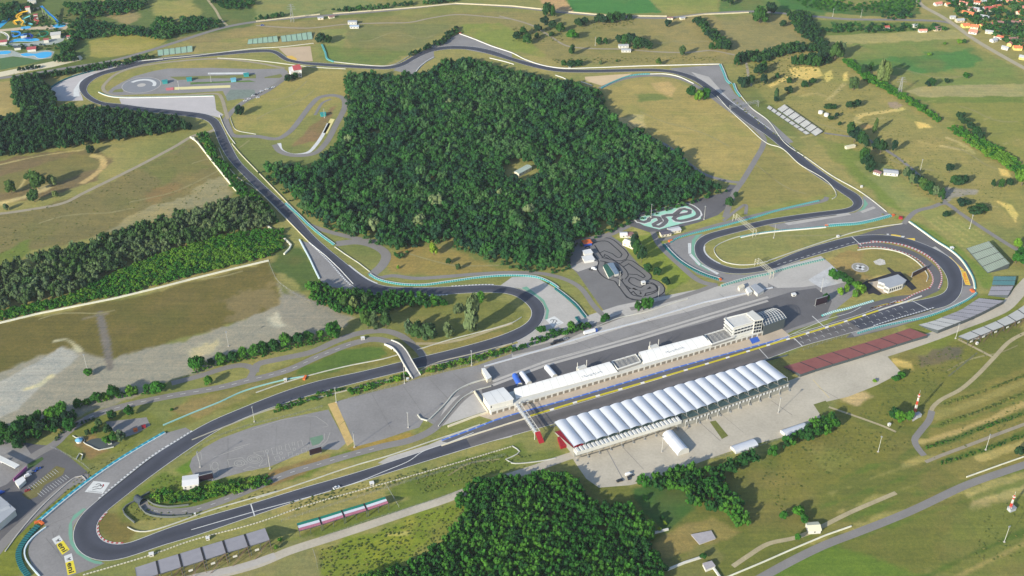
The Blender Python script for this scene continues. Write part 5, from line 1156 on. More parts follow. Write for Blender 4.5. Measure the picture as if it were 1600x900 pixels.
def grandstand(label, front, back, zf, zb, n, m, gap=.05, rows=10, under=STEEL_D, ramps=False, steps=True, open_under=False, mats=None):
    fa, ba = edge_pts(front, n, zf), edge_pts(back, n, zb); root = empty("grandstand", V3(cen([fa(0), fa(1), ba(0), ba(1)]), 0), label, "grandstand")
    for i in range(n):
        t0, t1 = (i+gap/2)/n, (i+1-gap/2)/n; mb, sd = MB(), MB()
        F0, F1, B0, B1 = fa(t0), fa(t1), ba(t0), ba(t1)
        if mats:
            k = len(mats)
            for j, mm in enumerate(mats):
                q0, q1 = j/k, (j+1)/k; mb = MB(); a, b, c, d = F0.lerp(B0, q0), F1.lerp(B1, q0), F0.lerp(B0, q1), F1.lerp(B1, q1)
                terrace_section(a, b, c, d, zf+(zb-zf)*q0, zf+(zb-zf)*q1, max(2, rows//k), mb, MB()); part(mb, "seating_block", mm, root)
            terrace_section(F0, F1, B0, B1, zf, zb, rows, MB(), sd, base=0, fascia=ramps or zf > 2)
        else: terrace_section(F0, F1, B0, B1, zf, zb, rows, mb, sd, fascia=ramps); part(mb, "seating_block", m if not isinstance(m, list) else m[i], root)
        part(sd, "substructure", under, root)
        if ramps:
            mb = MB(); bk = (B0+B1)/2-(F0+F1)/2; bk.z = 0; bk.normalize(); a = V3(B1, zb); s = (B1-B0).normalized()
            for o_ in (0, .9): mb.bar(a-s*o_-bk*.3, V3(a-s*(o_+14)+bk*5, .1), .16, 4)
            mb.bar(a-s*.6-bk*.2, V3(a+bk*3, 0), .2, 4); part(mb, "stair", mat("rust_stair", (112, 88, 76)), root)
            mb = MB(); c = V3(B0.lerp(B1, .3), zb*.45)+bk*.3; mb.box(c, (3.4, .3, 2.0), math.atan2(s.y, s.x)); part(mb, "sign_panel", WHITE_W, root)
    if steps and n > 1:      # dark gangways between blocks, a step lower than the seats
        mb = MB()
        for i in range(1, n):
            t0, t1 = (i-gap*.55)/n, (i+gap*.55)/n
            if gap < .02: continue
            F0, F1, B0, B1 = fa(t0), fa(t1), ba(t0), ba(t1); q = [V3(F0, zf-.1), V3(F1, zf-.1), V3(B1, zb-.1), V3(B0, zb-.1)]
            if (q[1]-q[0]).cross(q[2]-q[0]).z < 0: q.reverse()
            mb.quad(*q)
        if mb.v: part(mb, "gangway", mat("gangway_dark", (52, 50, 54)), root)
    return root
grandstand("long grandstand of dull red benches beside the starting grid", T("95,492 240,450 350,415 465,382 580,350 690,316 790,283 890,250", 1200, 450), T("200,540 330,496 450,461 560,428 675,392 785,357 900,322 1002,293", 1200, 450), .6, 3.6, 8, STAND_R, .055, 12)
grandstand("curved row of pale grey open benches beside the road behind the last corner", T("940,230 1035,205 1120,170 1200,140 1320,62", 1200, 450), T("1062,264 1170,222 1265,184 1340,150 1478,78", 1200, 450), .5, 4.5, 9, [STAND_L, STAND_L, STAND_L, STAND_G, STAND_G, STAND_G, STAND_G, STAND_G, STAND_G], .05, 10)
grandstand("outer row of grey blocks on the far side of the curving concrete road", T("1188,302 1268,270 1358,236 1462,192 1536,152 1620,95", 1200, 450), T("1250,325 1322,298 1412,262 1502,228 1590,190 1680,140", 1200, 450), 1.2, 6, 6, STAND_L, .05, 9, ramps=True)
grandstand("large grey green four block stand on the outside of the last corner", T("1240,650 1375,805", 1200, 225), T("1380,605 1512,746", 1200, 225), 1, 7, 4, STAND_GG, .06, 12)
grandstand("small stand with two teal rows behind the last corner", T("1412,825 1400,880", 1200, 225), T("1552,826 1540,882", 1200, 225), .8, 4, 2, STAND_T, .06, 8)
grandstand("small stand with two dark grey blocks below the teal one", T("1398,888 1375,945", 1200, 225), T("1535,886 1500,945", 1200, 225), .8, 4, 2, STAND_G, .06, 8)
grandstand("six block grey grandstand on stilts at the first corner exit", T("180,785 330,735 560,664 830,582 1065,512 1325,436 1450,398", 180, 760, 6.154), T("200,905 360,862 590,790 860,706 1100,628 1370,550 1495,510", 180, 760, 6.154), 4, 11.5, 6, STAND_G, .09, 14, ramps=True)
grandstand("green white and red painted grandstand on stilts along the main straight", T("250,572 340,548 535,488 730,430 810,402", 400, 675), T("265,618 365,592 555,530 755,470 832,442", 400, 675), 2.5, 7.5, 4, STAND_G, .07, 12, mats=[mat("flag_green", (30, 130, 110), .7), mat("flag_white", (222, 226, 232), .7), mat("flag_red", (190, 120, 138), .75, (.9, .35))])
grandstand("first group of mint coloured benches above the upper straight", T("985,350 1205,324", 0, 0), T("982,312 1202,284", 0, 0), .5, 3, 6, STAND_M, .08, 6, under=mat("rust_frame", (140, 90, 80)))
grandstand("second group of mint coloured benches, left of the chicane", T("-55,276 140,260", 400, 0), T("-50,245 132,222", 400, 0), .5, 3, 6, STAND_M, .08, 6)
grandstand("third group of mint coloured benches, nearest the chicane gravel", T("160,262 355,244", 400, 0), T("152,224 348,198", 400, 0), .5, 3, 6, STAND_M, .08, 6)
grandstand("hillside row of pale benches beside the right hand downhill straight", T("55,680 300,850", 1200, 0), T("100,650 345,820", 1200, 0), .5, 3, 7, STAND_L, .12, 6)
grandstand("narrow low row of bench blocks in front of the hillside row", T("-10,672 240,842", 1200, 0), T("5,656 264,834", 1200, 0), .3, 1.2, 9, STAND_L, .16, 3)
# covered stand
def vault_stand():
    n = 20; zc = 11.0
    fa = edge_pts([(866,661),(960,633),(1060,603),(1195,564)], n, zc); ba = edge_pts([(896,698),(985,670),(1085,641),(1229,590)], n, zc)
    root = empty("covered_grandstand", V3(cen([fa(0), fa(1), ba(0), ba(1)]), 0), "long main grandstand under twenty white membrane vaults facing the pits", "grandstand")
    for i in range(n):
        mb = MB(); k1, k2 = 8, 6; G_ = {}
        for a in range(k1+1):
            u = a/k1; t = (i+.02+.96*u)/n; f, b = fa(t), ba(t)
            for c in range(k2+1):
                v = c/k2; p = f.lerp(b, v); G_[a, c] = Vector((p.x, p.y, zc+.2+1.05*math.sin(math.pi*u)-.3*math.sin(math.pi*v)*(1-math.sin(math.pi*u))+.9*(1-v)))
        for a in range(k1):
            for c in range(k2):
                q = [G_[a, c], G_[a+1, c], G_[a+1, c+1], G_[a, c+1]]
                if (q[1]-q[0]).cross(q[2]-q[0]).z < 0: q.reverse()
                mb.quad(*q); mb.quad(*[x-Z*.12 for x in q[::-1]])
        part(mb, "canopy_vault", MEMBR, root, smooth=False)
    tr = Vector((ba(1)-ba(0))); tr.z = 0; tr.normalize(); bk = Vector((tr.y, -tr.x, 0))
    if bk.dot(ba(.5)-fa(.5)) < 0: bk = -bk
    # seating below
    for i in range(n):
        t0, t1 = (i+.03)/n, (i+.97)/n; mb, sd = MB(), MB()
        F0, F1, B0, B1 = fa(t0)+bk*1, fa(t1)+bk*1, ba(t0)+bk*(5.5 if i >= 9 else 2), ba(t1)+bk*(5.5 if i >= 9 else 2)
        terrace_section(F0, F1, B0, B1, 1.2, 9.4, 16, mb, sd, base=0 if i < 9 else 0); part(mb, "seating_block", SEAT_D if i >= 1 else mat("crimson_seat", (150, 30, 50), .8), root)
        part(sd, "substructure", mat("stand_concrete", (150, 148, 138), .9, (5, .1)), root)
    for i in range(n+1):
        f, b = fa(i/n), ba(i/n); mb = MB(); mb.bar(V3(b+bk*7, 0), V3(b+bk*.5, zc+1), .22, 4); mb.bar(V3(f, 0), V3(f, zc+1), .16, 4); mb.bar(V3(b+bk*.5, zc+.4), V3(f, zc+.9), .16, 4); mb.box(V3(b+bk*7, .3), (1.6, 1.6, .6)); part(mb, "roof_frame", STEEL, root)
    # closed white annex behind the first half, balcony with white panels behind the second
    a0, a1 = ba(0)+bk*.5, ba(9.3/n)+bk*.5; P = [a0, a1, a1+bk*6, a0+bk*6]; part(prism(P, 6, 9.6), "annex", WHITE_W, root)
    mb = MB()
    for k in range(26):
        p = a0.lerp(a1, (k+.5)/26)+bk*3; 
        for s_ in (-.35, .35): mb.box(V3(p+tr*s_*1.6, 9.7+.25), (.9, 5.8, .5), math.atan2(tr.y, tr.x))
    part(mb, "annex_roof_ribs", WHITE, root)
    for k in range(30):
        mb = MB(); p = ba((9.6+(k+.2)*10.3/30)/n)+bk*6.6; q = ba((9.6+(k+.75)*10.3/30)/n)+bk*6.6; mb.quad(V3(p, 6.0), V3(q, 6.0), V3(q, 8.0), V3(p, 8.0)); mb.quad(V3(p, 8.0), V3(q, 8.0), V3(q, 8.0)-bk*.5, V3(p, 8.0)-bk*.5)
        if k % 3 == 0: mb.bar(V3(p, 0), V3(p, 8), .18, 4)
        part(mb, "balcony_panel", WHITE, root)
    P = roofquad([(871,683),(882,679),(890,694),(876,698)], 3); 
    part(prism(P, 0, 3), "red_stair", RED, root)
    return root
vault_stand()
# pit building: white roofs, open terraces, control tower, steel framed hall
def pit_building():
    H = 10.5; root = empty("pit_building", W(1010, 590), "long white two storey pit building with curved roofs beside the pit lane", "building")
    def roof2(q, z, lift=.8, name="roof", zf=None):
        zf = z if zf is None else zf; A_, B_ = roofquad(q[:2], z); C_, D_ = roofquad(q[2:], zf)      # A,B back edge left->right, C,D front edge right->left
        mb = MB(); n = 6
        for k in range(n):
            v0, v1 = k/n, (k+1)/n; f = lambda v: lift*math.sin(math.pi*min(1, (v+.12)/1.12)**.7)
            p = [A_.lerp(D_, v0)+Z*f(v0), B_.lerp(C_, v0)+Z*f(v0), B_.lerp(C_, v1)+Z*f(v1), A_.lerp(D_, v1)+Z*f(v1)]
            q_ = [x for x in p]
            if (q_[1]-q_[0]).cross(q_[2]-q_[0]).z < 0: q_.reverse()
            mb.quad(*q_)
        for a, b in ((A_, B_), (B_, C_), (C_, D_), (D_, A_)): mb.quad(a-Z*.6, b-Z*.6, b+Z*.02, a+Z*.02)
        mb.quad(*[x-Z*.6 for x in (A_, B_, C_, D_)]); part(mb, name, ROOF_W, root)
        k_ = max(2, int((B_-A_).length/7)); sm = MB()
        for i in range(1, k_):
            for k in range(n):
                v0, v1 = k/n, (k+1)/n; t0, t1 = i/k_, i/k_+.2/(B_-A_).length
                a, b = A_.lerp(B_, t0), D_.lerp(C_, t0); a2, b2 = A_.lerp(B_, t1), D_.lerp(C_, t1); f = lambda v: Z*(lift*math.sin(math.pi*min(1, (v+.12)/1.12)**.7)+.05)
                sm.quad(a.lerp(b, v0)+f(v0), a.lerp(b, v1)+f(v1), a2.lerp(b2, v1)+f(v1), a2.lerp(b2, v0)+f(v0))
        part(sm, "roof_seams", mat("seam_grey", (176, 176, 174)), root)
        if zf != z:
            mb = MB(); mb.quad(V3(A_, 0), V3(B_, 0), B_-Z*.6, A_-Z*.6)
            for a, b in ((A_, D_), (B_, C_)): mb.quad(V3(a, 4.6), V3(b, 4.6), b-Z*.55, a-Z*.55)
            part(mb, "gable_wall", WHITE_W, root)
        return [A_, B_, C_, D_]
    m = 24
    r1 = roof2(T("75,425 262,368 355,468 135,525", 740, 540, 5.625), H)
    r2 = roof2([(803,608),(952,566),(965,581),(806,623)], H, 1.2, zf=5.6); r3 = roof2([(998,551),(1098,525),(1111,538),(1006,568)], H, 1.2, zf=5.6)
    fr = [V3(r1[3], 0), V3(r3[2], 0)]; d = (fr[1]-fr[0]).normalized(); o_ = Vector((d.y, -d.x, 0))
    # ground floor all the way, with white front gallery and garage doors
    A0 = V3(r1[3], 0)+d*1; B0 = W(1215, 520, 4.5); B0.z = 0; B0 = A0+d*((B0-A0).dot(d))
    wdt = 16.0; P = [A0+o_*2.2, B0+o_*2.2, B0-o_*wdt, A0-o_*wdt]; part(prism(P, 0, 4.6), "garage_block", WHITE_W, root)
    P2 = [A0, V3(r3[2], 0)-d*0, V3(r3[2], 0)-o_*wdt*.93, A0-o_*wdt*.93]
    for a, b in ((r1[3], r1[2]),):
        a, b = V3(a, 0)+d*.8, V3(b, 0)-d*.8; part(prism([a-o_*.4, b-o_*.4, b-o_*15, a-o_*15], 4.603, H-.605), "upper_storey", WHITE_W, root)
        nn = int((b-a).length/6)
        for k in range(nn):
            p, q = a+d*((b-a).length*(k+.15)/nn), a+d*((b-a).length*(k+.85)/nn); mb = MB(); lo = [V3(x, 6.2) for x in (p-o_*.5, q-o_*.5, q-o_*.3, p-o_*.3)]; mb.hexa(ccw(lo), ccw([V3(x, 8.6) for x in lo])); part(mb, "window", GLASS, root)
    L0 = (B0-A0).length; nn = int(L0/6.2)
    for k in range(nn):
        p, q = A0+o_*2.2+d*L0*(k+.15)/nn, A0+o_*2.2+d*L0*(k+.85)/nn; mb = MB(); lo = [V3(x, .02) for x in (p-o_*.02, q-o_*.02, q+o_*.1, p+o_*.1)]; mb.hexa(ccw(lo), ccw([V3(x, 3.3) for x in lo])); part(mb, "garage_door", mat("garage_grey", (132, 124, 112), .7), root)
    # open roof terraces
    for q in (((956,565),(993,554),(1001,565),(965,577)), ((1101,524),(1133,514),(1148,526),(1112,538))):
        R_ = roofquad(q, 8.0); part(prism(shrink(R_, .97), 4.61, 7.6), "terrace", mat("terrace_grey", (150, 148, 144), .9, (2, .1)), root); mb = MB(); Q = R_+[R_[0]]; wall_mb([V3(x, 0) for x in Q], .5, 1.5, 7.4, mb); part(mb, "parapet", WHITE, root)
        mb = MB()
        for k in range(5):
            for e in ((0, 3), ): 
                p = R_[0].lerp(R_[1], (k+.5)/5); p2 = R_[3].lerp(R_[2], (k+.5)/5); mb.bar(V3(p.lerp(p2, .5), 7.6), V3(p.lerp(p2, .5), 11.5), .14, 4); mb.bar(V3(p, 9.2), V3(p2, 9.2), .12, 3)
        part(mb, "awning_poles", STEEL, root)
    # lift towers on the far side
    for (x, y) in ((901, 579), (1014, 546)):
        mb = MB(); c = W(x+3, y+2, 8)
        for s_ in (0, 10): mb.bar(V3(c+d*s_-o_*3, 0), V3(c+d*s_-o_*3, 17), .3, 4)
        mb.box(V3(c+d*5-o_*3, 5), (9, 5, 10), math.atan2(d.y, d.x)); part(mb, "stair_tower", WHITE_W, root)
    # white lettering marks on the roofs
    for q in ((922, 586), (1052, 548)):
        c = W(q[0], q[1], 9.6); mb = MB()
        for k, (w_, h_) in enumerate(((.9, 5), (2.6, .8), (.9, 4), (2.2, .8), (.9, 5), (2.4, .8), (.9, 3.4), (.8, 4.6))): mb.box(V3(c+d*(k*2.4-8)+o_*(.4*(k % 3)-.4), 9.75), (w_, h_*.6, .1), math.atan2(d.y, d.x))
        part(mb, "roof_lettering", mat("pale_grey_lettering", (206, 208, 208)), root)
    return root, d, o_
pit, PD, PO = pit_building()
def control_tower():
    H = 19; P = roofquad(T("232,385 440,335 520,405 312,465", 1090, 430, 5.625), H); root = empty("control_tower", V3(cen(P), 0), "white race control tower with stacked balconies at the end of the pit building", "tower")
    F = shrink(P, .9); part(prism(F, 0, H-.5), "wall", WHITE_W, root); part(prism(P, H-.497, H), "roof", mat("tower_roof", (214, 212, 206), .9, (4, .08)), root)
    mb = MB(); wall_mb([V3(x, 0) for x in P+[P[0]]], .5, 1.1, H, mb); part(mb, "parapet", WHITE, root)
    for zz in (8, 12, 15.6): part(prism(shrink(P, .985), zz, zz+.9), "balcony", WHITE, root)
    for zz in (9.3, 13.2):
        for i in range(4): windows_on(F, i, zz, zz+2, 6, root, w=.85, out=.12)
    mb = MB(); mb.bar(V3(F[0], H), V3(F[0], H+7), .15, 4); part(mb, "mast", STEEL, root)
    P = roofquad(T("430,335 482,308 580,385 500,400", 1090, 430, 5.625), 21); r2 = empty("glass_tower", V3(cen(P), 0), "slim glass fronted lift tower with a cream crown next to race control", "tower")
    F = shrink(P, .94); part(prism(F, 0, 20.2), "wall", mat("cream_tower", (224, 222, 212), .8), r2); part(prism(P, 20.203, 21.2), "roof", WHITE_W, r2)
    for i in range(4):
        for k in range(5): windows_on(F, i, 1.2+k*3.8, 4.2+k*3.8, 3, r2, w=.86, out=.14)
    # hall with arched white steel ribs
    q = roofquad(T("520,330 660,290 780,375 585,445", 1090, 430, 5.625), 13); r3 = empty("steel_hall", V3(cen(q), 0), "dark hall roofed with arched white steel ribs behind the glass tower", "hall")
    part(prism(shrink(q, .95), 0, 12.4), "wall", STEEL_D, r3); A_, B_, C_, D_ = q
    part(prism(q, 12.403, 12.9), "roof", mat("smoked_roof", (84, 98, 112), .3), r3)
    for k in range(9):
        p, s_ = A_.lerp(B_, k/8), D_.lerp(C_, k/8); mb = MB(); pr = None
        for j in range(9):
            x = p.lerp(s_, j/8); x = V3(x, 13+3.2*math.sin(math.pi*j/8)); 
            if pr is not None: mb.bar(pr, x, .22, 4)
            pr = x
        part(mb, "roof_rib", WHITE, r3)
    mb = MB()
    for j in range(1, 8): mb.bar(V3(A_.lerp(D_, j/8), 13+3.2*math.sin(math.pi*j/8)), V3(B_.lerp(C_, j/8), 13+3.2*math.sin(math.pi*j/8)), .15, 3)
    part(mb, "purlins", WHITE, r3)
    mb = wall_mb([V3(W(x, y), 0) for x, y in T("515,525 615,490 718,452", 1090, 430, 5.625)], 2.2, 3.2); rr = empty("low_wall", W(1200, 517), "low cream terrace wall on the apron below the control tower", "wall"); part(mb, "wall", CREAM, rr)
control_tower()
flat_building("medical_building", "white roofed medical building with dark forecourt inside the last corner", "building", T("745,322 830,300 915,275 990,325 965,352 840,392 800,372 800,355 745,335", 1240, 380, 5.625), 7.5, WHITE_W, ROOF_G, win=[(0, 2, 5, 6), (1, 2, 5, 4), (2, 2, 5, 4), (3, 2, 5, 6), (4, 2, 5, 2), (5, 2, 5, 2)])
poly("dark_forecourt", T("565,375 640,330 740,300 860,262 815,215 840,212 890,250 940,250 1085,395 1040,415 960,345 840,395 760,340 650,340 780,445 750,460 700,440 660,450 640,410", 1240, 380, 5.625), ASPH_B, .06)
poly("forecourt_slab", T("660,345 745,330 850,420 790,445", 1240, 380, 5.625), CONC_T, .08)
# start gantry over the main straight
def gantry(label, a, b, h, w=4.2, name="gantry", red=None, m=None, legs=(True, True), d=2.6):
    A_, B_ = W(*a, h), W(*b, h); root = empty(name, V3(A_, 0), label, "gantry"); dr = (B_-A_).normalized(); n_ = Vector((-dr.y, dr.x, 0)); L0 = (B_-A_).length; mb = MB(); k = max(3, int(L0/4))
    for s_ in (-w/2, w/2):
        for z_ in (0, -d): mb.bar(A_+n_*s_+Z*z_, B_+n_*s_+Z*z_, .18, 4)
        for i in range(k): mb.bar(A_+n_*s_+dr*(L0*i/k), A_+n_*s_-Z*d+dr*(L0*(i+1)/k), .1, 3)
    for i in range(k+1): mb.bar(A_-n_*w/2+dr*(L0*i/k), A_+n_*w/2+dr*(L0*i/k), .16, 3)
    part(mb, "truss", m or STEEL, root)
    for e, on in ((A_, legs[0]), (B_, legs[1])):
        if on:
            for s_ in (-w/2, w/2): mb = MB(); mb.bar(V3(e+n_*s_, 0), e+n_*s_, .32, 5); part(mb, "leg", m or STEEL, root)
    if red:
        R_ = W(*red, .3); mb = MB(); q = [B_-n_*w/2, B_+n_*w/2, R_+n_*w/2, R_-n_*w/2]; lo = [x-Z*.5 for x in q]; mb.hexa(lo, q); part(mb, "stair", RED, root)
    return root
gt = gantry("white footbridge gantry crossing the main straight to red steps", T("385,500 0,0", 740, 540, 5.625)[0], T("560,755 0,0", 740, 540, 5.625)[0], 9, 5, "footbridge", T("600,855 0,0", 740, 540, 5.625)[0], WHITE_W)
A_, B_ = W(808.5, 629, 9), W(839.5, 674, 9); dr = (B_-A_).normalized(); n_ = Vector((-dr.y, dr.x, 0)); mb = MB(); mb.hexa(*(lambda q: ([x-Z*.3 for x in q], q))(ccw([A_-n_*2.4-Z*1.2, A_+n_*.6-Z*1.2, B_+n_*.6-Z*1.2, B_-n_*2.4-Z*1.2]))); part(mb, "deck", WHITE, gt)
gantry("grey lattice gantry above the downhill straight at the upper right", (1141,165.5), (1185,157), 9, 3.5)
gantry("pale lattice gantry crossing the track before the second last hairpin", T("70,200 330,405", 1140, 310, 8.18)[0], T("325,405 0,0", 1140, 310, 8.18)[0], 9, 4.2, m=mat("gantry_beige", (190, 186, 164), .7))
gantry("pale lattice gantry crossing the track after the second last hairpin", T("350,770 0,0", 1140, 310, 8.18)[0], (1207, 424), 9, 4.2, m=mat("gantry_beige", (190, 186, 164), .7))
# road bridge
def bridge():
    P = smooth_pts([W(606,535,.7), W(618,540,3.5), W(628,550,6.2), W(636,564,6.6), W(643,576,5), W(651,589,.6)], False, 4)
    root = empty("road_bridge", V3(P[len(P)//2], 0), "narrow concrete road bridge with white parapets crossing the track", "bridge")
    L_, R_ = offset_line(P, 9); zz = lambda p, q: Vector((p.x, p.y, q.z)); mb = MB()
    for i in range(len(P)-1): mb.quad(zz(R_[i], P[i]), zz(R_[i+1], P[i+1]), zz(L_[i+1], P[i+1]), zz(L_[i], P[i])); mb.quad(*[x-Z*.9 for x in (zz(L_[i], P[i]), zz(L_[i+1], P[i+1]), zz(R_[i+1], P[i+1]), zz(R_[i], P[i]))])
    part(mb, "deck", mat("bridge_asphalt", (128, 128, 132), .9, (4, .08)), root)
    for E_ in (L_, R_):
        mb = MB(); a_, b_ = offset_line(E_, .7)
        for i in range(len(P)-1):
            z0, z1 = Z*(P[i].z-1), Z*(P[i+1].z-1); q = [V3(a_[i], 0)+z0, V3(b_[i], 0)+z0, V3(b_[i+1], 0)+z1, V3(a_[i+1], 0)+z1]; mb.hexa(q, [x+Z*2.2 for x in q])
        part(mb, "parapet", WHITE_W, root)
    for e in (2, len(P)-3):
        pass
    mb = MB(); n = len(P); 
    for i in (int(n*.3), int(n*.72)):
        d_ = (P[i+1]-P[i]).normalized(); mb.box(V3(P[i], (P[i].z-1)/2), (1.2, 8, P[i].z-1), math.atan2(d_.y, d_.x))
    part(mb, "pier", CONC, root)
    for s_, (i0, i1) in (("abutment", (0, int(n*.22))), ("abutment", (int(n*.78), n-1))):
        mb = MB()
        for i in range(i0, i1):
            for E_, sg in ((L_, 1), (R_, -1)): mb.quad(V3(E_[i], 0), V3(E_[i+1], 0), zz(E_[i+1], P[i+1]), zz(E_[i], P[i]))
        part(mb, s_, CONC, root)
bridge()
# smaller houses
def house(name, label, cat, x, y, L, B, h, ang, wall, roof, pitch=.55, win=3, chimney=False, group=None):
    p = W(x, y); root = empty(name, p, label, cat, group, rz=R(ang)); w, r = gable_mb(L, B, h, .5, pitch); w.build("wall", wall, root); rf = r.build("roof", roof, root)
    if chimney: mb = MB(); mb.box((L*.2, B*.15, h+B*pitch*.5), (.8, .8, 1.8)); mb.build("chimney", CREAM, rf)
    for s in (-1, 1):
        for k in range(win):
            mb = MB(); mb.box((-L/2+L*(k+.5)/win, s*(B/2+.03), h*.55), (1.3, .12, 1.3)); mb.build("window", GLASS, root)
    return root
TILE = [mat("orange_tiles", (226, 128, 86), .85, (3, .12)), mat("red_tiles", (180, 92, 84), .85, (3, .12)), mat("rust_tiles", (200, 112, 84), .85, (3, .14)), mat("brown_tiles", (150, 112, 108), .85, (3, .14)), mat("grey_sheet", (176, 180, 184), .7, (3, .08)), mat("pink_tiles", (214, 140, 122), .85, (3, .12))]
WL = [CREAM, WHITE_W, mat("yellow_plaster", (236, 220, 130), .85), mat("beige_plaster", (212, 196, 168), .85)]
VH = [(1465,6,16,9,20,5,1),(1480,7,9,8,15,2,0),(1489,3,10,8,60,4,1),(1505,5,16,9,-25,5,0),(1512,21,22,10,-35,0,2),(1517,15,20,9,-35,3,3),(1527,15,20,9,-30,4,1),(1544,14,22,14,10,1,1),(1556,11,18,12,20,2,0),
      (1499,32,16,9,10,4,3),(1508,40,14,11,10,0,2),(1522,42,14,11,-20,0,0),(1520,50,15,11,-30,5,1),(1533,40,10,9,40,2,2),(1488,27,10,6,0,4,1),(1538,27,16,10,-30,4,1),(1553,38,10,9,-10,1,1),(1562,36,12,9,-20,3,1),
      (1560,58,17,8,-35,2,1),(1552,63,12,9,30,4,1),(1585,36,14,10,-20,3,2),(1597,35,12,9,-10,5,0),(1594,20,16,10,15,2,0),(1600,12,16,10,15,5,1),(1582,62,16,12,10,3,3),(1577,69,9,8,60,5,2),(1589,75,15,11,-5,0,2),(1600,73,10,8,0,2,1),
      (1545,50,14,7,-20,4,0),(1463,45,14,11,15,3,3),(1441,48,16,6,5,5,1),(1429,40,9,7,20,4,1),(1385,43,9,7,10,1,1),(1598,90,13,10,-30,4,2),(1576,2,14,9,0,5,2),(1561,0,14,9,10,4,0),(1526,4,12,8,-20,2,1),(1517,1,9,7,30,3,1),(1536,2,10,8,10,4,3),(1592,3,12,8,15,0,0),(1570,75,12,7,-40,4,1)]
RN = ["bright orange tiled", "dark red tiled", "rust red tiled", "brown tiled", "grey sheet", "pinkish tiled"]; WN = ["cream", "white", "yellow", "beige"]
cnt = {}
for (x, y, L, B, a, rt_, wl_) in sorted(VH):
    k = (rt_, wl_); cnt[k] = cnt.get(k, 0)+1
    lb = "%s village house under a %s roof, %s of its kind from the left" % (WN[wl_], RN[rt_], ORD[cnt[k]-1])
    house("village_house", lb, "house", x, y+2, L*.82, B*.82, 3.6, a, WL[wl_], TILE[rt_], win=2, chimney=(rt_ == 0), group=None)
house("cabin", "rear one of the twin white cabins in the upper meadow", "cabin", 974, 74, 15, 7, 4, 5, WHITE_W, TILE[4], .25); house("cabin", "front one of the twin white cabins in the upper meadow", "cabin", 978, 80.5, 14, 7, 3.4, 0, WHITE_W, TILE[4], .25)
house("cabin", "rear white hut below the tall pylon at the top", "cabin", 551, 37, 14, 8, 4, 0, WHITE_W, TILE[4], .2); house("cabin", "front pale hut below the tall pylon at the top", "cabin", 554, 43.5, 14, 7, 3.4, 0, WHITE_W, mat("pale_blue_sheet", (180, 196, 214), .6), .2)
house("gate_house", "cream gate house on the left side of the top wall opening", "gate house", 501, 30, 9, 5, 3, 10, CREAM, TILE[4], .3, 1); house("gate_house", "cream gate house on the right side of the top wall opening", "gate house", 518, 28, 9, 5, 3, 30, CREAM, TILE[3], .3, 1)
house("gate_house", "pale gate hut at the gap in the top right wall", "gate house", 1047, 30, 9, 5, 3, -10, CREAM, TILE[3], .3, 1); house("gate_house", "pale gate hut right of the gap in the top right wall", "gate house", 1066, 30, 8, 5, 3, 20, CREAM, TILE[4], .3, 1)
house("cottage", "long white cottage with grey roof among hillside trees", "cottage", 1391, 272, 17, 10, 4, -12, WHITE_W, TILE[4], .25); house("cottage", "small white shed with dark roof touching the hillside cottage", "shed", 1371, 272, 9, 7, 3.5, -40, WHITE_W, TILE[3], .3)
house("shed", "flat pale trailer roof beside the leafy hillside clump", "shed", 1328, 231, 14, 4, 3, 22, CREAM, mat("pale_sheet", (228, 222, 190), .7), .05, 0)
house("clubhouse", "cream clubhouse with stepped roof on the kart lawn", "clubhouse", 987, 385, 19, 9, 4.5, -38, CREAM, mat("cream_roof", (232, 226, 206), .8), .4); house("annex", "small cream wing touching the kart lawn clubhouse", "clubhouse", 992, 387, 10, 6, 4, 45, CREAM, mat("cream_roof", (0,0,0)), .4, 1)
house("pavilion", "white domed pavilion at the top of the kart lawn", "pavilion", 974, 369, 8, 7, 3.5, 0, WHITE_W, ROOF_W, .3, 1); house("shed", "grey walled yard shed right of the domed pavilion", "shed", 983, 369, 9, 7, 3, 15, WHITE_W, TILE[3], .1, 1)
house("kiosk", "left dark roofed half of the cream kiosk by the mint kart track", "kiosk", 1039, 367, 12, 8, 3.6, 18, CREAM, mat("slate_sheet", (96, 92, 102), .7), .2); house("kiosk", "right grey roofed half of the cream kiosk by the mint kart track", "kiosk", 1053, 362, 14, 8, 3.6, 18, CREAM, mat("light_sheet", (204, 202, 204), .7), .2)
house("greenhouse", "long pale roofed building alone in a forest clearing", "building", 817, 270, 24, 8, 5, 48, CREAM, mat("pale_green_sheet", (176, 190, 176), .6), .3, 4)
house("shed", "small white shed with dark doorway by the lower wall", "shed", 1270, 828, 10, 9, 4, 5, WHITE_W, mat("pale_sheet", (0,0,0)), .35, 1)
house("kiosk", "flat roofed white building above the tunnel road bushes", "building", 299, 757, 13, 12, 5, 12, WHITE_W, ROOF_W, .12, 3)
house("shed", "white hut left of the highway of parked vans, lower left edge", "shed", 4, 806, 14, 16, 6, 35, WHITE_W, TILE[4], .15, 2)
flat_building("warehouse", "flat grey warehouse roof cut by the left edge", "warehouse", [(-30,778),(0,776),(24,796),(-6,822),(-40,830)], 7, WHITE_W, ROOF_G)
flat_building("clubhouse", "white terraced clubhouse at the end of the driving centre", "clubhouse", T("1025,285 1150,245 1245,270 1250,360 1150,345 1060,360 1030,350", 360, 80, 11.25), 9, WHITE_W, ROOF_W, win=[(i, 2, 4, 3) for i in range(7)])
P = roofquad([(457,103),(468,101),(471,108),(459,110)], 12); rr = empty("roof_pavilion", V3(cen(P), 0), "small upper storey block crowning the terraced clubhouse", "pavilion"); part(prism(P, 9, 12), "wall", WHITE, rr); part(prism(shrink(P, 1.1), 12.003, 12.4), "roof", mat("red_band", (200, 90, 90)), rr)
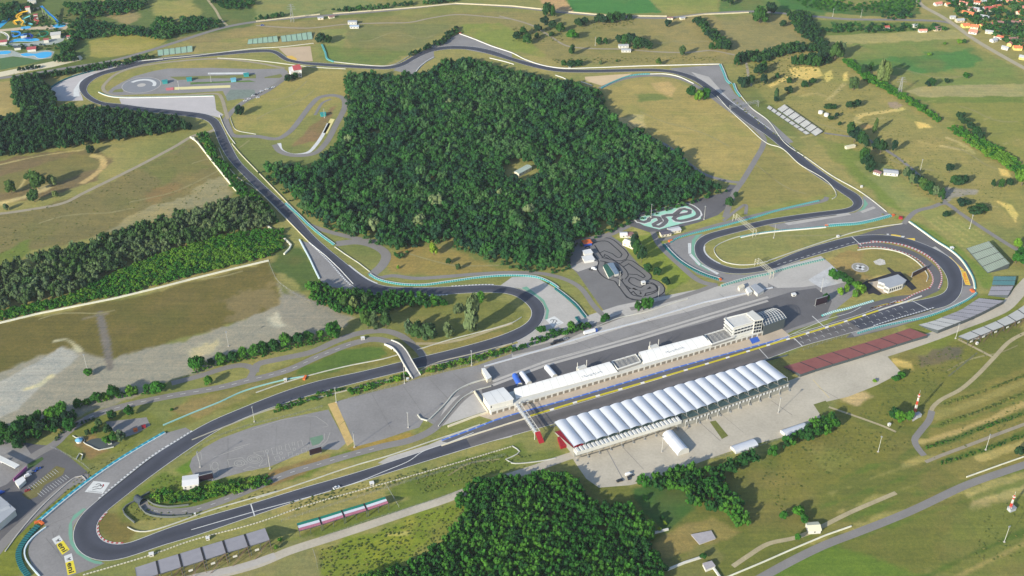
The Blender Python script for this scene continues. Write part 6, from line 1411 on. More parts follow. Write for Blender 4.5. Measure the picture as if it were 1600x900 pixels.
# tents and halls on the concrete lot
def barrel(label, a, b, w, h, m, name="tent", cat="tent"):
    A_, B_ = W(*a), W(*b); root = empty(name, A_, label, cat); d = (B_-A_).normalized(); o_ = Vector((-d.y, d.x, 0)); mb = MB(); n = 8; st = .45
    prof = [(-w/2, 0), (-w/2, h*st)]+[(-w/2*math.cos(math.pi*k/n), h*st+h*(1-st)*math.sin(math.pi*k/n)) for k in range(1, n)]+[(w/2, h*st), (w/2, 0)]
    seg = 5
    for s_ in range(seg):
        p, q = A_.lerp(B_, s_/seg), A_.lerp(B_, (s_+1)/seg)
        for (x0, z0), (x1, z1) in zip(prof[:-1], prof[1:]): mb.quad(p+o_*x0+Z*z0, p+o_*x1+Z*z1, q+o_*x1+Z*z1, q+o_*x0+Z*z0)
    part(mb, "canopy", m, root)
    for p in (A_, B_):
        mb = MB()
        for (x0, z0), (x1, z1) in zip(prof[:-1], prof[1:]): mb.tri(p+Z*.1, p+o_*x0+Z*z0, p+o_*x1+Z*z1)
        part(mb, "end_wall", WHITE_W, root)
    for s_ in range(6):
        p = A_.lerp(B_, s_/5)
        for sg in (-1, 1): mb = MB(); mb.bar(p+o_*sg*(w/2+.1), p+o_*sg*(w/2+.1)+Z*h*.5, .12, 4); part(mb, "post", STEEL, root)
    return root
barrel("white barrel roofed tent standing across the concrete lot", (1043,681), (1068,710), 11, 7, MEMBR)
barrel("long low white shelter at the tree edge of the concrete lot, left one", (1145,705), (1180,693), 9, 3.6, MEMBR, "shelter", "shelter"); barrel("long low white shelter at the tree edge of the concrete lot, right one", (1223,680), (1259,668), 9, 3.8, MEMBR, "shelter", "shelter")
for i, (a, b) in enumerate((((815,585),(827,601)), ((854,575),(867,590)))): barrel("white hospitality tent behind the pit building, %s of two" % ("left", "right")[i], a, b, 5.2, 4.2, MEMBR)
barrel("bright blue hospitality tent between footbridge end and the white tents", (804,588), (812,603), 5, 4, BLUE)
for i, (q, c) in enumerate((([(1153,447),(1161,443),(1164,447),(1156,451)], CREAM), ([(1165,450),(1170,448),(1176,455),(1170,458)], WHITE), ([(1172,447),(1181,443),(1194,453),(1184,459)], ROOF_G))):
    flat_building("paddock_cabin", ["small cream cabin against the teal barrier above the paddock", "narrow white cabin next to the grey paddock hall", "grey ribbed paddock hall below the teal barrier"][i], "cabin", q, 4, WHITE_W, c)
# walls and structures left of the pit building
flat_building("gate_block", "slanted white retaining block at the left end of the paddock", "building", T("70,200 100,198 158,275 120,295", 740, 540, 5.625), 5, CREAM, ROOF_W)
# ticket gates, lower left
P = WP([(-8,716),(26,731)]); rr = empty("gate_canopy", P[0], "long white canopy over the ticket gates at the left edge", "canopy")
A_, B_ = W(-10,711,6), W(27,729,6); d = (B_-A_).normalized(); o_ = Vector((-d.y, d.x, 0)); part(prism([A_-o_*2.5, B_-o_*2.5, B_+o_*2.5, A_+o_*2.5], 5.4, 6), "roof", WHITE, rr); mb = MB()
for k in range(6): mb.bar(V3(A_.lerp(B_, k/5), 0), V3(A_.lerp(B_, k/5), 5.4), .2, 4)
part(mb, "posts", STEEL, rr)
barrier("banner_wall", "pink and purple advertising wall beside the ticket gates", "wall", [(22,752),(42,733)], .6, 3.2, mat("pink_banner", (176, 96, 150), .7), False)
mb = MB(); p = W(28,757); rr = empty("office_trailer", p, "long white office trailer parked beside the pink wall", "trailer"); q = roofquad([(23,752),(36,744),(40,750),(29,760)], 4); part(prism(q, .5, 4), "body", WHITE_W, rr); part(prism(shrink(q, 1.03), 4.003, 4.15), "roof", ROOF_W, rr)
# big screens
def screen(label, a, b, h, z0=3.5, m=None):
    A_, B_ = W(*a), W(*b); root = empty("video_screen", A_, label, "screen"); d = (B_-A_).normalized(); o_ = Vector((d.y, -d.x, 0)); mb = MB()
    q = ccw([A_-o_*.4, B_-o_*.4, B_+o_*.4, A_+o_*.4]); part(prism(q, z0, z0+h), "housing", STEEL, root)
    mb = MB(); q = [V3(A_+o_*.42, z0+.3), V3(B_+o_*.42, z0+.3), V3(B_+o_*.42, z0+h-.3), V3(A_+o_*.42, z0+h-.3)]; mb.quad(*q); part(mb, "display", m or mat("screen_black", (48, 34, 44), .4), root); mb = MB()
    for e in (A_+d*1, B_-d*1):
        mb.bar(e, e+Z*z0, .25, 4); mb.bar(e-o_*3, e-o_*.4+Z*z0, .2, 4)
    part(mb, "stand", STEEL, root); return root
screen("large dark video screen beside the lot building above the bushes", T("180,645 0,0", 280, 640, 5.62)[0], T("303,615 0,0", 280, 640, 5.62)[0], 7, 1.5); screen("large dark video screen on the brown strip at the marked lot corner", T("1148,412 0,0", 280, 640, 5.62)[0], T("1254,383 0,0", 280, 640, 5.62)[0], 7, 1.5)
screen("dark video screen in front of the paddock beside white equipment", (1273,480), (1291,474.5), 9, 1.5); screen("dark curved screen wall inside the last corner", (1424,434), (1446,423), 6, .8)
# ------------------------------------------------------------ barriers, walls, fences
GWALL = mat("weathered_white_wall", (198, 198, 188), .8, (7, .12))
def B(label, pts, w=.6, h=1.1, m=WHITE_W, smooth=True, cat="barrier", name="guard_barrier", top=None): 
    if cat == "barrier" and m in (WHITE_W, CREAM, WHITE): w *= .6; h *= .85; m = GWALL if m is not WHITE else m
    return barrier(name, label, cat, pts, w, h, m, smooth, None, top)
TR1 = (WHITE, .5, 1.25, 1)
B("blue green tyre wall along the outside of the run to the first corner", T("1030,5 900,80 720,190 560,300 400,425 240,560", 0, 675), 2.6, 1.2, TEALB, top=(WHITE, .7, 1.3, 1), name="tyre_barrier")
B("teal stacked tyre wall curving round the first corner run-off", T("240,590 190,640 150,690 122,740 118,790 140,850 180,905", 0, 675), 4.5, 1.4, TEAL_D, name="tyre_barrier")
B("white inner guard wall curving round the first corner run-off", T("288,598 230,640 180,690 155,740 160,790 200,850 250,905", 0, 675), 1.1, 1.1, mat("ice_white", (216, 232, 236), .7))
B("orange barrier end cap at the start of the first corner tyre wall", [(54,818),(62,815),(68,820)], 2.4, 1.3, ORANGE, False, name="barrier_end")
B("white wall along the inside of the tunnel road and the pit straight", T("120,395 190,430 290,438 400,415 600,350 900,240 1200,150 1600,38", 180, 760, 6.154)+[(500,724.5),(560,728),(600,711),(625,703),(700,684)][:0], .9, 1.1, WHITE_W)
B("white wall between pit straight verge and pit exit", T("0,418 200,352 400,285 500,250 640,205 830,150 1080,65 1240,12 1400,-45", 400, 675), .9, 1.1, WHITE_W)
B("dark curved wall above the tunnel mouth", T("330,60 200,140 110,190 75,230 90,270 190,355", 180, 760, 6.154), .9, 1.6, mat("tunnel_wall", (104, 110, 106)))
B("dashed white rail along the outside of the main straight, beside the grey stand", [(130,899),(235,868),(300,845),(400,818),(480,790),(575,763),(640,745),(720,722),(800,698)], .5, 1.0, mat("dashed_rail", (210, 206, 188), .7, stripes=(2.6, (128, 128, 104), .62)))
B("grey kerb wall outside the left access road", [(135,752),(128,744),(118,746),(95,764),(62,795),(30,832),(8,862)], .8, .7, CONC)
B("thin white wall along the upper side of the second straight", [(-10,0),(255,665)][1:]+[(300,646),(345,628),(380,612),(440,595),(478,588),(478,588)][:5], 1.0, 1.0, mat("teal_white", (150, 200, 196), .7))
B("white guard wall above the second straight up to the bridge", [(400,614),(440,600),(480,588),(540,573),(600,561),(621,555)], .9, 1.1, WHITE_W)
B("white guard wall from bridge shadow to the second corner", [(652,547),(700,532),(750,519),(800,505),(815,496)], .9, 1.1, WHITE_W)
B("low wall along the lower side of the second straight", [(300,688),(360,664),(420,641),(500,621),(560,606),(624,590)], .7, 1.0, mat("worn_wall", (180, 176, 160)))
B("low wall below the track under the bridge", [(652,582),(680,568),(740,553),(800,537)], .7, 1.0, mat("worn_wall", (0,0,0)))
B("orange marker block on the wall below the road loop", [(475,594),(478,588)], 2.2, 1.5, ORANGE, False, name="barrier_end")
B("teal and white tyre wall around the second corner run-off", T("270,5 330,50 400,110 440,160 460,185", 800, 450), 2.6, 1.3, TEAL_D, top=(WHITE, .7, 1.35, 1), name="tyre_barrier")
B("white topped tyre wall from access road to second corner", [(577,429),(590,437),(620,444),(660,446),(700,441),(750,434),(800,431),(840,434),(866,446),(872,451)], 1.8, 1.2, TEAL, top=(WHITE, .7, 1.3, 1), name="tyre_barrier")
B("short teal tyre wall below the second corner run-off", [(900,496),(905,503),(909,508)], 2.6, 1.3, TEAL_D, name="tyre_barrier")
B("thin white wall by the right of the back straight", T("1450,0 1500,60 1600,165", 0, 225)+[(450,318),(480,348),(490,357)], .7, 1.1, mat("rail_cream", (214, 208, 180)))
B("teal barrier in the middle of the back straight by the forest", [(446,318),(470,340),(480,350),(500,367),(518,380),(522,383)], 2.0, 1.2, TEAL, top=(mat("ice_white", (0,0,0)), .5, 1.3, 1), name="tyre_barrier")
B("white wall of the grass triangle at the end of the back straight", [(523,386),(540,398),(560,411),(578,425)], 1.0, 1.1, WHITE_W, False)
B("left side white wall of the back straight", [(342,232),(352,254),(372,278),(400,296),(440,335),(482,378)], .7, 1.0, mat("rail_cream", (0,0,0)))
B("black and white kerb wall dividing track and run-off at the third corner", [(483,379),(510,401),(530,420),(552,444)], 1.2, .9, WHITE, False)
B("bluish white wall outside the third corner run-off", [(468,375),(476,390),(484,405),(492,422),(499,436)], 1.4, 1.3, mat("ice_white", (0,0,0)))
B("long white field wall at the tree strip beside the back straight", [(302,216),(310,225),(330,251),(350,276),(369,299)], 1.1, 2.0, mat("bright_wall", (246, 240, 216), .7), False, "wall", "boundary_wall")
B("long white boundary wall under the bright thicket", [(-10,508),(60,491),(120,479),(180,467),(250,450),(300,437),(360,422),(420,408)], 1.2, 1.7, mat("boundary_white", (226, 224, 204), .8, (8, .1)), False, "wall", "boundary_wall")
B("white zigzag wall between thicket and third corner", [(416,352),(428,362),(445,374),(455,384),(452,390),(444,398)], 1.6, 1.8, mat("boundary_white", (0,0,0)), False, "wall", "boundary_wall")
B("small white wall stub at the end of the dusty path", T("1190,860 1220,880 1240,895", 0, 0), 1.4, 2.0, mat("boundary_white", (0,0,0)), False, "wall", "boundary_wall")
# upper left loop
B("teal tyre wall outside the fifth corner run-off", T("240,610 310,555 390,505 470,475 560,450 600,440", 0, 0), 2.2, 1.3, TEAL_D, name="tyre_barrier")
B("orange capped barrier joint above the fifth corner", T("590,440 610,435", 0, 0), 4, 1.6, ORANGE, False, name="barrier_end")
B("white wall following the upper straight beyond the fifth corner", T("600,437 720,405 850,385 1020,370", 0, 0), 1.3, 1.3, WHITE)
B("pale wall on the outer side of the upper straight", [(256,92),(300,88),(340,83),(400,76),(436,74),(490,68)], .9, 1.2, CREAM)
B("white and teal wall inside the fourth corner run-off", T("1335,602 1100,608 900,612 760,612 690,605 640,590 615,578", 0, 0), 1.3, 1.2, WHITE, top=(TEAL, .6, 1.2, -1))
B("twin white guard walls by the bend into the back straight", T("1372,720 1400,790 1440,860 1470,900", 0, 0), .8, 1.1, WHITE)
B("pale kerb wall of the lane junction below the driving centre", T("1440,735 1450,770 1480,815 1600,840", 0, 0), .8, .8, CREAM)
B("white wall between school track and the chicane", [(340,91),(380,93),(420,97),(460,102),(500,106),(540,108)], .9, 1.1, CREAM)
B("teal tyre wall below the chicane gravel", [(503,70),(508,82),(512,93),(522,97)], 2.6, 1.4, TEAL, name="tyre_barrier")
B("pale wall on the far side of the straight above the forest", [(522,97),(560,101),(600,103.5),(616,101),(640,88)], 1.0, 1.2, CREAM)
B("white wall at the forest tip beside the grey run-off", [(647,117),(655,106),(663,99),(672,93),(678,90)], 1.6, 1.3, WHITE)
B("long white wall outside the ninth corner run-off", [(718,53),(740,61),(770,73),(800,83),(820,93),(850,103),(880,107),(920,106.5),(1000,103.5),(1060,102),(1125,100.5)], 1.3, 1.3, WHITE)
B("orange marker at the tip of the ninth corner run-off", [(714,50),(720,53)], 3, 1.6, ORANGE, False, name="barrier_end")
B("pale wall of the clearing behind the ninth corner", [(765,91),(790,97),(803,101)], 1.0, 1.2, WHITE); B("short white wall near the forest beyond the ninth corner", [(868,118),(880,122),(884,124)], 1.0, 1.2, WHITE); B("white wall beside the sand trap tip at the forest", [(908,128),(925,134)], 1.0, 1.2, WHITE)
B("pale blue tyre wall curving round the sand trap", [(940,138),(955,130),(980,120),(1000,116.5),(1015,116)], 2.0, 1.3, TEAL, name="tyre_barrier")
B("white wall inside the wide upper right bend", [(1015,116),(1040,116),(1060,120),(1084,131)], 1.0, 1.2, WHITE)
B("teal and white tyre stack at the end of the upper right run-off", T("1300,405 1320,450 1345,510 1365,525", 800, 0), 2.6, 1.5, TEAL, top=(WHITE, .8, 1.6, 1), name="tyre_barrier"); B("second teal tyre stack below the upper right run-off", T("1383,525 1400,570 1425,605", 800, 0), 2.4, 1.5, TEAL, top=(WHITE, .8, 1.6, 1), name="tyre_barrier")
B("thin white wall outside the downhill straight", T("1430,600 1500,680 1600,755", 800, 0)+T("110,0 250,95 400,200 560,290 640,345 740,425", 1200, 225), .9, 1.2, CREAM)
B("white wall inside the downhill straight", T("1160,520 1220,500 1330,580 1400,640", 800, 0)[:0]+[(1120,150),(1140,172),(1165,195),(1200,225)]+T("80,25 200,130 350,220 410,280 425,330 400,345", 1200, 225), .9, 1.1, CREAM)
B("teal barrier on the meadow side before the tight right hander", [(1048,379),(1060,372),(1100,361),(1140,351),(1180,340),(1220,328),(1262,318),(1280,314)], 1.8, 1.3, TEAL, name="tyre_barrier")
B("teal tyre wall behind the tight right hander run-off", T("360,515 450,508 560,500 680,475 770,450", 1200, 225), 3.4, 1.5, TEAL, top=(WHITE, .7, 1.6, 1), name="tyre_barrier"); B("teal barrier continuing left towards the pale gantry", [(1157,371),(1180,366),(1220,361),(1255,358),(1290,355)], 1.8, 1.3, TEAL, top=(WHITE, .6, 1.4, -1), name="tyre_barrier")
B("orange end cap at the left tip of the meadow side teal barrier", [(1045,378),(1050,376)], 3, 1.5, ORANGE, False, name="barrier_end"); B("orange end cap at the right tip of the long teal wall", [(1393,338),(1397,336)], 3, 1.5, ORANGE, False, name="barrier_end"); B("orange cap halfway along the long teal wall", [(1289,353),(1294,354)], 2.6, 1.7, ORANGE, False, name="barrier_end")
B("white and teal tyre wall outside the second last hairpin", T("945,630 990,680 1050,735 1130,785 1220,825 1300,850", 800, 225), 2.6, 1.4, TEAL_D, top=(WHITE, .9, 1.5, 1), name="tyre_barrier"); B("orange cap at the lower tip of the second last hairpin wall", T("1295,845 1306,853", 800, 225), 2.6, 1.6, ORANGE, False, name="barrier_end")
B("white wall ringing the lawn inside the second last hairpin", T("1540,560 1400,585 1290,630 1262,660 1275,695 1320,735 1400,755 1500,755 1600,735 1800,690 2000,640 2200,590 2400,530", 800, 225)[:9], .9, 1.1, CREAM); B("cream wall dividing lawn from the last corner approach", [(1200,408),(1245,392),(1290,377),(1340,362),(1380,354),(1410,350)], .9, 1.1, CREAM)
B("teal wall between hairpin exit and the paddock top edge", T("1310,890 1400,862 1500,835 1600,815", 800, 225)+[(1215,424),(1240,417),(1265,411),(1287,406)], 2.2, 1.4, mat("teal_grey_wall", (90, 150, 140), .7, stripes=(3, (170, 190, 180), .6)), top=(WHITE_W, .6, 1.5, 1), name="tyre_barrier")
B("white wall outside the last corner run-off", T("880,488 960,545 1050,610 1130,660 1200,720 1250,790 1280,850 1290,905", 1200, 225), 1.0, 1.2, mat("bright_wall", (0,0,0)), top=(TEAL, 1.1, 1.4, 1)); B("teal wall under the last corner beside the grid", T("1305,35 1250,75 1160,120 1060,160 960,190 840,215 700,245 560,285", 1200, 450), 1.6, 1.3, TEAL, top=(WHITE, .6, 1.4, -1), name="tyre_barrier")
B("orange cap at the break of the last corner wall", [(1517,453),(1521,457)], 3, 1.6, ORANGE, False, name="barrier_end"); B("red shelter tent at the crossroads above the last corner", [(1404,341),(1410,342)], 4, 2.4, RED, False, "tent", "tent")
B("dark curved wall around the pit entry loop", T("560,665 640,655 740,660 840,685 920,730 975,785 1000,830 990,860", 1200, 225), 1.2, 1.3, CREAM)
B("yellow and white pit wall between pit lane and main straight", [(829,650.5),(900,629),(1000,600),(1100,570.5),(1200,540),(1300,509.5),(1345,495),(1372,486)], 1.4, 1.1, YWALL, False, "wall", "pit_wall"); B("white pit wall extension towards the last corner", [(1372,486),(1417,471.5),(1440,463)], 1.2, 1.1, WHITE_W, False, "wall", "pit_wall")
B("pale pit wall end running down the pit exit", [(690,697),(740,680),(790,664),(829,652)], 1.2, 1.0, CREAM, False, "wall", "pit_wall")
B("teal sponge barrier in the pit entry wedge", T("250,640 350,605 480,575 600,540 700,510", 1240, 380, 5.625), 2.2, 1.1, mat("teal_white_block", (90, 180, 175), .7, stripes=(2.6, (225, 235, 230), .5)), name="tyre_barrier")
B("curved white ramp wall of the paddock entrance", T("1010,795 1030,820 1070,832 1110,800 1180,730 1250,650 1330,605 1440,570", 400, 450), 1.5, 1.6, CREAM); B("white ramp wall on the lower side of the paddock entrance", T("1140,865 1200,790 1290,690 1370,645 1470,615", 400, 450), 1.2, 1.2, CREAM)
B("cream yard wall left of the pit building", T("1365,650 1410,720 1450,780 1360,810 1200,870", 400, 450), 1.2, 1.8, CREAM, False, "wall", "yard_wall")
B("white topped retaining wall along the paddock parking terrace", [(757,573),(800,561),(870,540),(932,521),(1000,503),(1100,473),(1207,450)], 1.2, 1.2, mat("terrace_wall", (200, 204, 210), .8), False, "wall", "retaining_wall"); B("white wall under the trees above the paddock", [(930,512),(960,499),(1010,487),(1060,471),(1075,467)], .8, 1.0, WHITE_W)
B("long dark fence line between grid bank and main stand", [(860,668),(925,648),(1000,624),(1100,594),(1190,566),(1230,556)], .6, 1.6, mat("mesh_dark", (90, 100, 104), .8), False, "fence", "debris_fence")
B("kerb wall at the left of the concrete access road", [(800,697),(812,706),(800,714),(790,718),(800,724),(850,720),(868,716)], 1.4, .8, CREAM); B("white wall behind the lower road at the right edge", [(1640,700),(1560,728),(1510,746)], .7, 1.1, mat("boundary_white", (0,0,0)), False, "wall", "boundary_wall"); B("white wall beside the lower road beneath the small shed", [(1330,823),(1290,837),(1240,858),(1190,880),(1135,903)], .8, 1.3, mat("boundary_white", (0,0,0)), False, "wall", "boundary_wall")
B("white yard wall at the lower edge below the fenced yard", [(1041,892),(1070,880),(1095,872)], 1.4, 1.8, WHITE_W, False, "wall", "yard_wall"); B("white wall from the yard gate down to the bottom edge", [(1108,880),(1118,893),(1126,905)], 1.4, 1.8, WHITE_W, False, "wall", "yard_wall"); B("pale wall at the upper left corner of the fenced yard", [(1008,839),(1025,833),(1044,828)], 1.4, 1.8, WHITE_W, False, "wall", "yard_wall")
B("long cream wall of the perimeter road across the top", [(400,34),(470,26),(490,24),(500,23)], 1.0, 1.8, mat("perimeter_wall", (204, 194, 164), .85, (6, .08)), False, "wall", "boundary_wall"); B("cream perimeter wall middle section at the top", [(520,22),(600,16),(650,12),(712,6),(800,10),(875,18),(950,25),(1042,26)], 1.0, 1.8, mat("perimeter_wall", (0,0,0)), False, "wall", "boundary_wall"); B("cream perimeter wall last section near the dark roadside tree", [(1070,27),(1100,23),(1130,22),(1170,20)], 1.0, 1.8, mat("perimeter_wall", (0,0,0)), False, "wall", "boundary_wall")
B("white curved garden wall around the pond garden pool", T("640,232 670,250 730,245 745,275 735,290 800,325 870,358 940,345 1000,330", 0, 640, 5.625), .9, 1.0, WHITE_W); B("white gate frame at the pond garden", T("670,440 700,390 730,400 715,445", 0, 640, 5.625), .7, 1.4, WHITE_W, False)
fence("mesh_fence", "mesh fence between access road and garden bank", [(80,700),(95,706),(130,726),(140,735)]); fence("mesh_fence", "tall mesh fence behind the main straight rail below the marked lot", [(440,815),(520,790),(600,765),(700,735),(790,712)], 3); fence("mesh_fence", "mesh fence beside the concrete grandstand road", [(500,842),(575,815),(640,795),(700,775),(745,760),(800,738)], 2.4)
fence("mesh_fence", "mesh fence on the slope right of the flag coloured stand", [(603,758),(614,777),(624,794)], 2.6); fence("mesh_fence", "mesh fence closing the rough lot below the road", [(489,860),(494,875),(497,892)], 2.4); fence("mesh_fence", "mesh fence along the lower edge of the gravel lot lobe", [(420,410),(426,425),(434,440),(455,456),(480,470),(510,482),(530,489)], 2.4, True)
fence("mesh_fence", "mesh fence between overflow lot and track verge", [(545,624),(600,608),(650,593),(700,580),(760,563),(800,552)], 2.4); fence("mesh_fence", "mesh fence along the top of the marked lot", [(290,713),(320,693),(360,675),(400,663),(450,651),(505,636)], 2.4, True)
fence("debris_fence", "tall debris fence on the grassy bank beside the grid", [(1255,548),(1300,532),(1340,522),(1400,508),(1450,494),(1500,480)], 3.4, True); fence("mesh_fence", "mesh fence along the bottom of the concrete lot", [(1232,682),(1180,700),(1282,655)][:2]+[(1110,718)], 2.2)
# ------------------------------------------------------------ lamp masts, towers, pylons
def mast_proto(p, label, h=18):
    root = empty("floodlight_mast", p, label, "light mast"); mb = MB(); mb.bar((0, 0, 0), (0, 0, 18), .24, 6, .15); mb.build("pole", mat("mast_grey", (196, 196, 188), .6), root); mb = MB(); mb.box((0, 0, 18), (1.7, .8, .6)); mb.box((0, 0, 17), (1.1, .6, .3)); mb.build("lamp_head", STEEL, root)
    mb = MB(); mb.box((0, 0, .3), (1.4, 1.4, .6)); mb.build("footing", CONC, root); return root
ML = [(136.5,577,"on the gravel lot beside the lone tree"),(357,541,"on the right half of the gravel lot"),(525.5,629,"at the top of the sand strip divider"),(737,571,"on the paddock entrance fence line"),(632,599,"beside the bridge landing"),(638,668,"on the overflow lot lower edge"),
      (554,699,"at the lower corner of the overflow lot"),(397.5,659,"at the top of the marked lot by the track"),(313,730,"at the left end of the marked lot"),(422,733,"on the lower edge of the marked lot"),(968,446,"on the kart paddock lower side"),(1017,340,"at the forest edge behind the mint kart lot"),
      (1100,343,"right of the mint kart oval"),(1283,455,"on the concrete slabs of the paddock end"),(1209,372,"on the hairpin lawn between the gantries"),(1028,470,"above the paddock terrace"),(1438,266,"on the hillside meadow near the cottage"),(1515,357,"on the mown field above the big green grey stand"),
      (1372,706,"at the corner of the hillside paths"),(1540,703,"among the terraced strips at the right"),(1569,847,"at the lower right edge of the slope"),(1216,645,"on the concrete lot under the long shadow"),(1034,706,"beside the barrel tent"),(1493,529,"at the left end of the outer stand"),
      (280,140,"above the cream skid strip of the driving centre"),(330,128,"on the green strip of the driving centre"),(507,184,"inside the school loop"),(1301,26,"left one beside the top right road"),(1345,27,"right one beside the top right road"),(930,71,"left of the twin cabins clump")]
m0 = mast_proto(W(ML[0][0], ML[0][1]), "tall white floodlight mast "+ML[0][2])
for x, y, s in ML[1:]: copy_thing(m0, W(x, y), "tall white floodlight mast "+s, rnd.uniform(0, 3), (1, 1, .72 if y < 200 else (1.0 if y > 300 else .85)))
def lattice(label, x, y, h, w, cols, arms=False, name="radio_mast", cat="mast"):
    p = W(x, y); root = empty(name, p, label, cat); n = len(cols); 
    for k in range(n):
        z0, z1 = h*k/n, h*(k+1)/n; w0, w1 = w*(1-.75*k/n), w*(1-.75*(k+1)/n); mb = MB(); cs = [(-1,-1),(1,-1),(1,1),(-1,1)]
        for i in range(4):
            a, b = cs[i], cs[(i+1) % 4]; A0, A1, B0, B1 = (a[0]*w0/2, a[1]*w0/2, z0), (a[0]*w1/2, a[1]*w1/2, z1), (b[0]*w0/2, b[1]*w0/2, z0), (b[0]*w1/2, b[1]*w1/2, z1)
            mb.bar(A0, A1, .16, 4); mb.bar(A0, B1, .09, 3); mb.bar(B0, A1, .09, 3); mb.bar(A0, B0, .09, 3)
        mb.build("mast_section", cols[k], root)
    if arms:
        for z_, l_ in ((.72, 7), (.84, 6), (.95, 4.5)): mb = MB(); mb.bar((-l_, 0, h*z_), (l_, 0, h*z_), .14, 4); mb.bar((-l_, 0, h*z_), (0, 0, h*z_+1.5), .08, 3); mb.bar((l_, 0, h*z_), (0, 0, h*z_+1.5), .08, 3); mb.build("crossarm", cols[0], root)
    else: mb = MB(); mb.bar((0, 0, h), (0, 0, h+4), .1, 4); mb.box((0, 0, h*.9), (1.8, 1.8, .8)); mb.build("antenna", WHITE, root)
    return root
RR, WW = mat("mast_red", (214, 70, 50), .6), WHITE
lattice("red and white striped radio mast on a small concrete yard", 1428, 649, 26, 1.9, [WW, RR, WW, RR, WW, RR]); lattice("red and white striped mast at the far right lower edge", 1577, 798, 18, 1.7, [WW, RR, WW, RR])
lattice("tall grey power pylon with crossarms at the top left", 457, 34, 30, 5, [STEEL]*4, True, "power_pylon", "pylon"); lattice("grey power pylon standing over the long hedge", 1405, 147, 26, 5, [STEEL]*4, True, "power_pylon", "pylon")
for i, (x, y) in enumerate(((1433, 651), (1580, 797))):
    p = W(x, y); rr = empty("equipment_cabin", p, "small grey equipment cabin at the foot of the %s" % ("striped mast on the hillside", "striped mast at the right edge")[i], "cabin"); mb = MB(); mb.box((0, 0, 1.6), (6, 4, 3.2), .4); mb.build("wall", ROOF_G, rr); mb = MB(); mb.box((0, 0, 3.35), (6.4, 4.4, .3), .4); mb.build("roof", STEEL, rr)
poly("mast_yard", T("885,800 945,785 960,800 905,835", 1200, 450), CONC, .05)
# ------------------------------------------------------------ vehicles
def car_proto(name, label, cat, L, B_, h, body, van=False):
    root = empty(name, (0, 0, 0), label, cat); mb = MB(); z0, zb = .28, (.95 if not van else 1.3); x = L/2; y = B_/2
    lo = [(-x,-y,z0),(x,-y,z0),(x,y,z0),(-x,y,z0)]; hi = [(-x*.97,-y*.96,zb),(x*.95,-y*.94,zb*.86),(x*.95,y*.94,zb*.86),(-x*.97,y*.96,zb)]; mb.hexa(lo, hi); body_o = mb.build("body", body, root)
    mb = MB(); a, b = (-x*.8, x*.35) if not van else (-x*.96, x*.62); lo = [(a,-y*.9,zb-.03),(b,-y*.9,zb-.1),(b,y*.9,zb-.1),(a,y*.9,zb-.03)]; hi = [(a+.35,-y*.72,h),(b-.7,-y*.72,h),(b-.7,y*.72,h),(a+.35,y*.72,h)]
    mb.hexa(lo, hi); mb.build("cabin", GLASS if not van else body, root); mb = MB(); mb.hexa([(p[0],p[1],h+.003) for p in hi], [(p[0]*1.0,p[1],h+.05) for p in hi]); mb.build("roof", body, root)
    for sx in (-.62, .62):
        for sy in (-1, 1): mb = MB(); mb.bar((x*sx, sy*(y-.22), .33), (x*sx, sy*(y+.02), .33), .33, 10); mb.build("wheel", mat("tyre_black", (36, 36, 38)), root)
    return root
CW, CD, CR, CS_, CB = mat("car_white", (236, 236, 236), .3, spec=.5), mat("car_dark", (44, 46, 54), .3, spec=.5), mat("car_red", (176, 50, 56), .3, spec=.5), mat("car_silver", (168, 172, 178), .3, metal=.3), mat("car_blue", (40, 80, 170), .3, spec=.5)
carp = {}
def car(x, y, ang, col, label, van=False, s=1.0):
    k = (col, van); p = W(x, y); p.z = .26 if abs(x-524) < 5 else .18
    if k not in carp: carp[k] = car_proto("van" if van else "parked_car", label, "van" if van else "car", 6.2 if van else 4.4, 2.1 if van else 1.85, 2.5 if van else 1.45, {'w': CW, 'd': CD, 'r': CR, 's': CS_, 'b': CB}[col], van); o = carp[k]; o.location = p; o.rotation_euler = (0, 0, R(ang)); o.scale = (s, s, s)
    else: o = copy_thing(carp[k], p, label, R(ang), (s, s, s))
    return o
car(526,763,32,'w',"white car driving alone on the main straight",s=1.35)
car(43,767,30,'r',"red car parked on the lower grass island")
car(44,744,40,'w',"white van among vehicles next to the office trailer",True); car(48,739,40,'s',"silver van behind the white van near the office trailer",True); car(53,737,10,'b',"blue car at the upper end of the row near the trailer"); car(60,733,30,'b',"blue car by itself just above the trailer row",s=1.1)
car(7,722,30,'w',"white van beneath the ticket gate canopy",True); car(2,771,40,'b',"blue van on the left edge lane",True)
car(1004,0+430,0,'w',"") if False else None
car(928,421,-20,'w',"white van parked on the kart paddock below the pits building",True); car(923,422,-20,'d',"dark car next to the white van on the kart paddock")
car(1137,455,15,'w',"") if False else None
car(982,742,20,'w',"white van at the lower tip of the concrete lot",True); car(986,744,20,'d',"dark car tucked beside the white van at the lot tip"); car(982,748,100,'d',"dark car nearest the trees at the lot tip"); car(968,752,20,'d',"long dark car against the trees, left of the lot tip",s=1.3)
for i, (x, y, c) in enumerate(((1096,654,'d'),(1100,652,'d'),(1065,655,'d'),(1072,652,'d'),(1200,612,'d'))): car(x, y, 22, c, "dark car under the back of the main stand, %s from the left" % ORD[sorted([1096,1100,1065,1072,1200]).index(x)])
row_ = [(383,158,'w'),(389,155,'w'),(396,150,'w'),(400,148,'d'),(405,146,'s'),(409,143,'w'),(403,153,'w'),(417,140,'w'),(422,139,'s'),(427,137,'w')]
for i, (x, y, c) in enumerate(sorted(row_)): car(x, y, 30, c, "%s car from the left in the diagonal row below the driving centre" % ORD[i], s=1.15)
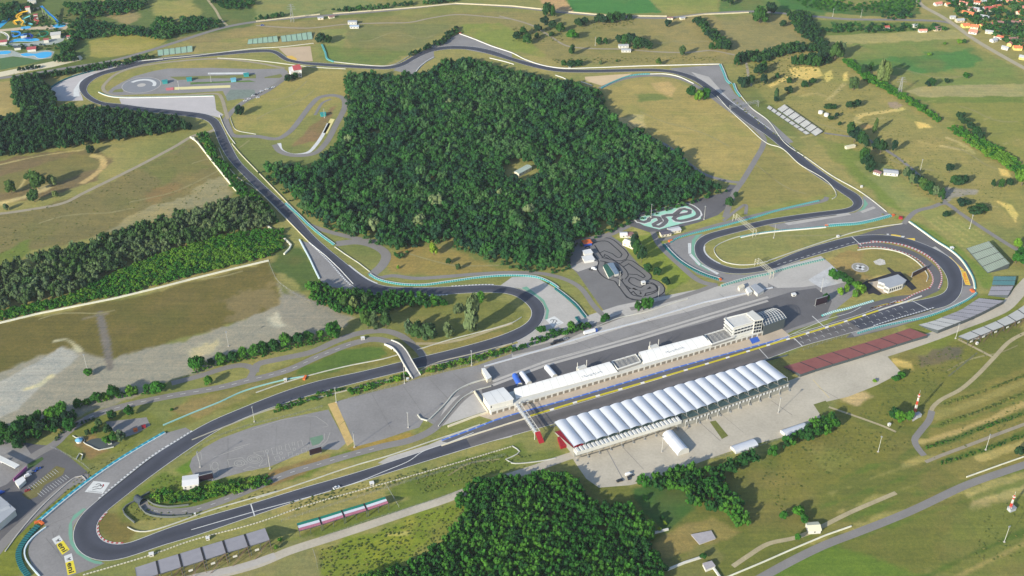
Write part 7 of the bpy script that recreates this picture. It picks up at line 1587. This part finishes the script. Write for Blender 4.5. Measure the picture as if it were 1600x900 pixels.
for i, (x, y) in enumerate(((864,538),(870,535),(877,533),(884,530))): car(x, y, 25, 'd' if i != 3 else 's', "%s vehicle from the left in the shaded group above the paddock" % ORD[i], van=(i in (1,)), s=1.2)
car(553,9,0,'b',"") if False else None
car(410,40,10,'b',"blue car on the dirt lane below the top wall",s=1.3)
# lorry trailer at the paddock
def lorry(x, y, ang, label, bc, cc):
    root = empty("lorry", W(x, y), label, "lorry", rz=R(ang)); mb = MB(); mb.box((0, 0, 2.5), (12.5, 2.6, 2.9)); mb.build("trailer", bc, root); mb = MB(); mb.box((7.6, 0, 1.9), (2.2, 2.5, 2.8)); cab = mb.build("cab", cc, root); mb = MB(); mb.box((8.72, 0, 2.4), (.1, 2.2, 1.0)); mb.build("windscreen", GLASS, cab)
    for xx in (-4.8, -3.5, 3.4, 7.4):
        for sy in (-1, 1): mb = MB(); mb.bar((xx, sy*.95, .5), (xx, sy*1.27, .5), .5, 10); mb.build("wheel", mat("tyre_black", (0,0,0)), root)
    return root
lorry(921,521,24,"lorry with pale trailer on the lane above the paddock terrace", CW, CB)
for i, (x, y, a) in enumerate(((840,591,-52),(892,577,-50))): lorry(x, y, a, "lorry parked behind the pit building in the shade, %s of two" % ("left", "right")[i], CW, CW) if False else None
# small roadside objects
def booth(x, y, label, w=3, h=2.6, m=WHITE_W, name="marshal_post", cat="marshal post", rm=None):
    root = empty(name, W(x, y), label, cat); mb = MB(); mb.box((0, 0, h/2), (w, w*.8, h), .3); mb.build("wall", m, root); mb = MB(); mb.box((0, 0, h+.13), (w*1.15, w*.95, .25), .3); mb.build("roof", rm or ROOF_W, root); mb = MB(); mb.box((0, -w*.41, h*.6), (w*.6, .1, h*.35), .3); mb.build("window", GLASS, root); return root
for x, y, s, w_ in ((237,868,"beside the dashed rail at the first corner exit",5),(325,843,"on the dashed rail above the grey stand",4),(581,757,"beside the main straight above the flag stand",5),(305,805,"at the end of the tunnel road lawn",2),(446,595,"on the verge at the road loop",4),(637,594,"on the bridge landing beside the lot",3.4),(1346,293,"beside the downhill straight wall",3.4),(1309,371,"on the cream wall before the last corner",4),(1487,389,"behind the white wall of the last corner",5),(1526,538,"on the path below the outer stand",3),(1389,665,"where the hillside paths meet",3.4),(890,106,"on the wall of the upper straight",3.5),(567,530,"under the tall trees by the loop road",5),(1240,462,"beside the dark screen in the paddock",6),(223,711,"",0.1)):
    if s: booth(x, y, "white marshal hut "+s, w_*.68, 2.3)
for x, y, s, c in ((258,130,"teal training hut at the left of the driving centre",TEAL),(296,126,"small teal hut in the middle of the driving centre",TEAL),(365,127,"pale blue hut on the right of the driving centre",mat("hut_blue",(110,180,200),.7)),(385,119,"teal watch tower on legs at the driving centre",TEAL),(505,181,"round green hut inside the school loop",TEAL)): booth(x, y, s, 7, 4, c, "training_hut", "hut", c)
for i, (x, y) in enumerate(((1282,177),(1291,181))):
    rr = empty("water_tank", W(x, y), "white round water tank on the slope, %s of the pair" % ("left", "right")[i], "tank"); mb = MB(); mb.bar((0, 0, 0), (0, 0, 3.4), 3.2, 16); mb.build("tank_shell", WHITE, rr); mb = MB(); mb.bar((0, 0, 3.41), (0, 0, 4.4), 3.3, 16, .4); mb.build("lid", WHITE_W, rr)
# kart paddock clutter: start arch, tents, pit boxes
booth(918,398,"white marquee left of the start of the big kart track",9,4,WHITE,"marquee","marquee"); booth(919,407,"wide white tent in front of the kart marquee",11,3.2,WHITE,"marquee","marquee"); booth(917,382,"blue and orange inflatable at the top of the kart track",9,3.6,BLUE,"inflatable","inflatable",ORANGE); booth(1005,444,"small white hut in the loop of the kart track",4,3,WHITE_W,"kart_hut","hut")
P = T("350,365 385,350 445,440 400,465", 880, 350, 5.625); flat_building("pit_boxes", "dark green roofed row of kart pit boxes", "building", P, 3, WHITE_W, mat("dark_green_roof", (52, 100, 84), .7)); flat_building("kart_stand", "pale blue covered terrace between the kart straights", "building", T("390,345 440,340 490,430 455,440", 880, 350, 5.625), 3.4, WHITE_W, mat("blue_grey_roof", (120, 140, 160), .7, (1.2, .3)))
for x, y, s, c in ((212,673,"orange play hut in the pond garden yard",ORANGE),(225,668,"dark red play hut in the pond garden yard",RED),(172,693,"pale garden machine on the pond garden bank",WHITE_W)): booth(x, y, s, 3.2, 2, c, "play_hut", "hut", c)
def portal():
    a, b = W(219, 790), W(229, 783); d = (b-a).normalized(); o_ = Vector((d.y, -d.x, 0)); root = empty("tunnel_portal", V3((a+b)/2, 0), "dark arched tunnel mouth where the inner road dives under the track", "tunnel")
    n = 8; w = (b-a).length; mb = MB(); c = (a+b)/2; pr = [(-w/2*math.cos(math.pi*k/n), 4.6*math.sin(math.pi*k/n)) for k in range(n+1)]
    for (x0, z0), (x1, z1) in zip(pr[:-1], pr[1:]):
        for s0, s1 in ((0, 9),): mb.quad(c+d*x0+Z*z0-o_*s0, c+d*x1+Z*z1-o_*s0, c+d*x1+Z*z1-o_*s1, c+d*x0+Z*z0-o_*s1)
        mb.quad(c+d*x0*1.12+Z*(z0*1.15), c+d*x1*1.12+Z*(z1*1.15), c+d*x1+Z*z1, c+d*x0+Z*z0); mb.tri(c-o_*8.9, c+d*x0+Z*z0-o_*8.9, c+d*x1+Z*z1-o_*8.9)
    part(mb, "arch", mat("tunnel_dark", (60, 70, 80), .8), root)
portal()
barrier("retaining_wall", "dark retaining wall on the lower side of the tunnel road", "wall", [(219,792),(228,803),(245,808),(270,809),(300,806)], .35, 2.0, mat("tunnel_wall", (0,0,0))); barrier("retaining_wall", "dark retaining wall between the tunnel road and the bushes", "wall", [(231,783),(240,789),(262,793),(295,790)], .35, 2.0, mat("tunnel_wall", (0,0,0)))
# pond garden
poly("garden_pond", T("745,290 800,262 860,250 960,270 1060,290 1000,330 870,350", 0, 640, 5.625), mat("pond_dark", (84, 92, 92), .4), .06); rr = empty("blue_dome", W(124,690), "small round blue dome roof in the pond garden", "pavilion"); mb = MB(); mb.bar((0, 0, 0), (0, 0, 2.2), 2.8, 12); mb.build("wall", WHITE_W, rr); mb = MB(); mb.bar((0, 0, 2.2), (0, 0, 3.6), 3.4, 12, .5); mb.build("dome", mat("dome_blue", (120, 180, 215), .6), rr)
flat_building("yard_slab", "low grey slab building with a notch in the fenced yard", "building", [(1080,835),(1111,829),(1118,841),(1093,850)], 1.2, CONC, mat("slab_grey", (176, 170, 172), .9, (3, .1)))
flat_building("toll_shed", "small pale shed at the bottom gate of the yard", "shed", [(1098,880),(1112,876),(1118,884),(1103,890)], 3, WHITE_W, mat("slab_grey", (0,0,0)))
# ------------------------------------------------------------ water park
DECK = mat("pool_deck", (206, 186, 156), .9, (6, .08))
poly("pool_deck", T("-80,330 0,345 240,320 300,330 450,310 600,290 740,262 800,270 810,300 770,345 640,345 420,345 250,352 60,365 -80,370", 0, 0, 7.5), DECK, .06); poly("pool_deck", T("225,95 330,105 460,85 450,105 330,120 225,112", 0, 0, 7.5), DECK, .06)
poly("park_lawn", T("0,680 180,670 400,690 520,700 300,760 60,810 0,820", 0, 0, 7.5), mat("park_green", (82, 116, 70), .95, (4, .12)), .04); poly("pool_deck", T("-40,480 100,510 330,505 700,440 770,420 740,480 640,520 300,545 90,540 -40,530", 0, 0, 7.5), mat("grey_deck", (168, 176, 168), .9, (3, .15)), .06)
poly("pool_deck", T("-40,590 130,585 240,625 560,585 640,605 600,680 430,700 330,680 150,660 -40,690", 0, 0, 7.5), mat("grey_deck", (0,0,0)), .05); poly("park_road", T("-40,860 0,845 300,785 640,715 940,650 970,680 950,705 600,790 360,830 60,890 -40,910", 0, 0, 7.5), mat("pale_road", (222, 212, 180), .9, (6, .05)), .08)
for i, s in enumerate(("0,260 90,210 180,120 240,100 245,125 150,200 50,290 0,330 -60,370 -60,300", "240,325 300,310 355,310 355,330 300,342 245,340", "615,300 690,280 745,270 770,300 720,322 655,328", "110,500 170,462 300,450 440,455 460,475 380,488 200,490", "-40,620 0,605 110,600 130,615 90,635 0,640 -40,640", "240,640 300,625 420,630 500,612 600,615 590,660 500,685 440,680 400,655 300,662")):
    b_ = empty("swimming_pool", W(*T(s, 0, 0, 7.5)[0]), ["wide turquoise channel pool climbing the left edge of the park", "small landing pool under the yellow slides", "turquoise landing pool below the long straight slide", "shallow pool in the middle of the water park", "small pool cut by the left edge of the park", "large free form pool at the bottom of the water park"][i], "pool")
    P = smooth_pts([V3(p, 0) for p in WP(T(s, 0, 0, 7.5))], True, 3); part(prism(shrink(P, 1.03), 0, .28), "rim", DECK, b_); part(prism(P, .1, .34), "water", POOL, b_)
def slide(label, pts, hs, w, m):
    P = [W(x, y, h) for (x, y), h in zip(T(pts, 0, 0, 7.5), hs)]; P = smooth_pts(P, False, 2); root = empty("water_slide", V3(P[-1], 0), label, "water slide"); L_, R_ = offset_line(P, w); mb = MB()
    for i in range(len(P)-1):
        a, b, c, d = R_[i], R_[i+1], L_[i+1], L_[i]; mb.quad(a, b, c, d)
        for e0, e1 in ((a, b), (d, c)): mb.quad(e0, e1, e1+Z*.8, e0+Z*.8)
    part(mb, "chute", m, root); mb = MB()
    for i in range(0, len(P), 5):
        if P[i].z > 1.5: mb.bar(V3(P[i], 0), P[i], .2, 4)
    part(mb, "supports", STEEL, root)
SY, SB, SG, SR_ = mat("slide_yellow", (232, 186, 60), .4), mat("slide_blue", (50, 140, 210), .4), mat("slide_green", (40, 130, 100), .4), mat("slide_red", (190, 90, 90), .5)
slide("straight blue slide running down to the landing pool", "480,70 560,150 640,220 690,275", (14, 9, 4, .5), 3.5, SB); slide("thin yellow green slide beside the straight blue one", "490,95 560,170 620,225 670,278", (13, 8, 4, .5), 2, mat("slide_lime", (150, 180, 70), .4))
slide("curling yellow slide left of the slide tower", "330,130 250,150 190,190 240,230 160,250 190,290", (12, 10, 7, 5, 3, .5), 3.2, SY); slide("yellow spiral slide ending at the small pool", "260,160 210,210 270,260 250,290 300,300", (11, 8, 5, 3, .5), 3, SY); slide("cyan slide beside the yellow spirals", "350,190 300,210 260,235 300,260 380,290", (9, 6, 4, 2, .5), 3, mat("slide_cyan", (110, 190, 200), .4))
slide("green looping slide in the right of the park", "460,380 540,370 560,400 500,430 440,400", (8, 6, 4, 2, .5), 3, SG); slide("blue looping slide at the left of the park", "130,370 220,380 230,410 170,430 140,400", (8, 6, 4, 2, .5), 3.4, SB); slide("dark blue slide in the middle of the park", "280,410 340,400 380,430 330,450 290,440", (7, 5, 3, 2, .5), 3.2, mat("slide_navy", (40, 70, 150), .4))
slide("white winding slide at the left edge of the park", "0,375 50,390 95,430 90,470", (6, 4, 2, .5), 3.6, WHITE_W); slide("red slide in the centre of the park", "440,190 400,230 450,250 420,290", (7, 5, 3, .5), 2.6, SR_)
for i, (x, y, w_, h_, c, s) in enumerate(((51,5,12,6,WHITE_W,"white building at the top of the water park"),(45,20,7,10,SR_,"red topped slide tower"),(57,30,6,8,SR_,"pink tower among slides"),(88,58,14,6,WHITE_W,"white amphitheatre block at the right of the park"),(28,77,9,4,STEEL_D,"dark roofed bar between the pools"),(50,79,12,4,SR_,"red roofed terrace on the big pool"),(6,68,10,4,SR_,"red roofed hut at the left edge"),(73,66,7,5,SR_,"maroon hut in the middle row"),(38,58,9,4,SB,"blue sunshade roof in the middle row"),(108,60,6,4,SR_,"small red hut at the right end of the park"))): booth(x, y, s, w_, h_, WHITE_W, "park_building", "park building", c)
print("done objects", len(bpy.data.objects))
# ------------------------------------------------------------ air
HZ = bpy.data.materials.new("haze"); HZ.use_nodes = True; hn = HZ.node_tree.nodes; hn.remove(hn["Principled BSDF"])
pv = hn.new("ShaderNodeVolumePrincipled"); pv.inputs["Color"].default_value = (.80, .88, 1.0, 1); pv.inputs["Density"].default_value = .000022
HZ.node_tree.links.new(pv.outputs[0], hn["Material Output"].inputs["Volume"])
mb = MB(); mb.box((0, 2500, 352), (86000, 95000, 706)); o = mb.build("haze", HZ); o["kind"] = "stuff"
